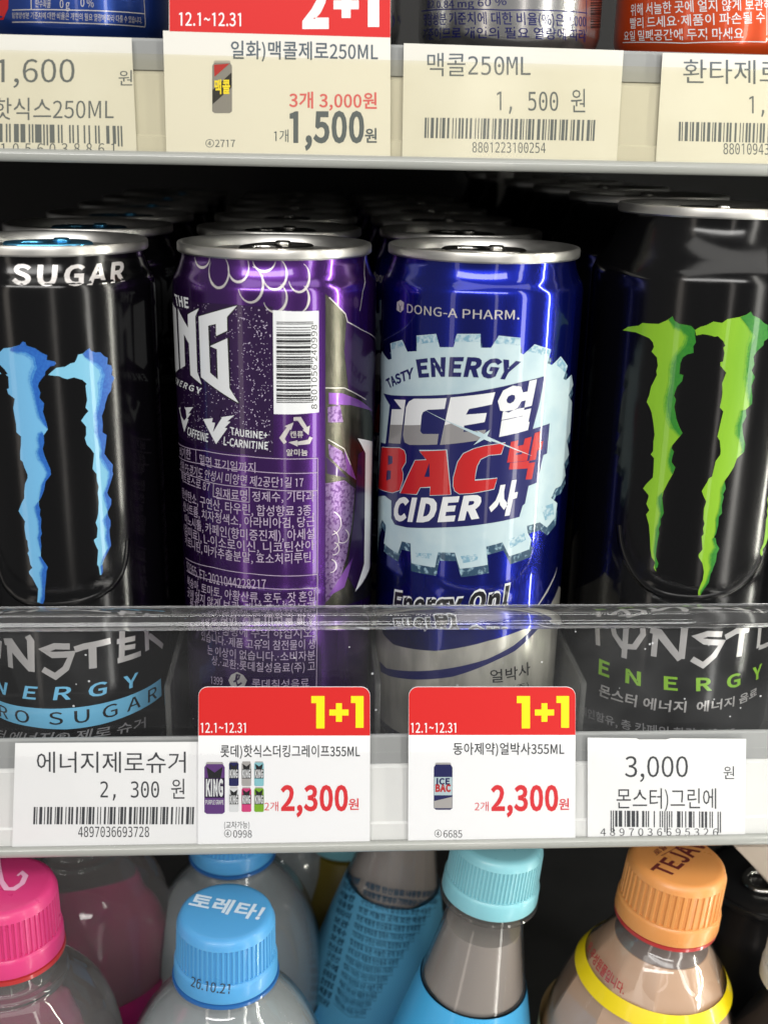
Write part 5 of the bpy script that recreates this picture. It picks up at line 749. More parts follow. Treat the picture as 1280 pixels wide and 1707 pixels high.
# ------------------------------------------------------------------ cans
def can_profile(R, H, zn, lr=27.0):
    """(r,z) outer body from the foot to just under the lid seam"""
    nr = lr-1.1
    p = [(0, 6.5), (12, 4.5), (18, 1.6), (20.2, .2), (21.6, 0), (23, .9), (R-2.2, 5.2), (R-.7, 7.6), (R, 10.5)]
    body = [(R, z) for z in np.linspace(14, zn-1.5, 10)]
    d = R-nr; top = H-3.0
    neck = [(R-.02*d, zn-.6), (R-.07*d, zn+.4), (R-.18*d, zn+.1*(top-zn)+.8), (R-.45*d, zn+.32*(top-zn)), (R-.72*d, zn+.55*(top-zn)), (R-.92*d, zn+.78*(top-zn)), (nr, top-.8), (nr, H-2.6)]
    return p+body+neck
def lid_mesh(H, lr=27.0):
    p = [(lr-1.1, H-2.8), (lr-.25, H-2.7), (lr, H-2.3), (lr, H-.6), (lr-.2, H-.15), (lr-.6, H), (lr-1.1, H-.1), (lr-1.5, H-.6), (lr-1.9, H-2.2), (lr-3.0, H-5.6), (lr-3.4, H-6.3), (lr-4.0, H-6.5), (lr-4.5, H-6.0), (lr-4.8, H-3.6), (lr-5.3, H-2.9), (lr-6.2, H-2.7), (8, H-2.7), (7.6, H-2.9), (0, H-2.9)]
    return lathe(p, 128, 'lid', ang=30)
def tab_mesh():
    """pull tab: rounded plate with a finger hole and a raised nose, lying in xy"""
    bm = bmesh.new(); n = 40; o = []; i_ = []
    for k in range(n):
        a = 2*math.pi*k/n; x = 7.9*math.copysign(abs(math.cos(a))**.75, math.cos(a)); y = 12*math.copysign(abs(math.sin(a))**.8, math.sin(a)); o.append((x*(1-.012*y), y))
        i_.append((4.6*math.cos(a), 4.6+4.4*math.sin(a)))
    def ring(P, z, sh=0, c=(0, 0)):
        R = []
        for p in P:
            d = Vector((p[0]-c[0], p[1]-c[1])); d = d*(1-sh/max(d.length, .1)); R.append(bm.verts.new(((c[0]+d.x)*S, (c[1]+d.y)*S, z*S)))
        return R
    O = [ring(o, z, sh) for z, sh in ((0.1, .5), (.45, 0), (1.1, 0), (1.5, .6), (1.45, 1.4))]
    I = [ring(i_, z, sh, (0, 4.6)) for z, sh in ((.1, -.3), (.5, 0), (1.1, 0), (1.5, -.5), (1.4, -1.0))]
    for Rg in (O, I):
        for a, b in zip(Rg, Rg[1:]):
            for k in range(n): bm.faces.new((a[k], a[(k+1) % n], b[(k+1) % n], b[k]))
    for k in range(n):
        bm.faces.new((O[-1][k], O[-1][(k+1) % n], I[-1][(k+1) % n], I[-1][k])); bm.faces.new((O[0][k], O[0][(k+1) % n], I[0][(k+1) % n], I[0][k]))
    r = bmesh.ops.create_cone(bm, cap_ends=True, segments=16, radius1=2.6*S, radius2=2.0*S, depth=1.0*S)
    for v in r['verts']: v.co += Vector((0, -3.6, 1.9))*S
    me = bm_mesh(bm, 'pull_tab', True); return me
LIDS = {}
TAB = None
def make_can(name, loc, R, H, zn, m, label, cat='drink can', group=None, tab='tab_metal', tab_rot=0.0, lr=27.0):
    t = empty(name, loc, label, cat, group); prof = can_profile(R, H, zn, lr)
    b = link('body', lathe(prof, 160, 'body', ang=60), t, m)
    if (H, lr) not in LIDS: LIDS[(H, lr)] = lid_mesh(H, lr); LIDS[(H, lr)].materials.append(MATS['aluminium'])
    l = link('lid', LIDS[(H, lr)], t)
    tm = tab_mesh(); p = link('pull_tab', tm, l, tab); p.location = (0, 0, (H-2.5)*S); p.rotation_euler = (0, 0, tab_rot)
    return t, Turned(loc, prof, R)
def copy_can(src, loc, label, rz=0.0, prints=True, group=None):
    r = src.copy(); COL.objects.link(r); r.location = Vector(loc)*S; r.rotation_euler = (0, 0, rz); r['label'] = label
    if group: r['group'] = group
    for ch in list(src.children):
        if not prints and ch.name.split('.')[0] not in ('body', 'lid'): continue
        c = ch.copy(); COL.objects.link(c); c.parent = r
        for q in list(ch.children):
            d = q.copy(); COL.objects.link(d); d.parent = c
    return r
XL, XP, XU, XM = -83.35, -21.04, 37.71, 104.3

# ---- claw outlines (crop coordinates)
z1, z2 = Z(5.818, 0, 560), Z(5.818, 0, 790)
LC1_R = z1((-60, 215), (-5, 165), (40, 120), (110, 112), (195, 88), (225, 55), (250, 62), (262, 95), (345, 120), (400, 160), (462, 188), (455, 232), (535, 248), (548, 266), (528, 288), (495, 292), (462, 325), (443, 345), (440, 378), (412, 410), (380, 455), (372, 490), (396, 548), (386, 600), (432, 655), (420, 735), (440, 800), (455, 850), (468, 905), (428, 962), (432, 1035), (418, 1095), (435, 1160), (460, 1220), (492, 1290), (498, 1345)) \
    + z2((445, 75), (430, 160), (405, 225), (380, 265), (382, 310), (396, 345), (390, 400), (405, 435), (400, 520), (410, 580), (396, 615), (405, 700), (400, 760), (400, 800), (440, 860), (468, 905), (455, 945), (452, 1010), (445, 1070), (440, 1110), (437, 1215), (420, 1265), (385, 1305))
LC1_L = z2((368, 1310), (365, 1270), (368, 1220), (375, 1115), (340, 1050), (320, 1010), (290, 970), (285, 945), (318, 910), (300, 880), (285, 800), (272, 770), (285, 745), (275, 700), (272, 650), (258, 632), (245, 550), (242, 510), (247, 460), (205, 395), (185, 360), (215, 280), (240, 235), (240, 170), (248, 95), (272, 40)) \
    + z1((272, 1345), (240, 1270), (225, 1220), (202, 1200), (200, 1130), (208, 1050), (208, 975), (165, 935), (160, 850), (150, 800), (133, 700), (148, 610), (85, 560), (72, 515), (92, 508), (88, 440), (85, 395), (60, 375), (80, 368), (50, 325), (0, 275), (-40, 262), (-90, 250))
LC1_D = [z1((110, 116), (195, 88), (225, 55), (250, 62), (262, 95), (345, 120), (400, 160), (462, 188), (455, 232), (535, 248), (548, 266), (528, 288), (495, 292), (462, 325), (443, 345), (440, 378), (412, 410), (380, 455), (372, 490), (396, 548), (386, 600), (432, 655), (420, 735), (440, 800), (455, 850), (466, 900), (430, 872), (365, 790), (345, 720), (325, 620), (300, 520), (275, 440), (285, 350), (312, 290), (302, 232), (240, 188), (170, 175), (100, 150)),
         z1((428, 962), (432, 1035), (418, 1095), (435, 1160), (460, 1220), (492, 1290), (498, 1345), (445, 1413), (430, 1498), (405, 1563), (382, 1595), (386, 1530), (400, 1448), (440, 1370), (450, 1330), (420, 1270), (365, 1200), (345, 1130), (370, 1070), (352, 1000), (367, 942), (410, 920)),
         z2((376, 268), (382, 310), (396, 345), (390, 400), (405, 435), (400, 520), (410, 580), (396, 615), (405, 700), (398, 758), (383, 700), (362, 620), (375, 560), (368, 470), (345, 390), (330, 320)),
         z2((400, 800), (440, 860), (468, 905), (455, 945), (452, 1010), (445, 1070), (440, 1110), (437, 1215), (420, 1265), (385, 1300), (385, 1240), (402, 1180), (405, 1100), (395, 1040), (383, 960), (410, 900), (395, 860), (374, 805))]
LC2 = z1((470, 378), (500, 350), (550, 308), (630, 300), (690, 265), (725, 258), (745, 225), (760, 180), (805, 172), (840, 140), (870, 118), (885, 145), (930, 160), (975, 158), (1010, 195), (1045, 212), (1040, 275), (1078, 285), (1090, 330), (1080, 375), (1110, 405), (1085, 460), (1075, 530), (1045, 575), (1020, 660), (1015, 700), (988, 775), (997, 850), (995, 935), (1035, 960), (1025, 1050), (1012, 1140), (1045, 1190), (1095, 1250), (1090, 1310), (1098, 1340)) \
    + z2((1070, 90), (1040, 180), (1052, 210), (1080, 245), (1078, 295), (1045, 365), (1050, 410), (1072, 450), (1072, 500), (1062, 540), (1065, 600), (1078, 690), (1040, 770), (1010, 830), (995, 880), (1000, 945), (985, 980), (972, 980), (960, 900), (945, 880), (950, 800), (955, 740), (930, 690), (912, 640), (942, 615), (950, 530), (930, 470), (945, 430), (955, 380), (960, 270), (950, 180), (960, 125), (945, 75), (940, 40)) \
    + z1((940, 1340), (900, 1290), (910, 1200), (915, 1140), (880, 1090), (845, 1055), (825, 990), (838, 960), (838, 880), (790, 820), (825, 770), (860, 728), (832, 695), (848, 620), (838, 540), (832, 480), (845, 465), (800, 425), (720, 402), (660, 418), (620, 410), (580, 390), (520, 385))
LC2_D = [z1((805, 176), (840, 140), (870, 118), (885, 145), (930, 160), (975, 158), (1010, 195), (1045, 212), (1040, 275), (1078, 285), (1090, 330), (1080, 375), (1110, 405), (1085, 460), (1075, 530), (1045, 575), (1020, 660), (1015, 700), (988, 775), (997, 850), (995, 935), (1035, 960), (1025, 1050), (1012, 1140), (1045, 1190), (1095, 1250), (1090, 1310), (1098, 1340), (1040, 1370), (1050, 1320), (1000, 1260), (965, 1180), (975, 1100), (950, 1010), (915, 930), (925, 840), (910, 780), (945, 650), (955, 540), (945, 460), (975, 380), (960, 330), (900, 270), (830, 215)),
         z2((1095, 8), (1070, 90), (1040, 180), (1052, 210), (1080, 245), (1078, 295), (1045, 365), (1020, 300), (998, 200), (1030, 110), (1050, 10)),
         z2((1042, 372), (1050, 410), (1072, 450), (1072, 500), (1062, 540), (1065, 600), (1078, 690), (1040, 770), (1010, 830), (975, 890), (1000, 800), (1045, 720), (1015, 630), (1028, 540), (990, 450)),
         z2((972, 890), (995, 880), (1000, 945), (985, 980))]
z3, z4 = Z(5.12, 1030, 510), Z(5.12, 1030, 750)
GA = z3((38, 208), (85, 178), (175, 168), (205, 145), (260, 150), (345, 153), (420, 120), (462, 88), (480, 125), (520, 152), (620, 170), (655, 205), (655, 255), (662, 310), (640, 345), (642, 400), (590, 412), (550, 440), (530, 490), (522, 580), (555, 590), (545, 640), (500, 690), (475, 765), (492, 800), (478, 860), (488, 910), (495, 960), (520, 1030), (548, 1085), (510, 1130), (460, 1190), (455, 1215)) \
    + z4((475, 15), (460, 65), (455, 105), (487, 150), (465, 205), (425, 275), (385, 355), (375, 410), (388, 540), (362, 590), (362, 635), (345, 670), (350, 710), (335, 780), (325, 850), (320, 910), (342, 970), (335, 1000), (318, 1013), (325, 1035), (316, 1030), (302, 1005), (315, 960), (285, 915), (275, 850), (270, 740), (262, 640), (238, 550), (265, 515), (240, 460), (258, 405), (258, 385), (212, 328), (240, 290), (295, 235), (300, 180), (305, 70), (278, 38), (298, 8)) \
    + z3((300, 1160), (310, 1100), (300, 1000), (285, 910), (270, 870), (243, 818), (265, 760), (280, 690), (310, 630), (330, 590), (325, 555), (338, 510), (330, 440), (285, 390), (305, 350), (295, 310), (265, 275), (205, 248), (150, 225))
GA_D = [z3((430, 118), (462, 88), (480, 125), (520, 152), (620, 170), (655, 205), (655, 255), (662, 310), (640, 345), (642, 400), (590, 412), (550, 440), (530, 490), (522, 580), (555, 590), (545, 640), (500, 690), (475, 765), (492, 800), (478, 860), (488, 910), (495, 960), (520, 1030), (548, 1085), (515, 1118), (475, 1075), (435, 1040), (405, 970), (385, 880), (385, 800), (408, 720), (428, 640), (425, 560), (437, 490), (470, 420), (535, 340), (565, 270), (540, 222), (470, 195)),
        z3((455, 1192), (455, 1215), (475, 1244), (460, 1294), (455, 1334), (487, 1379), (462, 1436), (425, 1389), (415, 1319), (432, 1244)),
        z4((378, 358), (375, 410), (388, 540), (362, 590), (362, 635), (345, 670), (350, 710), (335, 780), (325, 850), (320, 910), (342, 970), (335, 1000), (315, 1015), (310, 930), (298, 860), (310, 760), (314, 680), (334, 620), (350, 540), (325, 460), (330, 400))]
GB = z3((655, 205), (700, 178), (750, 165), (810, 133), (885, 145), (930, 112), (1030, 95), (1090, 75), (1130, 48), (1145, 80), (1200, 105), (1240, 145), (1275, 165), (1270, 205), (1295, 230), (1290, 265), (1240, 300), (1235, 335), (1180, 385), (1150, 435), (1158, 500), (1135, 550), (1162, 605), (1132, 680), (1140, 770), (1138, 835), (1085, 885), (1090, 940), (1055, 1010), (1060, 1090), (1080, 1180), (1070, 1245)) \
    + z4((1010, 75), (985, 145), (945, 210), (905, 265), (915, 330), (890, 380), (898, 400), (880, 470), (882, 540), (855, 570), (850, 640), (830, 720), (815, 745), (830, 755), (835, 800), (860, 840), (840, 880), (830, 950), (810, 1000), (800, 1030), (785, 1060), (770, 1130), (720, 1200), (700, 1240), (680, 1240), (682, 1200), (710, 1130), (720, 1110), (730, 1040), (718, 970), (685, 915), (685, 890), (718, 850), (710, 740), (728, 715), (722, 670), (735, 630), (725, 590), (730, 500), (750, 440), (725, 390), (712, 350), (760, 270), (770, 245), (800, 225), (815, 160), (830, 95), (870, 40), (873, 5)) \
    + z3((865, 1150), (845, 1115), (860, 1050), (880, 960), (895, 900), (865, 865), (880, 800), (888, 740), (885, 660), (920, 570), (870, 510), (870, 480), (893, 475), (905, 400), (895, 355), (912, 340), (895, 300), (850, 258), (820, 262), (780, 250), (720, 240), (665, 252))
GB_D = [z3((1040, 95), (1090, 75), (1130, 48), (1145, 80), (1200, 105), (1240, 145), (1275, 165), (1270, 205), (1295, 230), (1290, 265), (1240, 300), (1235, 335), (1180, 385), (1150, 435), (1158, 500), (1135, 550), (1162, 605), (1132, 680), (1140, 770), (1138, 835), (1115, 855), (1085, 725), (1062, 620), (1075, 520), (1082, 420), (1092, 330), (1125, 240), (1100, 170)),
        z3((1085, 885), (1090, 940), (1055, 1010), (1060, 1090), (1080, 1180), (1070, 1245), (1040, 1262), (1050, 1220), (1035, 1165), (990, 1090), (995, 1020), (1020, 950), (1035, 895)),
        z4((905, 268), (915, 330), (890, 380), (898, 400), (880, 470), (882, 540), (855, 570), (850, 640), (830, 720), (815, 742), (830, 680), (825, 590), (850, 520), (865, 430), (868, 330)),
        z4((815, 745), (830, 755), (835, 800), (860, 840), (840, 880), (830, 950), (810, 1000), (800, 1030), (785, 1060), (770, 1130), (720, 1200), (700, 1236), (695, 1205), (740, 1140), (780, 1010), (765, 950), (770, 890), (815, 830), (795, 765))]
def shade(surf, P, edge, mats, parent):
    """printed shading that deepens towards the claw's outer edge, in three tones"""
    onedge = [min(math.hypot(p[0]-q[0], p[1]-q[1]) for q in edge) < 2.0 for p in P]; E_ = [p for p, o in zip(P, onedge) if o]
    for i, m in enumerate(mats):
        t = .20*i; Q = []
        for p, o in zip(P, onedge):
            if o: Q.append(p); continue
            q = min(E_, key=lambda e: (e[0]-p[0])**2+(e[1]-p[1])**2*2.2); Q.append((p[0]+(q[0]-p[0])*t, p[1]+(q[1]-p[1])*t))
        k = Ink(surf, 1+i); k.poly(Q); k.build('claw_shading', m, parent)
def ridge(surf, pts, wd, hgt, parent, m, name='embossed_line'):
    """raised rounded line pressed into the can wall"""
    P = [np.array(surf.uv(*p)) for p in pts]; C = []
    for i in range(len(P)-1):
        for k in range(6): C.append(P[i]+(P[i+1]-P[i])*k/6)
    C.append(P[-1])
    for _ in range(6): C = [C[0]]+[(C[i-1]+2*C[i]+C[i+1])/4 for i in range(1, len(C)-1)]+[C[-1]]
    bm = bmesh.new(); rows = []
    for i, c in enumerate(C):
        d = C[min(i+1, len(C)-1)]-C[max(i-1, 0)]; d /= np.linalg.norm(d); n = np.array([-d[1], d[0]])
        rows.append([bm.verts.new(Vector(surf.xyz(*(c+n*t*wd/2), -.03+hgt*math.cos(t*math.pi/2)**1.2))*S) for t in np.linspace(-1, 1, 9)])
    for a, b in zip(rows, rows[1:]):
        for k in range(8): bm.faces.new((a[k], a[k+1], b[k+1], b[k]))
    link(name, bm_mesh(bm, name, True), parent, m)

# ---- black zero-sugar can
canL, sL = make_can('drink_can', (XL, 0, 0), 28.6, 156, 145, 'black_can', 'black can with light blue claw marks and SUGAR on its neck, blue pull tab', group='tall cans in the front row', tab='tab_blue', tab_rot=1.9)
k = Ink(sL); k.poly(LC1_R+LC1_L); k.build('claw_mark', 'ink_claw_blue', canL)
k = Ink(sL); k.poly(LC2); k.build('claw_mark', 'ink_claw_cyan', canL)
k = Ink(sL, 1)
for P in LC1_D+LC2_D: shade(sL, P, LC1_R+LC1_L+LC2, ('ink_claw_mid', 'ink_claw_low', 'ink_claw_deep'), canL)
c0 = sL.uv(50, 640)[0]      # third claw, round the left side
k = Ink(sL); k.poly_uv([(2*c0-u-2.5, v) for u, v in [sL.uv(*p) for p in LC2]]); k.build('claw_mark', 'ink_claw_blue', canL)
k = Ink(sL); k.text('SUGAR', [(20, 472), (112, 475), (209, 467)], [(21, 441), (114, 443), (209, 436)], bold=.035, space=1.12)
k.text('ZERO', [(-170, 440), (-100, 462), (-16, 471)], [(-168, 408), (-98, 432), (-14, 441)], bold=.035, space=1.12); k.build('lettering', 'ink_silver', canL, vstep=1.2)
zt = Z(3.765, 0, 1000)
k = Ink(sL)
for P, wd in (([(60, 262), (70, 425)], 5.0), ([(30, 262), (60, 262), (200, 440)], 5.6), ([(175, 225), (195, 255), (200, 450)], 5.4), ([(440, 292), (345, 290), (272, 318), (330, 345), (452, 340), (415, 430), (350, 480), (272, 435)], 5.2), ([(470, 312), (530, 292), (695, 256)], 5.2), ([(582, 288), (585, 430)], 6.0), ([(768, 190), (765, 385)], 5.0), ([(735, 262), (850, 240)], 4.4), ([(755, 305), (850, 290)], 4.2), ([(740, 382), (885, 335)], 4.6), ([(920, 165), (925, 318)], 4.6), ([(925, 180), (1000, 172)], 3.6), ([(935, 222), (1022, 292)], 4.4), ([(-60, 250), (-75, 330), (-40, 390), (-5, 350), (0, 270), (-55, 240)], 5)):
    k.stroke(zt(*P), [x*.21*1.75 for x in [wd]*len(P)])
k.build('lettering', 'ink_silver', canL)
k = Ink(sL); k.text('ENERGY', zt((-95, 520), (200, 622), (870, 535)), zt((-95, 455), (200, 545), (870, 455)), bold=.02, space=1.75)
k.poly(zt((-330, 470), (-150, 590), (0, 632), (200, 676), (420, 680), (640, 650), (850, 585), (1010, 492), (1015, 600), (860, 700), (640, 780), (420, 812), (200, 795), (0, 735), (-160, 690), (-330, 570)))
k.build('sky_blue_band', 'ink_sky_band', canL)
k = Ink(sL, 1); k.text('ZERO SUGAR', zt((-170, 648), (330, 782), (985, 612)), zt((-170, 575), (330, 706), (985, 535)), bold=.006, space=1.45); k.build('lettering', 'ink_black', canL)
k = Ink(sL); k.text('몬스터 에너지® 제로 슈거', zt((-70, 850), (430, 885), (915, 800)), zt((-70, 785), (430, 825), (915, 735)), bold=.01); k.build('lettering', 'ink_grey', canL)
ridge(sL, z2((-60, 800), (0, 985), (60, 1110), (180, 1215), (300, 1262), (500, 1278), (750, 1255), (950, 1190), (1100, 1090), (1190, 960), (1228, 800), (1240, 640)), 1.9, .32, canL, 'black_can')

# ---- tall black can with green claws
canM, sM = make_can('drink_can', (XM, 4.4, 0), 33, 168, 150, 'black_can', 'tallest black can with green claw marks at the right edge', group='tall cans in the front row', tab_rot=.4)
for P in (GA, GB): k = Ink(sM); k.poly(P); k.build('claw_mark', 'ink_green', canM)
ua = [sM.uv(*p) for p in GA]; um = sM.uv(1189, 700)[0]; tip = sM.uv(1266, 930); ut = [(2*um-u, v) for u, v in ua]; lo = min(ut, key=lambda p: p[1])
k = Ink(sM); k.poly_uv([(u+tip[0]-lo[0], v+tip[1]-lo[1]) for u, v in ut]); k.build('claw_mark', 'ink_green', canM)
k = Ink(sM, 1)
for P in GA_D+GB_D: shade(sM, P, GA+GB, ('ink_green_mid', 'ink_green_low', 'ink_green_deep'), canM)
zt = Z(3.765, 940, 1000)
k = Ink(sM)
for P, wd in (([(205, 90), (212, 285)], 5), ([(300, 130), (315, 215), (365, 290), (440, 295), (495, 215), (490, 150), (420, 110), (330, 115)], 4.6), ([(395, 80), (375, 365)], 4.8), ([(575, 200), (560, 355)], 4.6), ([(540, 188), (590, 200), (728, 375)], 5.4), ([(740, 140), (755, 170), (735, 370)], 5), ([(990, 215), (900, 212), (830, 235), (880, 262), (990, 268), (940, 350), (870, 410), (800, 370)], 5), ([(1010, 235), (1080, 195), (1160, 185)], 5), ([(1115, 200), (1095, 355)], 5.6), ([(1230, 140), (1215, 300)], 4.6), ([(1220, 300), (1290, 270)], 4)):
    k.stroke(zt(*P), [x*.21*1.75 for x in [wd]*len(P)])
k.build('lettering', 'ink_silver', canM)
k = Ink(sM); k.text('ENERGY', zt((215, 460), (700, 566), (1235, 480)), zt((220, 372), (700, 488), (1240, 400)), bold=.03, space=1.9); k.build('lettering', 'ink_green', canM)
k = Ink(sM); k.text('몬스터 에너지  에너지 음료', zt((215, 598), (640, 700), (1205, 600)), zt((225, 525), (650, 630), (1210, 545)), bold=.02)
k.build('lettering', 'ink_silver', canM)
k = Ink(sM); k.text('카페인함유, 총 카페인 함량 140 mg', zt((60, 690), (560, 845), (1065, 845)), zt((60, 635), (560, 785), (1070, 785)), bold=.01); k.build('lettering', 'ink_grey', canM)
ridge(sM, z4((0, 640), (15, 800), (60, 940), (150, 1090), (250, 1180), (400, 1245), (600, 1272), (800, 1260), (1000, 1190), (1100, 1110), (1165, 1025), (1215, 900)), 2.2, .38, canM, 'black_can')

# ---- purple can
canP, sP = make_can('drink_can', (XP, 0, 0), 28.6, 156, 145, 'purple_can', 'purple grape can with white barcode and silver pull tab', group='tall cans in the front row', tab_rot=2.5)
zk, za, zb = Z(6.095, 270, 470), Z(3.4595, 270, 370), Z(3.4595, 270, 700)
k = Ink(sP); k.poly([(278, 496), (300, 499), (380, 507), (455, 511), (456, 760), (400, 757), (340, 745), (305, 732), (280, 720)]); k.build('dark_panel', 'ink_plum', canP)
k = Ink(sP, 1); rnd = random.Random(3); u0, u1 = sP.uv(292, 600)[0], sP.uv(455, 600)[0]; v1, v0 = sP.uv(420, 512)[1], sP.uv(420, 752)[1]
for _ in range(900):
    f = rnd.random()**.55; u = u0+f*(u1-u0)-.4; v = v0+rnd.random()*(v1-v0); a = rnd.random()*6.28; l = .12+.35*rnd.random()*f
    k.stroke_uv([(u, v), (u+l*math.cos(a), v+l*math.sin(a))], .10+.08*rnd.random())
k.build('speckle_print', 'ink_speckle', canP, kind='stuff')
KG = [(378, 350), (768, 238), (665, 355), (667, 495), (555, 548), (553, 425), (475, 445), (495, 922), (573, 990), (563, 683), (493, 652), (668, 572), (690, 1078), (783, 1230), (402, 965)]
KN = [(168, 262), (272, 465), (268, 330), (380, 268), (345, 350), (365, 910), (410, 1042), (297, 945), (280, 625), (230, 530), (242, 852), (195, 882)]
KI = [(104, 195), (150, 270), (182, 885), (148, 920), (130, 850), (110, 500)]
k = Ink(sP, 2)
for P in (KG, KN, KI): k.stroke(zk(*P), .55, True)
k.build('letter_outline', 'ink_black', canP)
k = Ink(sP, 3)
for P in (KG, KN, KI): k.poly(zk(*P))
k.text('THE', zk((150, 232), (278, 264)), zk((133, 125), (275, 166)), bold=.035)
k.text('ENERGY', zk((146, 1028), (290, 1100), (405, 1142)), zk((150, 970), (295, 1042), (412, 1082)), bold=.03, space=1.25)
zc = Z(4.74, 270, 660)
k.poly(zc((330, 183), (575, 152), (520, 200), (545, 203), (500, 250), (520, 255), (432, 380)))
k.poly(zc((140, 92), (250, 88), (215, 140), (235, 137), (205, 180), (215, 185), (182, 285)))
k.text('CAFFEINE', zc((206, 305), (368, 363)), zc((209, 245), (371, 300)), bold=.02)
k.text('TAURINE+', zc((545, 302), (700, 328), (835, 336)), zc((541, 245), (700, 274), (837, 283)), bold=.02)
k.text('L-CARNITINE', zc((490, 385), (660, 408), (838, 420)), zc((494, 322), (660, 352), (840, 364)), bold=.02)
k.build('lettering', 'ink_white', canP)
k = Ink(sP, 4); k.poly(zc((420, 100), (478, 108), (455, 165), (478, 170), (408, 285), (425, 210), (400, 208))); k.poly(zc((165, 60), (195, 110), (200, 170), (182, 195), (160, 160), (150, 110))); k.build('symbol', 'ink_plum', canP)
# barcode label
k = Ink(sP, 2); k.poly([(455, 517), (493, 519), (531, 518), (531.5, 687), (494, 690.5), (456.5, 690)]); k.build('barcode_label', 'ink_white', canP)
k = Ink(sP, 3); barcode(k, ean13('8801056240998'), (461, 671), (461, 536), (518, 671), (518, 536), .09); k.text('8 801056 240998', [(528, 682), (528, 541)], [(519, 682), (519, 541)], bold=.01); k.build('barcode', 'ink_black', canP)
# ingredients panel
k = Ink(sP, 2)
for txt, b, t in (('비기한', [(108, 212), (170, 230)], [(105, 152), (170, 168)]), ('밑면 표기일까지', [(222, 258), (380, 292), (540, 305)], [(220, 195), (380, 232), (540, 245)]),
    ('성위 F5:경기도 안성시 미양면 제2공단1길 17', [(110, 287), (400, 370), (815, 388)], [(110, 225), (400, 308), (815, 328)]), ('메트로스로 87', [(118, 352), (278, 415)], [(115, 292), (280, 357)]),
    ('원재료명', [(312, 455), (400, 462), (492, 466)], [(310, 385), (400, 398), (492, 402)]), ('정제수, 기타과', [(522, 470), (700, 472), (878, 468)], [(520, 410), (700, 412), (878, 405)]),
    ('탄산탄소, 구연산, 타우린, 합성향료 3종,', [(122, 447), (420, 541), (875, 547)], [(120, 385), (420, 476), (875, 487)]), ('산나트륨, 치자청색소, 아라비아검, 당근', [(127, 522), (430, 610), (878, 612)], [(125, 462), (430, 549), (878, 552)]),
    ('이노시톨, 카페인(향미증진제), 아세설', [(136, 592), (430, 686), (878, 682)], [(134, 536), (430, 622), (878, 620)]), ('(감미료), L-이소로이신, 니코틴산아', [(133, 652), (430, 752), (878, 747)], [(130, 592), (430, 690), (878, 688)]),
    ('카르니틴, 마카추출분말, 효소처리루틴,', [(138, 717), (430, 815), (875, 817)], [(136, 658), (430, 754), (875, 757)]), ('02365, F7: 2021044228217', [(150, 867), (370, 957), (600, 972)], [(145, 812), (370, 903), (600, 920)]),
    ('복숭아, 토마토, 아황산류, 호두, 잣 혼입', [(150, 952), (430, 1042), (882, 1040)], [(150, 895), (430, 983), (880, 980)]), ('곳에 얼지 않게 보관, 개봉 후 냉장보관', [(150, 1016), (430, 1104), (882, 1103)], [(150, 960), (430, 1046), (882, 1045)]),
    ('용기 내용물 변질, 온도 변화로 파손', [(165, 1080), (430, 1168), (882, 1168)], [(165, 1022), (430, 1110), (882, 1110)]), ('니다. 품평에 주의 하십시오.', [(250, 1225), (480, 1252), (880, 1255)], [(250, 1170), (480, 1193), (880, 1190)]),
    ('있습니다.·제품 고유의 침전물이 생', [(230, 1270), (500, 1318), (882, 1318)], [(230, 1215), (500, 1262), (882, 1260)]), ('는 이상이 없습니다.·소비자분', [(265, 1350), (520, 1385), (882, 1384)], [(265, 1297), (520, 1330), (882, 1326)]),
    ('상.·교환:롯데칠성음료(주) 고', [(290, 1410), (520, 1448), (882, 1446)], [(290, 1355), (520, 1393), (882, 1388)]), ('롯데칠성음료', [(520, 1545), (680, 1550), (847, 1540)], [(520, 1490), (680, 1496), (847, 1486)]), ('1399', [(285, 1520), (352, 1528)], [(285, 1478), (352, 1484)])):
    k.text(txt, zb(*b), zb(*t), bold=.004)
for P in ([(90, 128), (250, 178), (500, 210), (898, 220)], [(95, 205), (250, 255), (500, 292), (898, 303)], [(300, 365), (505, 388), (898, 407)], [(105, 280), (200, 330), (300, 365)], [(300, 362), (298, 440), (400, 462), (505, 474), (505, 388)], [(198, 172), (200, 240)], [(140, 795), (300, 850), (520, 886), (895, 890)], [(145, 868), (300, 925), (520, 962), (895, 966)], [(898, 219), (897, 700), (895, 1080), (890, 1545)]):
    k.stroke(zb(*P), .22)
k.build('ingredients_lettering', 'ink_lilac', canP)
k = Ink(sP, 2); k.poly(zb((385, 1500), (400, 1470), (435, 1452), (470, 1470), (492, 1500), (478, 1535), (440, 1552), (400, 1535))); k.build('maker_emblem', 'ink_silver', canP)
for st, hd in (([(1040, 182), (1085, 180), (1137, 258)], [(1110, 268), (1168, 232), (1158, 308)]), ([(1178, 325), (1160, 362), (1072, 374)], [(1070, 350), (1072, 400), (998, 365)]), ([(975, 372), (948, 335), (1002, 250)], [(970, 238), (1040, 208), (1020, 270)])):
    k = Ink(sP, 2); k.stroke(zc(*st), 1.0); k.poly(zc(*hd)); k.build('recycling_arrow', 'ink_silver', canP)
k = Ink(sP, 2); k.text('캔류', zc((1012, 330), (1116, 328)), zc((1012, 278), (1116, 276)), bold=.02); k.text('알미늄', zc((982, 472), (1150, 470)), zc((982, 420), (1150, 418)), bold=.02); k.build('lettering', 'ink_silver', canP)
k = Ink(sP, 3); k.stroke(zb((415, 1510), (445, 1490), (450, 1470), (435, 1468), (428, 1500), (438, 1530), (462, 1515)), .5); k.build('symbol', 'ink_plum', canP)
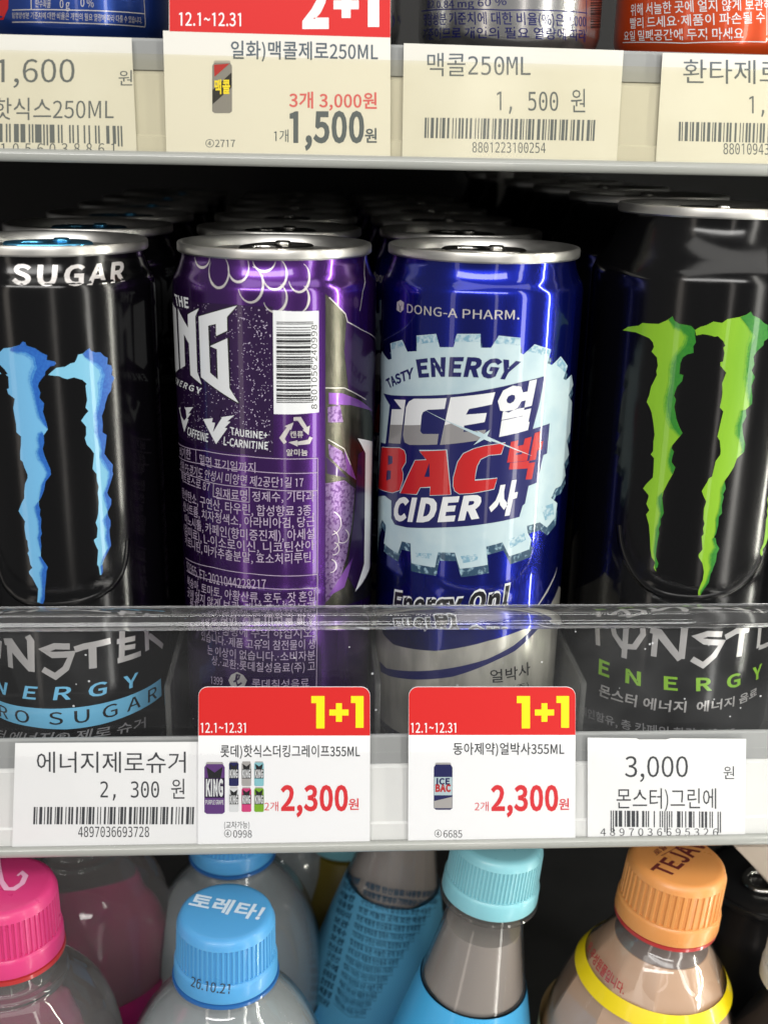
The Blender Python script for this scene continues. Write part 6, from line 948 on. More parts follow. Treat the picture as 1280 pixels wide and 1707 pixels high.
# grape outlines on the shoulder
k = Ink(sP, 1)
for cx, cy, rx, ry, a0, a1 in ((235, 205, 42, 58, -5, 185), (330, 285, 57, 95, -55, 215), (442, 260, 60, 86, -25, 185), (512, 360, 72, 104, -80, 165), (590, 215, 66, 70, 10, 170), (650, 298, 70, 92, -60, 175), (790, 318, 60, 86, -62, 165), (652, 435, 68, 84, -62, 160), (788, 440, 60, 82, -60, 80)):
    n = 26; P = []; W = []
    for i in range(n):
        a = math.radians(a0+(a1-a0)*i/(n-1)); P.append((cx+rx*math.cos(a), cy+ry*math.sin(a))); W.append(.16+.5*abs(math.sin(math.pi*i/(n-1)))**1.5)
    P = [p for p in za(*P)]; P = [p for p in P]
    k.stroke(P, W)
k.build('grape_outline', 'ink_silver', canP, step=1.5, vstep=1.0)
# side panel with foil
zs = Z(2.7985, 520, 400)
k = Ink(sP); k.poly(zs((62, 250), (80, 268), (155, 345), (165, 382), (232, 420), (330, 500), (330, 1640), (200, 1690), (62, 1720))); k.build('foil_panel', 'foil_dark', canP)
k = Ink(sP, 1); k.poly(zs((62, 1135), (150, 1120), (200, 1160), (185, 1330), (160, 1480), (120, 1620), (75, 1680), (62, 1690))); k.poly(zs((72, 780), (130, 770), (145, 850), (75, 850))); k.poly(zs((75, 950), (140, 985), (170, 1060), (190, 1110), (130, 1060), (80, 1010))); k.build('grape_foil', 'foil_grape', canP)
for P in ([(78, 712), (140, 715), (215, 745), (282, 800), (180, 770), (78, 765)], [(75, 1660), (150, 1540), (190, 1480), (150, 1620)], [(150, 985), (185, 1060), (205, 1120), (165, 1090)]): k = Ink(sP, 2); k.poly(zs(*P)); k.build('violet_blade', 'ink_violet', canP)
k = Ink(sP, 1); k.poly(zs((160, 380), (232, 420), (330, 500), (330, 900), (250, 760), (170, 700), (150, 520))); k.poly(zs((215, 1000), (330, 900), (330, 1500), (260, 1560), (205, 1640), (160, 1560), (195, 1300))); k.poly(zs((65, 1010), (165, 1110), (70, 1090))); k.build('dark_panel', 'ink_plum', canP)
k = Ink(sP, 2); k.poly(zs((212, 925), (280, 940), (268, 1530), (200, 1640), (242, 1510), (248, 995))); k.build('white_blade', 'ink_white', canP)
k = Ink(sP, 2)
for cx, cy, r, a0, a1 in ((85, 1320, 50, -70, 80), (100, 1440, 26, -80, 100), (78, 1400, 46, -60, 60), (140, 1380, 30, -60, 120), (85, 1520, 28, -80, 90)):
    k.stroke(zs(*[(cx+r*math.cos(math.radians(a)), cy+r*1.1*math.sin(math.radians(a))) for a in np.linspace(a0, a1, 14)]), .3)
for P in ([(80, 268), (155, 345), (165, 382), (232, 420), (300, 470)], [(62, 690), (150, 690), (250, 745)], [(75, 930), (150, 975), (180, 1050)], [(250, 60), (235, 240), (222, 330)]): k.stroke(zs(*P), .25)
k.build('grape_outline', 'ink_silver', canP)

# ---- blue can
canU, sU = make_can('drink_can', (XU, 0, 0), 28.6, 156, 145, 'blue_can', 'blue can with icy gear emblem and red BAC lettering', group='tall cans in the front row', tab_rot=1.2)
zg, zh, zi = Z(3.4595, 610, 370), Z(3.4595, 610, 700), Z(4.267, 620, 620)
lf = [(-42.0, sU.uv(640, 930)[1]), (-43, sU.uv(640, 760)[1]), (-41, sU.uv(640, 640)[1])]
GEAR = zg((80, 790), (95, 745), (130, 795), (150, 790), (142, 700), (210, 680), (240, 748), (295, 745), (292, 655), (405, 645), (425, 722), (505, 722), (525, 645), (660, 645), (660, 725), (720, 725), (765, 655), (890, 668), (890, 755), (905, 765), (970, 705), (1065, 735), (1045, 815), (1070, 825), (1120, 775), (1160, 830), (1135, 905), (1150, 912), (1182, 880), (1192, 940), (1165, 1000), (1185, 1040)) \
    + zh((1175, 70), (1155, 120), (1168, 200), (1140, 250), (1148, 320), (1120, 380), (1090, 395), (1065, 450), (1100, 480), (1090, 560), (1040, 620), (1000, 590), (925, 610), (930, 650), (952, 690), (940, 745), (825, 785), (785, 705), (692, 730), (700, 835), (540, 858), (512, 765), (415, 762), (398, 850), (262, 825), (258, 712), (208, 700), (185, 770), (105, 712), (118, 610), (95, 575), (78, 630))
GU = [sU.uv(*p) for p in GEAR]+lf
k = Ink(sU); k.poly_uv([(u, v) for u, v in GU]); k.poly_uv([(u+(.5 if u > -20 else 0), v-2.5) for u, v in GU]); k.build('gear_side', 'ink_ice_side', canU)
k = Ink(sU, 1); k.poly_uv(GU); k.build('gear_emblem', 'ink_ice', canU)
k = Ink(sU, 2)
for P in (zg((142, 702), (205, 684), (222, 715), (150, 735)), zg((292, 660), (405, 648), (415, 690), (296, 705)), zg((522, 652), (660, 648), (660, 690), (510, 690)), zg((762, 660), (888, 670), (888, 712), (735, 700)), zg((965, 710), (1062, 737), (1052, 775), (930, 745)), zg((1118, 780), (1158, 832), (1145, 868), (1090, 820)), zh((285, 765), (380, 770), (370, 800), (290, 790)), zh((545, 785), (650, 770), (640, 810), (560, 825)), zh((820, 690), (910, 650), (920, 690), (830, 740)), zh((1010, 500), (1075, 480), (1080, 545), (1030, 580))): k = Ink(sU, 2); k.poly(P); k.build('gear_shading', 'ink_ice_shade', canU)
BOX = [(85, 152), (140, 165), (380, 168), (620, 155), (870, 115), (1050, 73), (1225, 28), (1185, 235), (1140, 405), (1260, 365), (1240, 580), (1215, 590), (1170, 785), (1110, 810), (1085, 935), (1068, 950), (1045, 1030), (800, 1080), (500, 1105), (250, 1105), (165, 1085), (140, 1040), (140, 915), (95, 880), (45, 885), (65, 500), (100, 510), (130, 235)]
k = Ink(sU, 3); k.poly(zi(*BOX)); k.text('ENERGY', zg((305, 892), (560, 886), (835, 905)), zg((290, 800), (575, 786), (890, 812)), bold=.05); k.text('TASTY', zg((135, 957), (200, 925), (272, 897)), zg((116, 912), (195, 872), (275, 840)), bold=.04); k.build('name_panel', 'ink_navy', canU)
k = Ink(sU, 4)
II = [(145, 265), (215, 265), (160, 195), (242, 198), (205, 510), (122, 505)]
CC = [(300, 190), (532, 185), (518, 262), (400, 268), (365, 285), (355, 310), (345, 420), (360, 440), (475, 440), (465, 515), (270, 518), (235, 500), (225, 450), (245, 250), (265, 210)]
EE = [(560, 180), (875, 143), (850, 230), (690, 262), (668, 302), (815, 290), (800, 355), (655, 380), (650, 425), (810, 410), (788, 480), (485, 518)]
for P in (II, CC, EE): k.poly(zi(*P))
k.text('얼', zi((858, 455), (1108, 398)), zi((905, 118), (1175, 68)), bold=.05)
k.text('CIDER', zi((150, 1042), (420, 1056), (765, 1028)), zi((172, 902), (440, 905), (800, 878)), bold=.06, space=1.02)
k.text('사', zi((818, 1028), (1005, 1000)), zi((862, 805), (1050, 772)), bold=.05)
k.build('lettering', 'ink_white', canU)
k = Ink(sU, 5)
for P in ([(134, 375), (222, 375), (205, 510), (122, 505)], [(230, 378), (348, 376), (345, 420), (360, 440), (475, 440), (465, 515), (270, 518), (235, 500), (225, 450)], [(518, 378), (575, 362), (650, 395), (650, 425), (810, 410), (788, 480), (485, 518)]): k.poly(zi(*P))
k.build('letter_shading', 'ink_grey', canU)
BB = [(75, 535), (200, 540), (232, 558), (243, 590), (243, 640), (215, 690), (224, 720), (222, 770), (200, 840), (150, 858), (50, 825)]
AA = [(340, 562), (528, 555), (560, 870), (412, 875), (418, 815), (345, 820), (320, 868), (205, 862), (310, 628), (390, 625)]
C2 = [(725, 545), (800, 525), (945, 503), (915, 582), (830, 590), (770, 620), (745, 670), (735, 720), (730, 772), (888, 755), (865, 830), (700, 862), (620, 865), (590, 845), (578, 810), (580, 750), (610, 640), (650, 580)]
k = Ink(sU, 4); k.stroke(zi(*BB), .35, True); k.stroke(zi(*AA), .35, True); k.stroke(zi(*C2), .35, True); k.build('letter_outline', 'ink_ice', canU)
k = Ink(sU, 5); k.poly(zi(*BB), zi((120, 592), (150, 600), (150, 650), (118, 662)), zi((112, 698), (140, 702), (138, 760), (105, 773))); k.poly(zi(*AA), zi((410, 645), (412, 745), (375, 745))); k.poly(zi(*C2)); k.text('박', zi((938, 745), (1165, 742)), zi((985, 495), (1225, 425)), bold=.05)
k.build('lettering', 'ink_red', canU)
k = Ink(sU, 6); k.stroke(zi((380, 270), (560, 360), (700, 420), (790, 458), (900, 500), (1130, 594)), [.05, .25, .7, 1.1, .45, .04]); k.poly(zi((720, 520), (775, 462), (745, 415), (795, 440), (838, 408), (815, 462), (850, 500), (795, 478))); k.build('sparkle', 'ink_ice', canU)
k = Ink(sU, 1); k.text('DONG-A PHARM.', zg((237, 522), (540, 553), (882, 561)), zg((238, 472), (542, 502), (884, 508)), bold=.004)
k.poly(zg((180, 462), (200, 450), (220, 464), (218, 505), (200, 522), (178, 508)), zg((186, 466), (200, 488), (202, 515), (197, 515), (196, 490)), zg((214, 468), (203, 486), (205, 490)))
k.build('lettering', 'ink_silver', canU)
k = Ink(sU, 3); k.text('Energy On!', zh((155, 1108), (480, 1118), (815, 1075)), zh((165, 992), (480, 1008), (832, 955)), bold=.10); k.build('letter_outline', 'ink_white', canU)
k = Ink(sU, 4); k.text('Energy On!', zh((160, 1104), (480, 1114), (810, 1072)), zh((170, 996), (480, 1012), (827, 960)), bold=.045); k.build('lettering', 'ink_black', canU)
# silver foot with swooshes
up = [sU.uv(*p) for p in zh((75, 1150), (100, 1235), (160, 1295), (400, 1332), (700, 1275), (860, 1225), (962, 1180), (1050, 1085), (1110, 960))]
low = [(62, up[-1][1]-14), (62, 11), (-62, 11), (-62, up[0][1]+2)]
k = Ink(sU); k.poly_uv(up+low); k.build('silver_foot', 'steel_bright', canU)
k = Ink(sU, 1); a = [sU.uv(*p) for p in zh((80, 1390), (120, 1432), (260, 1448), (420, 1440), (700, 1378), (850, 1300), (972, 1188), (1040, 1090))]; b = [sU.uv(*p) for p in zh((1062, 1100), (985, 1210), (860, 1330), (750, 1385), (500, 1480), (300, 1497), (140, 1478), (85, 1450))]; k.poly_uv(a+b); k.build('swoosh', 'ink_navy', canU)
k = Ink(sU, 1); k.text('얼박사', zh((715, 1515), (830, 1505), (945, 1465)), zh((713, 1440), (830, 1428), (943, 1390)), bold=.01); k.text('(주)', zh((840, 1572), (935, 1550)), zh((840, 1530), (935, 1508))); k.build('lettering', 'ink_black', canU)
k = Ink(sU, 1); k.stroke(zh((985, 1075), (1040, 990), (1085, 900), (1100, 850)), [.3, .9, .5, .15]); k.build('swoosh', 'ink_silver', canU)

# ---- rows behind
ROW = ['second', 'third', 'fourth', 'fifth', 'sixth']
for src, X, Y0, pitch, nm in ((canL, XL, 0, 59, 'black zero sugar can with blue tab'), (canP, XP, 0, 59, 'purple grape can'), (canU, XU, 0, 59, 'blue gear can'), (canM, XM, 4.4, 67.5, 'tallest black can behind the green claws')):
    for i in range(5):
        copy_can(src, (X+random.uniform(-.7, .7), Y0+pitch*(i+1), 0), '%s, %s row back, dim lid showing' % (nm, ROW[i]), random.uniform(-.5, .5)+(2.7 if src is canM else 0), i == 0, 'tall cans in the rows behind')

# ------------------------------------------------------------------ price labels
def big_one(k, x0, y0, x1, y1):
    w_ = x1-x0; h = y1-y0; k.poly([(x0, y0), (x1, y0), (x1, y1), (x0+w_*.37, y1), (x0+w_*.37, y0+h*.22), (x0, y0+h*.22)])
def big_plus(k, x0, y0, x1, y1, t):
    cx, cy = (x0+x1)/2, (y0+y1)/2; t /= 2; k.poly([(cx-t, y0), (cx+t, y0), (cx+t, cy-t), (x1, cy-t), (x1, cy+t), (cx+t, cy+t), (cx+t, y1), (cx-t, y1), (cx-t, cy+t), (x0, cy+t), (x0, cy-t), (cx-t, cy-t)])
def card(name, outline, Y, th, m, label, cat, group):
    """thin stiff card hanging in the rail; outline in photo px on the plane y=Y"""
    f = Plane((0, Y, 0)); P = [f.uv(*p) for p in outline]; bm = bmesh.new()
    a = [bm.verts.new((u*S, Y*S, v*S)) for u, v in P]; b = [bm.verts.new((u*S, (Y+th)*S, v*S)) for u, v in P]
    cu = sum(p[0] for p in P)/len(P); cv = sum(p[1] for p in P)/len(P)
    n = len(P); bm.faces.new(a); bm.faces.new(b[::-1])
    for i in range(n): bm.faces.new((a[i], b[i], b[(i+1) % n], a[(i+1) % n]))
    t = empty(name, (cu, Y, min(p[1] for p in P)), label, cat, group)
    o = link('card', bm_mesh(bm, 'card'), t, m); o.matrix_parent_inverse = Matrix.Translation(-t.location)
    return t, f
def put(k, name, m, t):
    o = k.build(name, m, t)
    if o: o.matrix_parent_inverse = Matrix.Translation(-t.location)
    return o
def rounded(x0, y0, x1, y1, r, low=None):
    P = []
    for cx, cy, a0 in ((x0+r, y0+r, 180), (x1-r, y0+r, 270)):
        for i in range(6): a = math.radians(a0+i*18); P.append((cx+r*math.cos(a), cy+r*math.sin(a)))
    return P
GT, GP = 'printed price labels', 'red topped promotion tags'
# top rail
t, f = card('price_label', [(-70, 55), (219.5, 63), (229, 266), (-70, 259)], 0, .2, 'paper_cream', 'cream price label reading 1,600 at the left end of the top rail', 'price label', GT)
k = Ink(f); k.tbox('1,600', -4, 99, 125, 137, yr=(0, .70)); k.tbox('원', 198, 117, 221, 143); k.tbox('핫식스250ML', -10, 163, 190, 200); put(k, 'lettering', 'print_grey', t)
k = Ink(f); barcode(k, ean13('8801056038861'), (-52, 205), (204, 210), (-52, 236), (205, 240), .14); k.tbox('8801056038861', -60, 239, 191, 256, space=1.7, yr=(0, .70)); put(k, 'barcode', 'print_grey', t)
t, f = card('promotion_tag', [(282, -70), (651, -70), (650.5, 268), (278, 264), (272, 51), (282, 51)], -.4, .25, 'tag_card_cream', 'promotion tag with red top reading 2+1 on the top rail', 'promotion tag', GP)
k = Ink(f); k.poly([(282.5, -70), (650.5, -70), (650.5, 62.5), (283, 52)]); put(k, 'red_header', 'tag_red', t)
k = Ink(f, 1); k.tbox('2', 502, -34, 548, 43, bold=.05); big_plus(k, 556, -14, 598, 30, 15); big_one(k, 602, -32, 632, 45); k.tbox('12.1~12.31', 299, 21, 402, 42.5, bold=.01, sl=.01); put(k, 'lettering', 'tag_card', t)
k = Ink(f); k.tbox('일화)맥콜제로250ML', 385, 68, 630, 98, bold=.012, sl=.012); k.tbox('1개', 457, 216, 481, 237); k.tbox('1,500', 483, 188, 607, 236, bold=.035); k.tbox('원', 608, 214, 628, 238, bold=.02); k.tbox('④', 343, 231, 357, 246); k.tbox('2717', 359, 233, 392, 245); put(k, 'lettering', 'print_slate', t)
k = Ink(f); k.tbox('3개 3,000원', 482, 153, 628, 180, bold=.02, sl=.01); put(k, 'lettering', 'tag_price_pink', t)
def mini_can(f, t, x0, y0, x1, y1, body, band, word=None, col='ink_white', top='ink_silver', tilt=False):
    w_ = x1-x0; h = y1-y0; q = w_*.12
    k = Ink(f); k.poly([(x0+q, y0+h*.03), (x1-q, y0+h*.03), (x1, y0+h*.1), (x1, y1-h*.05), (x1-q, y1-h*.015), (x0+q, y1-h*.015), (x0, y1-h*.05), (x0, y0+h*.1)]); put(k, 'printed_can', body, t)
    k = Ink(f, 1); k.poly([(x0+q, y0), (x1-q, y0), (x1-q*.5, y0+h*.04), (x0+q*.5, y0+h*.04)]); put(k, 'printed_can_lid', top, t)
    k = Ink(f, 1); k.poly([(x0+.5, y0+h*.3), (x1-.5, y0+h*.3), (x1-.5, y0+h*.68), (x0+.5, y0+h*.68)] if not tilt else [(x0+.5, y0+h*.55), (x1-.5, y0+h*.22), (x1-.5, y0+h*.5), (x0+.5, y0+h*.82)]); put(k, 'printed_band', band, t)
    if word == 'KING':
        k = Ink(f, 2); k.poly([(x0+w_*.1, y0+h*.09), (x0+w_*.5, y0+h*.2), (x1-w_*.1, y0+h*.09), (x1-w_*.2, y0+h*.3), (x0+w_*.2, y0+h*.3)]); put(k, 'printed_crest', 'ink_black', t)
        k = Ink(f, 3); k.tbox('KING', x0+w_*.08, y0+h*.34, x1-w_*.08, y0+h*.63, bold=.05); put(k, 'lettering', col, t)
        if w_ > 25: k = Ink(f, 2); k.tbox('PURPLE GRAPE', x0+w_*.06, y0+h*.72, x1-w_*.06, y0+h*.80, bold=.02); put(k, 'lettering', col, t)
    elif word == 'ICE':
        k = Ink(f, 2); k.tbox('ICE', x0+w_*.14, y0+h*.33, x1-w_*.14, y0+h*.45, bold=.05); put(k, 'lettering', 'ink_navy', t)
        k = Ink(f, 2); k.tbox('BAC', x0+w_*.08, y0+h*.46, x1-w_*.08, y0+h*.60, bold=.06); put(k, 'lettering', 'ink_red', t)
    elif word:
        k = Ink(f, 2); k.tbox(word, x0+w_*.12, y0+h*.36, x1-w_*.1, y0+h*.62, bold=.03); put(k, 'lettering', col, t)
mini_can(f, t, 354, 101, 387, 190, 'ink_grey', 'ink_black', '맥콜', 'tag_yellow', tilt=True)
k = Ink(f, 2); k.poly([(357, 108), (383, 106), (358, 128)]); put(k, 'printed_patch', 'ink_red', t)
t, f = card('price_label', [(673, 72), (1039, 84), (1027, 276), (670, 270)], 0, .2, 'paper_cream', 'cream price label reading 1,500 with 8801223100254 under its barcode', 'price label', GT)
k = Ink(f); k.tbox('맥콜250ML', 712, 88, 884, 127, sl=.008, mono=True); k.tbox('1, 500 원', 828, 147, 975, 187, sl=.008, mono=True); put(k, 'lettering', 'print_grey', t)
k = Ink(f); barcode(k, dense_bars('8801223100254'), (708, 196), (992, 200), (707, 230), (990, 235)); k.tbox('8801223100254', 787, 237, 909, 254, sl=.008, mono=True); put(k, 'barcode', 'print_grey', t)
t, f = card('price_label', [(1104, 88), (1440, 96), (1436, 290), (1092, 277)], 0, .2, 'paper_cream', 'cream price label cut off by the right edge on the top rail', 'price label', GT)
k = Ink(f); k.tbox('환타제로', 1138, 99, 1303, 139, sl=.01); k.tbox('1, 500 원', 1248, 155, 1395, 192, sl=.01, mono=True); put(k, 'lettering', 'print_grey', t)
k = Ink(f); barcode(k, dense_bars('8801094340008'), (1131, 203), (1412, 208), (1130, 235), (1410, 241)); k.tbox('8801094340008', 1205, 239, 1330, 257, sl=.01, mono=True); put(k, 'barcode', 'print_grey', t)
# middle rail
t, f = card('price_label', [(26, 1239), (336, 1237), (334, 1413), (21, 1412)], -38, .2, 'paper', 'white price label reading 2,300 with 4897036693728 under its barcode', 'price label', GT)
k = Ink(f); k.tbox('에너지제로슈거', 62, 1253, 310, 1288); k.tbox('2, 300 원', 168, 1298, 308, 1332, mono=True); put(k, 'lettering', 'print_dark', t)
k = Ink(f); barcode(k, dense_bars('4897036693728'), (57, 1345), (324, 1345), (56, 1374), (323, 1374)); k.tbox('4897036693728', 131, 1378, 249, 1395, mono=True); put(k, 'barcode', 'print_dark', t)
for x0, x1, head, title, t0, nums, lab in ((331, 617, 1226, '롯데)핫식스더킹그레이프355ML', (368, 1242, 600, 1262), '0998', 'red topped 1+1 promotion tag with seven small printed cans'), (681, 959, 1225, '동아제약)얼박사355ML', (755, 1238, 940, 1258), '6685', 'red topped 1+1 promotion tag with one small blue printed can')):
    t, f = card('promotion_tag', rounded(x0, 1145, x1, 1407, 15)+[(x1-.5, 1406), (x0-1, 1408)], -38.5, .25, 'tag_card', lab, 'promotion tag', GP)
    k = Ink(f); k.poly(rounded(x0+.4, 1145.4, x1-.4, 1300, 15)+[(x1-.4, head), (x0+.4, head)]); put(k, 'red_header', 'tag_red', t)
    k = Ink(f, 1); big_one(k, x1-98, 1160, x1-76, 1214); big_plus(k, x1-68, 1172, x1-36, 1203, 10); big_one(k, x1-32, 1160, x1-11, 1213); put(k, 'lettering', 'tag_yellow', t)
    k = Ink(f, 1); k.tbox('12.1~12.31', x0+4, 1205, x0+79, 1221, bold=.008); put(k, 'lettering', 'tag_card', t)
    k = Ink(f); k.tbox(title, *t0, bold=.012); k.tbox('④', x0+43, 1382, x0+55, 1396); k.tbox(nums, x0+58, 1384, x0+89, 1396)
    if nums == '0998': k.tbox('(교차가능)', 374, 1369, 416, 1381)
    put(k, 'lettering', 'print_dark', t)
    k = Ink(f); k.tbox('2개', x0+110, 1336, x0+133, 1352); k.tbox('2,300', x0+137, 1311, x0+249, 1350, bold=.035); k.tbox('원', x0+250, 1331, x0+267, 1350, bold=.015); put(k, 'lettering', 'tag_price_red', t)
    if nums == '0998':
        mini_can(f, t, 341, 1270, 375, 1358, 'ink_violet', 'ink_plum', 'KING')
        for i, (b, m2) in enumerate((('ink_navy', 'ink_black'), ('ink_silver', 'ink_black'), ('cap_aqua', 'ink_black'), ('ink_white', 'ink_black'), ('cap_pink', 'ink_black'), ('ink_green', 'ink_black'))):
            mini_can(f, t, 382+21*(i % 3), 1269+43*(i//3), 398+21*(i % 3), 1311+43*(i//3), b, m2, 'KING')
    else:
        mini_can(f, t, 723, 1271, 754, 1351, 'ink_navy', 'ink_ice', 'ICE', 'ink_red'); k = Ink(f, 1); k.poly([(723.5, 1335), (753.5, 1328), (753.5, 1347), (723.5, 1347)]); put(k, 'printed_band', 'ink_silver', t)
t, f = card('price_label', [(979, 1230), (1060, 1231), (1064, 1233), (1110, 1233), (1117, 1231), (1243, 1232), (1241, 1398), (979, 1396)], -38, .2, 'paper', 'white price label reading 3,000 under the green claw can', 'price label', GT)
k = Ink(f); k.tbox('3,000', 1041, 1261, 1146, 1295, yr=(0, .70)); k.tbox('원', 1205, 1277, 1223, 1299); k.tbox('몬스터)그린에', 1027, 1314, 1193, 1348); put(k, 'lettering', 'print_dark', t)
k = Ink(f); barcode(k, ean13('4897036695326'), (1017, 1351), (1201, 1353), (1017, 1378), (1201, 1380), .3); k.tbox('4897036695326', 1000, 1381, 1196, 1393, space=1.5); put(k, 'barcode', 'print_dark', t)

# ------------------------------------------------------------------ cans on the shelf above
GU_ = 'small cans on the top shelf'
UZ, UY = 202.0, 31.0
def upper_can(px, m, label):
    f = Plane((0, UY, 0)); X = f.uv(px, 40)[0]
    c, s_ = make_can('drink_can', (X, UY, UZ), 26.4, 134, 118, m, label, group=GU_, lr=25.6)
    return c, s_
c, s_ = upper_can(128, 'hot_blue_can', 'blue can behind the 1,600 label, only its foot showing')
zu = Z(4.267, 0, 0)
k = Ink(s_); k.text('탄수화물', zu((255, 52), (362, 56)), zu((258, -5), (365, 0))); k.text('0 g', zu((428, 56), (498, 62)), zu((428, -2), (498, 4))); k.text('0 %', zu((575, 46), (668, 52)), zu((575, -10), (668, -4)))
k.text('일영양성분 기준치에 대한 비율은 개인의 필요 열량에 따라 다를 수 있습니다.', zu((90, 130), (560, 145), (1010, 168)), zu((90, 88), (560, 92), (1010, 122)))
for P in ([(90, 72), (500, 72), (1028, 98)], [(90, 158), (500, 164), (1032, 192)], [(1022, -60), (1032, 192)], [(222, -60), (226, 70)]): k.stroke(zu(*P), .25)
k.build('lettering', 'ink_silver', c)
k = Ink(s_); k.poly(zu((-90, -200), (70, -200), (62, 60), (30, 140), (-60, 150))); k.build('red_panel', 'ink_red', c)
c, s_ = upper_can(516, 'silver_can', 'silver can hidden behind the red 2+1 tag')
k = Ink(s_); k.text(') %', [(653, 41), (676, 41)], [(653, 27), (676, 27)]); k.build('lettering', 'ink_navy', c)
c, s_ = upper_can(848, 'silver_can', 'silver can with blue small print behind the 1,500 label')
zu = Z(2, 640, 0)
k = Ink(s_); k.text('B2 0.84 mg 60 %', zu((145, 26), (270, 24), (408, 16)), zu((145, 2), (270, 0), (408, -8)), bold=.01); k.text('영양성분 기준치에 대한 비율(%)은 2,000', zu((132, 86), (400, 82), (672, 92)), zu((132, 46), (400, 40), (672, 52)), bold=.012); k.text('기준이므로 개인의 필요 열량에 따라', zu((132, 134), (400, 128), (670, 138)), zu((132, 96), (400, 90), (670, 98)), bold=.012)
k.stroke(zu((125, 38), (400, 34), (676, 44)), .3); k.stroke(zu((674, -40), (668, 142)), .2); k.build('lettering', 'ink_navy', c)
k = Ink(s_); barcode(k, ean13('8801223100254')[:60], zu((688, -60))[0], zu((688, 95))[0], zu((726, -60))[0], zu((726, 92))[0]); k.build('barcode', 'ink_black', c)
c, s_ = upper_can(1176, 'orange_can', 'orange can with white small print at the top right corner')
k = Ink(s_); k.text('위해 서늘한 곳에 얼지 않게 보관하', zu((822, 54), (1040, 40), (1290, 34)), zu((822, 14), (1040, 0), (1290, -4)), bold=.008); k.text('빨리 드세요·제품이 파손될 수', zu((820, 96), (1020, 86), (1268, 76)), zu((820, 60), (1020, 48), (1268, 38)), bold=.008); k.text('요일 밀폐공간에 두지 마세요', zu((800, 136), (980, 134), (1196, 130)), zu((800, 104), (980, 96), (1196, 92)), bold=.008)
k.stroke(zu((795, 142), (1000, 144), (1272, 140)), .25); k.stroke(zu((1274, -40), (1272, 140)), .25); k.build('lettering', 'ink_white', c)

# ------------------------------------------------------------------ bottles on the shelf below
FLOOR = -235.0
class CapTop:
    cyl = False
    def __init__(s, O, M, z): s.O = O; s.M = M; s.zz = z
    def uv(s, px, py):
        C, d = ray(px, py); c = s.M.T@(C-s.O); e = s.M.T@d; t = (s.zz-c[2])/e[2]; p = c+t*e; return p[0], p[1]
    def xyz(s, u, v, off): return np.array([u, v, s.zz+off])
    def nrm(s, u, v): return np.array([0, 0, 1.0])
def bottle(name, px, py, Y, lean, back, rb, hcap, cap_m, shell, segs, label, group=None, n_ribs=60, cat='bottle', capmat_only=False):
    """px,py: where the centre of the cap's lower edge is seen; segs: list of (part name, material, [(r, d)...], facets) with d = mm below the cap"""
    C, d = ray(px, py); t = (Y-C[1])/d[1]; cb = C+t*d
    M = np.array((Matrix.Rotation(math.radians(lean), 3, 'Y') @ Matrix.Rotation(math.radians(back), 3, 'X')))
    ax = M[:, 2]; h = (cb[2]-FLOOR)/ax[2]; O = cb-ax*h
    r = empty(name, O, label, cat, group); r.rotation_euler = Matrix(M.tolist()).to_euler()
    for nm, m, pr, fac in segs:
        P = [(rr, max(0, h-dd)) for rr, dd in pr]
        link(nm, lathe(P, 120, nm, ang=11 if fac else 50, facets=(h-fac[0], h-fac[1], fac[2]) if fac else None), r, m)
    rt = rb-1.35
    cp = [(rb-1.0, h-.2), (rb, h+.1), (rb, h+.6), (rb-.15, h+4.9), (rb-.35, h+5.4), (rb-.75, h+5.9), (rb-.70, h+6.3), (rb-.72, h+6.31), (rb-1.0, h+hcap-3.2), (rb-1.02, h+hcap-3.0), (rt-.05, h+hcap-2.2), (rt-.5, h+hcap-.9), (rt-1.4, h+hcap-.15), (rt-2.6, h+hcap), (0, h+hcap)]
    cap = link('cap', lathe(cp, n_ribs*8, 'cap', ribs=(h+6.305, h+hcap-3.1, n_ribs, .42), ang=40), r, cap_m)
    return r, O, M, h, cp
def down(d0, d1, r, n=4): return [(r, d) for d in np.linspace(d0, d1, n)]
NECK = [(12.4, .1), (12.4, 1.0), (16.2, 1.2), (16.5, 1.7), (16.3, 2.4), (13.2, 2.9), (13.2, 4.0)]
# cloudy drink, sky-blue caps
def toreta(px, py, Y, lean, back, label):
    sh = smooth_prof([(13.2, 4), (14.4, 6.5), (18.5, 10.5), (23.8, 16.5), (28.4, 25), (31.6, 36), (33, 50), (33, 62)])
    li = [(0, 4.4)]+[(q[0]-.7, q[1]+.5) for q in sh]+down(70, 240, 32.2)+[(0, 240)]
    return bottle('drink_bottle', px, py, Y, lean, back, 15.6, 20.5, 'cap_sky', 'pet_shell',
        [('neck_ring', 'neck_ring_blue', [(15.2, .3), (16.0, .5), (16.1, 1.3), (15.0, 1.5)], None), ('neck', 'pet_shell', NECK[4:]+sh[:1], None), ('shell', 'pet_shell', sh+down(70, 234, 33), None), ('drink', 'cloudy_drink', li, None), ('label', 'label_sky_dim', down(64, 190, 33.4), None)], label, 'cloudy drink bottles with sky blue caps')
r, O, M, h, cp = toreta(377, 1612, -42, 1.5, 0, 'front bottle of cloudy drink with sky blue lettered cap dated 26.10.21')
f = CapTop(O, M, h+20.5); zq = Z(2.286, 0, 1400)
k = Ink(f); k.text('토레타!', zq((716, 252), (985, 308)), zq((742, 203), (1018, 255)), bold=.03); k.build('lettering', 'cap_print_white', r)
f = Turned(O, cp, 15.6, M); k = Ink(f, 1); k.text('26.10.21', zq((728, 556), (800, 578), (875, 586)), zq((731, 519), (802, 541), (878, 549)), bold=.006); k.build('lettering', 'print_dark', r, step=1)
toreta(388, 1416, 34, 0, 0, 'second bottle of cloudy drink behind the sky blue lettered cap')
toreta(455, 1330, 108, 0, 0, 'third bottle of cloudy drink, deepest in the row of sky blue caps')
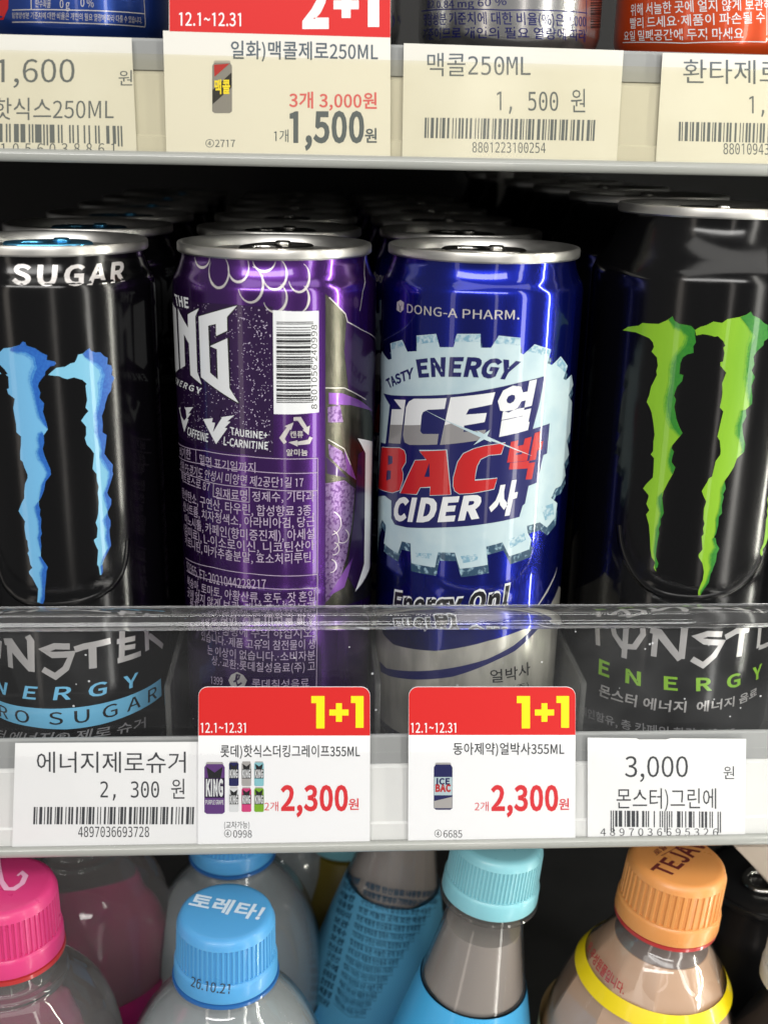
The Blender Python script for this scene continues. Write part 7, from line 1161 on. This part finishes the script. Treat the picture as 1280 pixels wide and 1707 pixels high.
# aqua caps, long sloping neck
def aqua(px, py, Y, lean, back, label, lm):
    nk = [(11.8, 3.4), (11.9, 6), (12.6, 10), (14.4, 20), (16.2, 29), (17.6, 36)]
    bd = [(18.0, 36.5), (20.3, 46), (23.5, 60), (27, 78), (30.5, 100), (33, 125), (33.5, 150), (33.5, 225)]
    return bottle('drink_bottle', px, py, Y, lean, back, 15.6, 20.5, 'cap_aqua', 'pet_smoky',
        [('neck_ring', 'pet_smoky', [(12, 1), (15.6, 1.2), (16, 1.9), (15.6, 2.6), (11.8, 3.4)], None), ('neck', 'pet_smoky', nk, None), ('drink', 'grey_drink', [(0, 14)]+[(q[0]-.9, q[1]) for q in smooth_prof(nk)[14:]]+[(0, 60)], None), ('label', lm, smooth_prof(bd), None)], label, 'bottles with aqua caps and blue labels', 72), smooth_prof(bd)
(r, O, M, h, cp), bd = aqua(816, 1482, -20, 5.5, 2, 'bottle with pale aqua ribbed cap, clear neck and sky blue label', 'label_sky')
(r, O, M, h, cp), bd = aqua(678, 1330, 38, 6.5, 2, 'bottle behind the aqua cap with dark small print on its blue label', 'label_sky_dim')
f = Turned(O, [(q[0], h-q[1]) for q in bd][::-1], 26, M); k = Ink(f, 1); zl = Z(5.333, 520, 1400)
base = '제품명 탄산음료 내용량 원재료명 정제수 기타과당 구연산 비타민 합성향료 보관방법 서늘한 곳에 보관'.replace('민', '미').replace('당', '당').replace('방법', '')
ws = base.split()
for i in range(15):
    o = i*78; x0 = 470-i*19; x1 = 1150-i*48; mid = (x0*.55+x1*.45)
    s_ = ' '.join(ws[(i*3+j) % len(ws)] for j in range(5))
    k.text(s_, zl((x0, 420+o*.92), (mid, 500+o*.96), (x1, 500+o*.97)), zl((x0+6, 365+o*.92), (mid+6, 442+o*.96), (x1+4, 442+o*.97)), bold=.02)
    k.stroke(zl((x0-10, 445+o*.92), (mid, 520+o*.96), (x1, 520+o*.97)), .2)
    k.text(ws[(i*5) % len(ws)], zl((x0-190+i*2, 330+o), (x0-60, 400+o)), zl((x0-170+i*2, 275+o), (x0-40, 345+o)), bold=.03)
k.build('lettering', 'label_ink', r, step=3, vstep=6)
# milk tea
tea = [(12.6, 3.2), (13.6, 6.5), (16.6, 10), (19.6, 15), (24.0, 23), (27.6, 32.5), (30.4, 41), (31.2, 44), (32.4, 52), (33, 58)]
liq = [(0, 9.4), (15.3, 9.5)]+[(q[0]-.6, q[1]) for q in tea[3:]]+down(60, 238, 32.2)+[(0, 238)]
r, O, M, h, cp = bottle('drink_bottle', 1110, 1521, -26, 4.5, 1, 16.6, 21, 'cap_orange', 'pet_shell',
    [('neck_ring', 'neck_ring_red', [(15.6, .3), (16.3, .5), (16.4, 1.6), (15.0, 1.8)], None), ('neck_core', 'tea_neck', [(12.0, 1.5), (12.2, 5), (13.4, 7.5), (15.0, 9.4), (0, 9.45)], None), ('shell', 'pet_shell', smooth_prof(tea)+down(60, 230, 33), (12, 45, 10)), ('drink', 'milk_tea', liq, (12, 45, 10)), ('label', 'label_cream', down(50, 190, 33.8), None), ('yellow_band', 'label_yellow', [(23.0, 20), (24.2, 21.9), (25.7, 24.6)], None)], 'milk tea bottle with orange cap and yellow band round its shoulder', None, 44)
f = CapTop(O, M, h+21); zo = Z(3.0476, 860, 1400)
k = Ink(f); k.text('TEJAVA', zo((772, 190), (1012, -8)), zo((683, 152), (905, -40)), bold=.03); k.stroke(zo((735, 82), (810, 42)), .25); k.text('로얄', zo((715, 82), (770, 40)), zo((692, 62), (745, 18)), bold=.02); k.build('lettering', 'cap_print_brown', r)
f = Turned(O, [(25.7, h-24.6), (24.2, h-21.9), (23.0, h-20)], 24, M)
k = Ink(f, 4); k.text('은 우성원물입니다.', zo((362, 552), (430, 684), (545, 788)), zo((384, 512), (452, 628), (556, 740)), bold=.02); k.build('lettering', 'ink_red', r, step=1.0, vstep=1.0)
# clear drink, pink caps
def pink(px, py, Y, lean, label, group='clear bottles with pink caps'):
    pk = smooth_prof([(13.2, 4), (14, 7), (16.0, 8.4), (16.6, 9.2), (16.6, 10.2), (18.5, 12), (23.5, 17.5), (28, 24), (31, 33), (32.6, 44), (33, 56)])
    return bottle('drink_bottle', px, py, Y, lean, 0, 16.0, 21, 'cap_pink', 'pet_shell',
        [('neck_ring', 'neck_ring_red', [(15.4, .3), (16.2, .5), (16.3, 1.7), (15.2, 1.9)], None), ('neck', 'pet_shell', [(13.2, 2), (13.2, 4)], None), ('drink', 'clear_drink', [(0, 4.2)]+pk+down(64, 234, 33)+[(0, 234)], None), ('label', 'label_magenta', down(57, 200, 33.6), None)], label, group, 60)
r, O, M, h, cp = pink(16, 1572, -40, 1, 'clear bottle with bright pink cap marked with a pale hook, lower left corner')
f = CapTop(O, M, h+21); zp = Z(4.74, 0, 1400); k = Ink(f)
k.stroke(zp((-20, 120), (-5, 240), (15, 330), (55, 388), (115, 388), (178, 345), (205, 285), (175, 258), (140, 285)), [1.5, 1.5, 1.5, 1.6, 1.6, 1.6, 1.6, 1.3, .7]); k.build('printed_hook', 'cap_print_pinkwhite', r)
pink(128, 1370, 30, 0, 'clear bottle with magenta label behind the pink cap, its top hidden by the rail')
# things half seen at the back and at the right
f = Plane((0, 24, 0)); u, v = f.uv(1283, 1456)
c, s_ = make_can('drink_can', (u, 24, FLOOR), 28.6, v-FLOOR, v-FLOOR-16, 'dark_can', 'dark can behind the orange capped bottle, seen from above', group='drinks half hidden on the lower shelf', tab_rot=2.0)
for ch in c.children:
    if ch.name.startswith('lid'): ch.data.materials[0] = MATS['dark_can']
r, O, M, h, cp = bottle('drink_bottle', 575, 1400, 100, 0, 0, 15.6, 20, 'cap_aqua', 'pet_shell', [('drink', 'olive_label', [(0, 3)]+smooth_prof([(13, 4), (16, 9), (25, 22), (31, 40), (33, 60)])+down(70, 235, 33)+[(0, 235)], None)], 'olive bottle deep in the shadow between the two blue ones', 'drinks half hidden on the lower shelf')
r, O, M, h, cp = bottle('drink_bottle', 1346, 1636, -36, 0, 0, 15.0, 15, 'pale_plastic', 'pet_shell', [('drink', 'dark_can', [(0, 2.5)]+smooth_prof([(12.6, 3), (13, 8), (20, 24), (29, 46), (32, 70)])+down(80, 235, 32)+[(0, 235)], None)], 'dark bottle with pale cap cut by the right edge, low corner', 'drinks half hidden on the lower shelf')
f = Plane((0, -6, 0)); P = [f.uv(*p) for p in ((1219, 1408), (1226, 1414), (1290, 1484), (1370, 1484), (1370, 1408))]
bm = bmesh.new(); a = [bm.verts.new((p[0]*S, -6*S, p[1]*S)) for p in P]; b = [bm.verts.new((p[0]*S, 30*S, p[1]*S)) for p in P]
bm.faces.new(a); bm.faces.new(b[::-1])
for i in range(5): bm.faces.new((a[i], b[i], b[(i+1) % 5], a[(i+1) % 5]))
bmesh.ops.bevel(bm, geom=bm.edges[:], offset=.8*S, segments=3, affect='EDGES')
tag(link('carton', bm_mesh(bm, 'carton'), None, 'beige_plastic'), 'slanted beige carton corner under the right end of the rail', 'carton', 'drinks half hidden on the lower shelf')
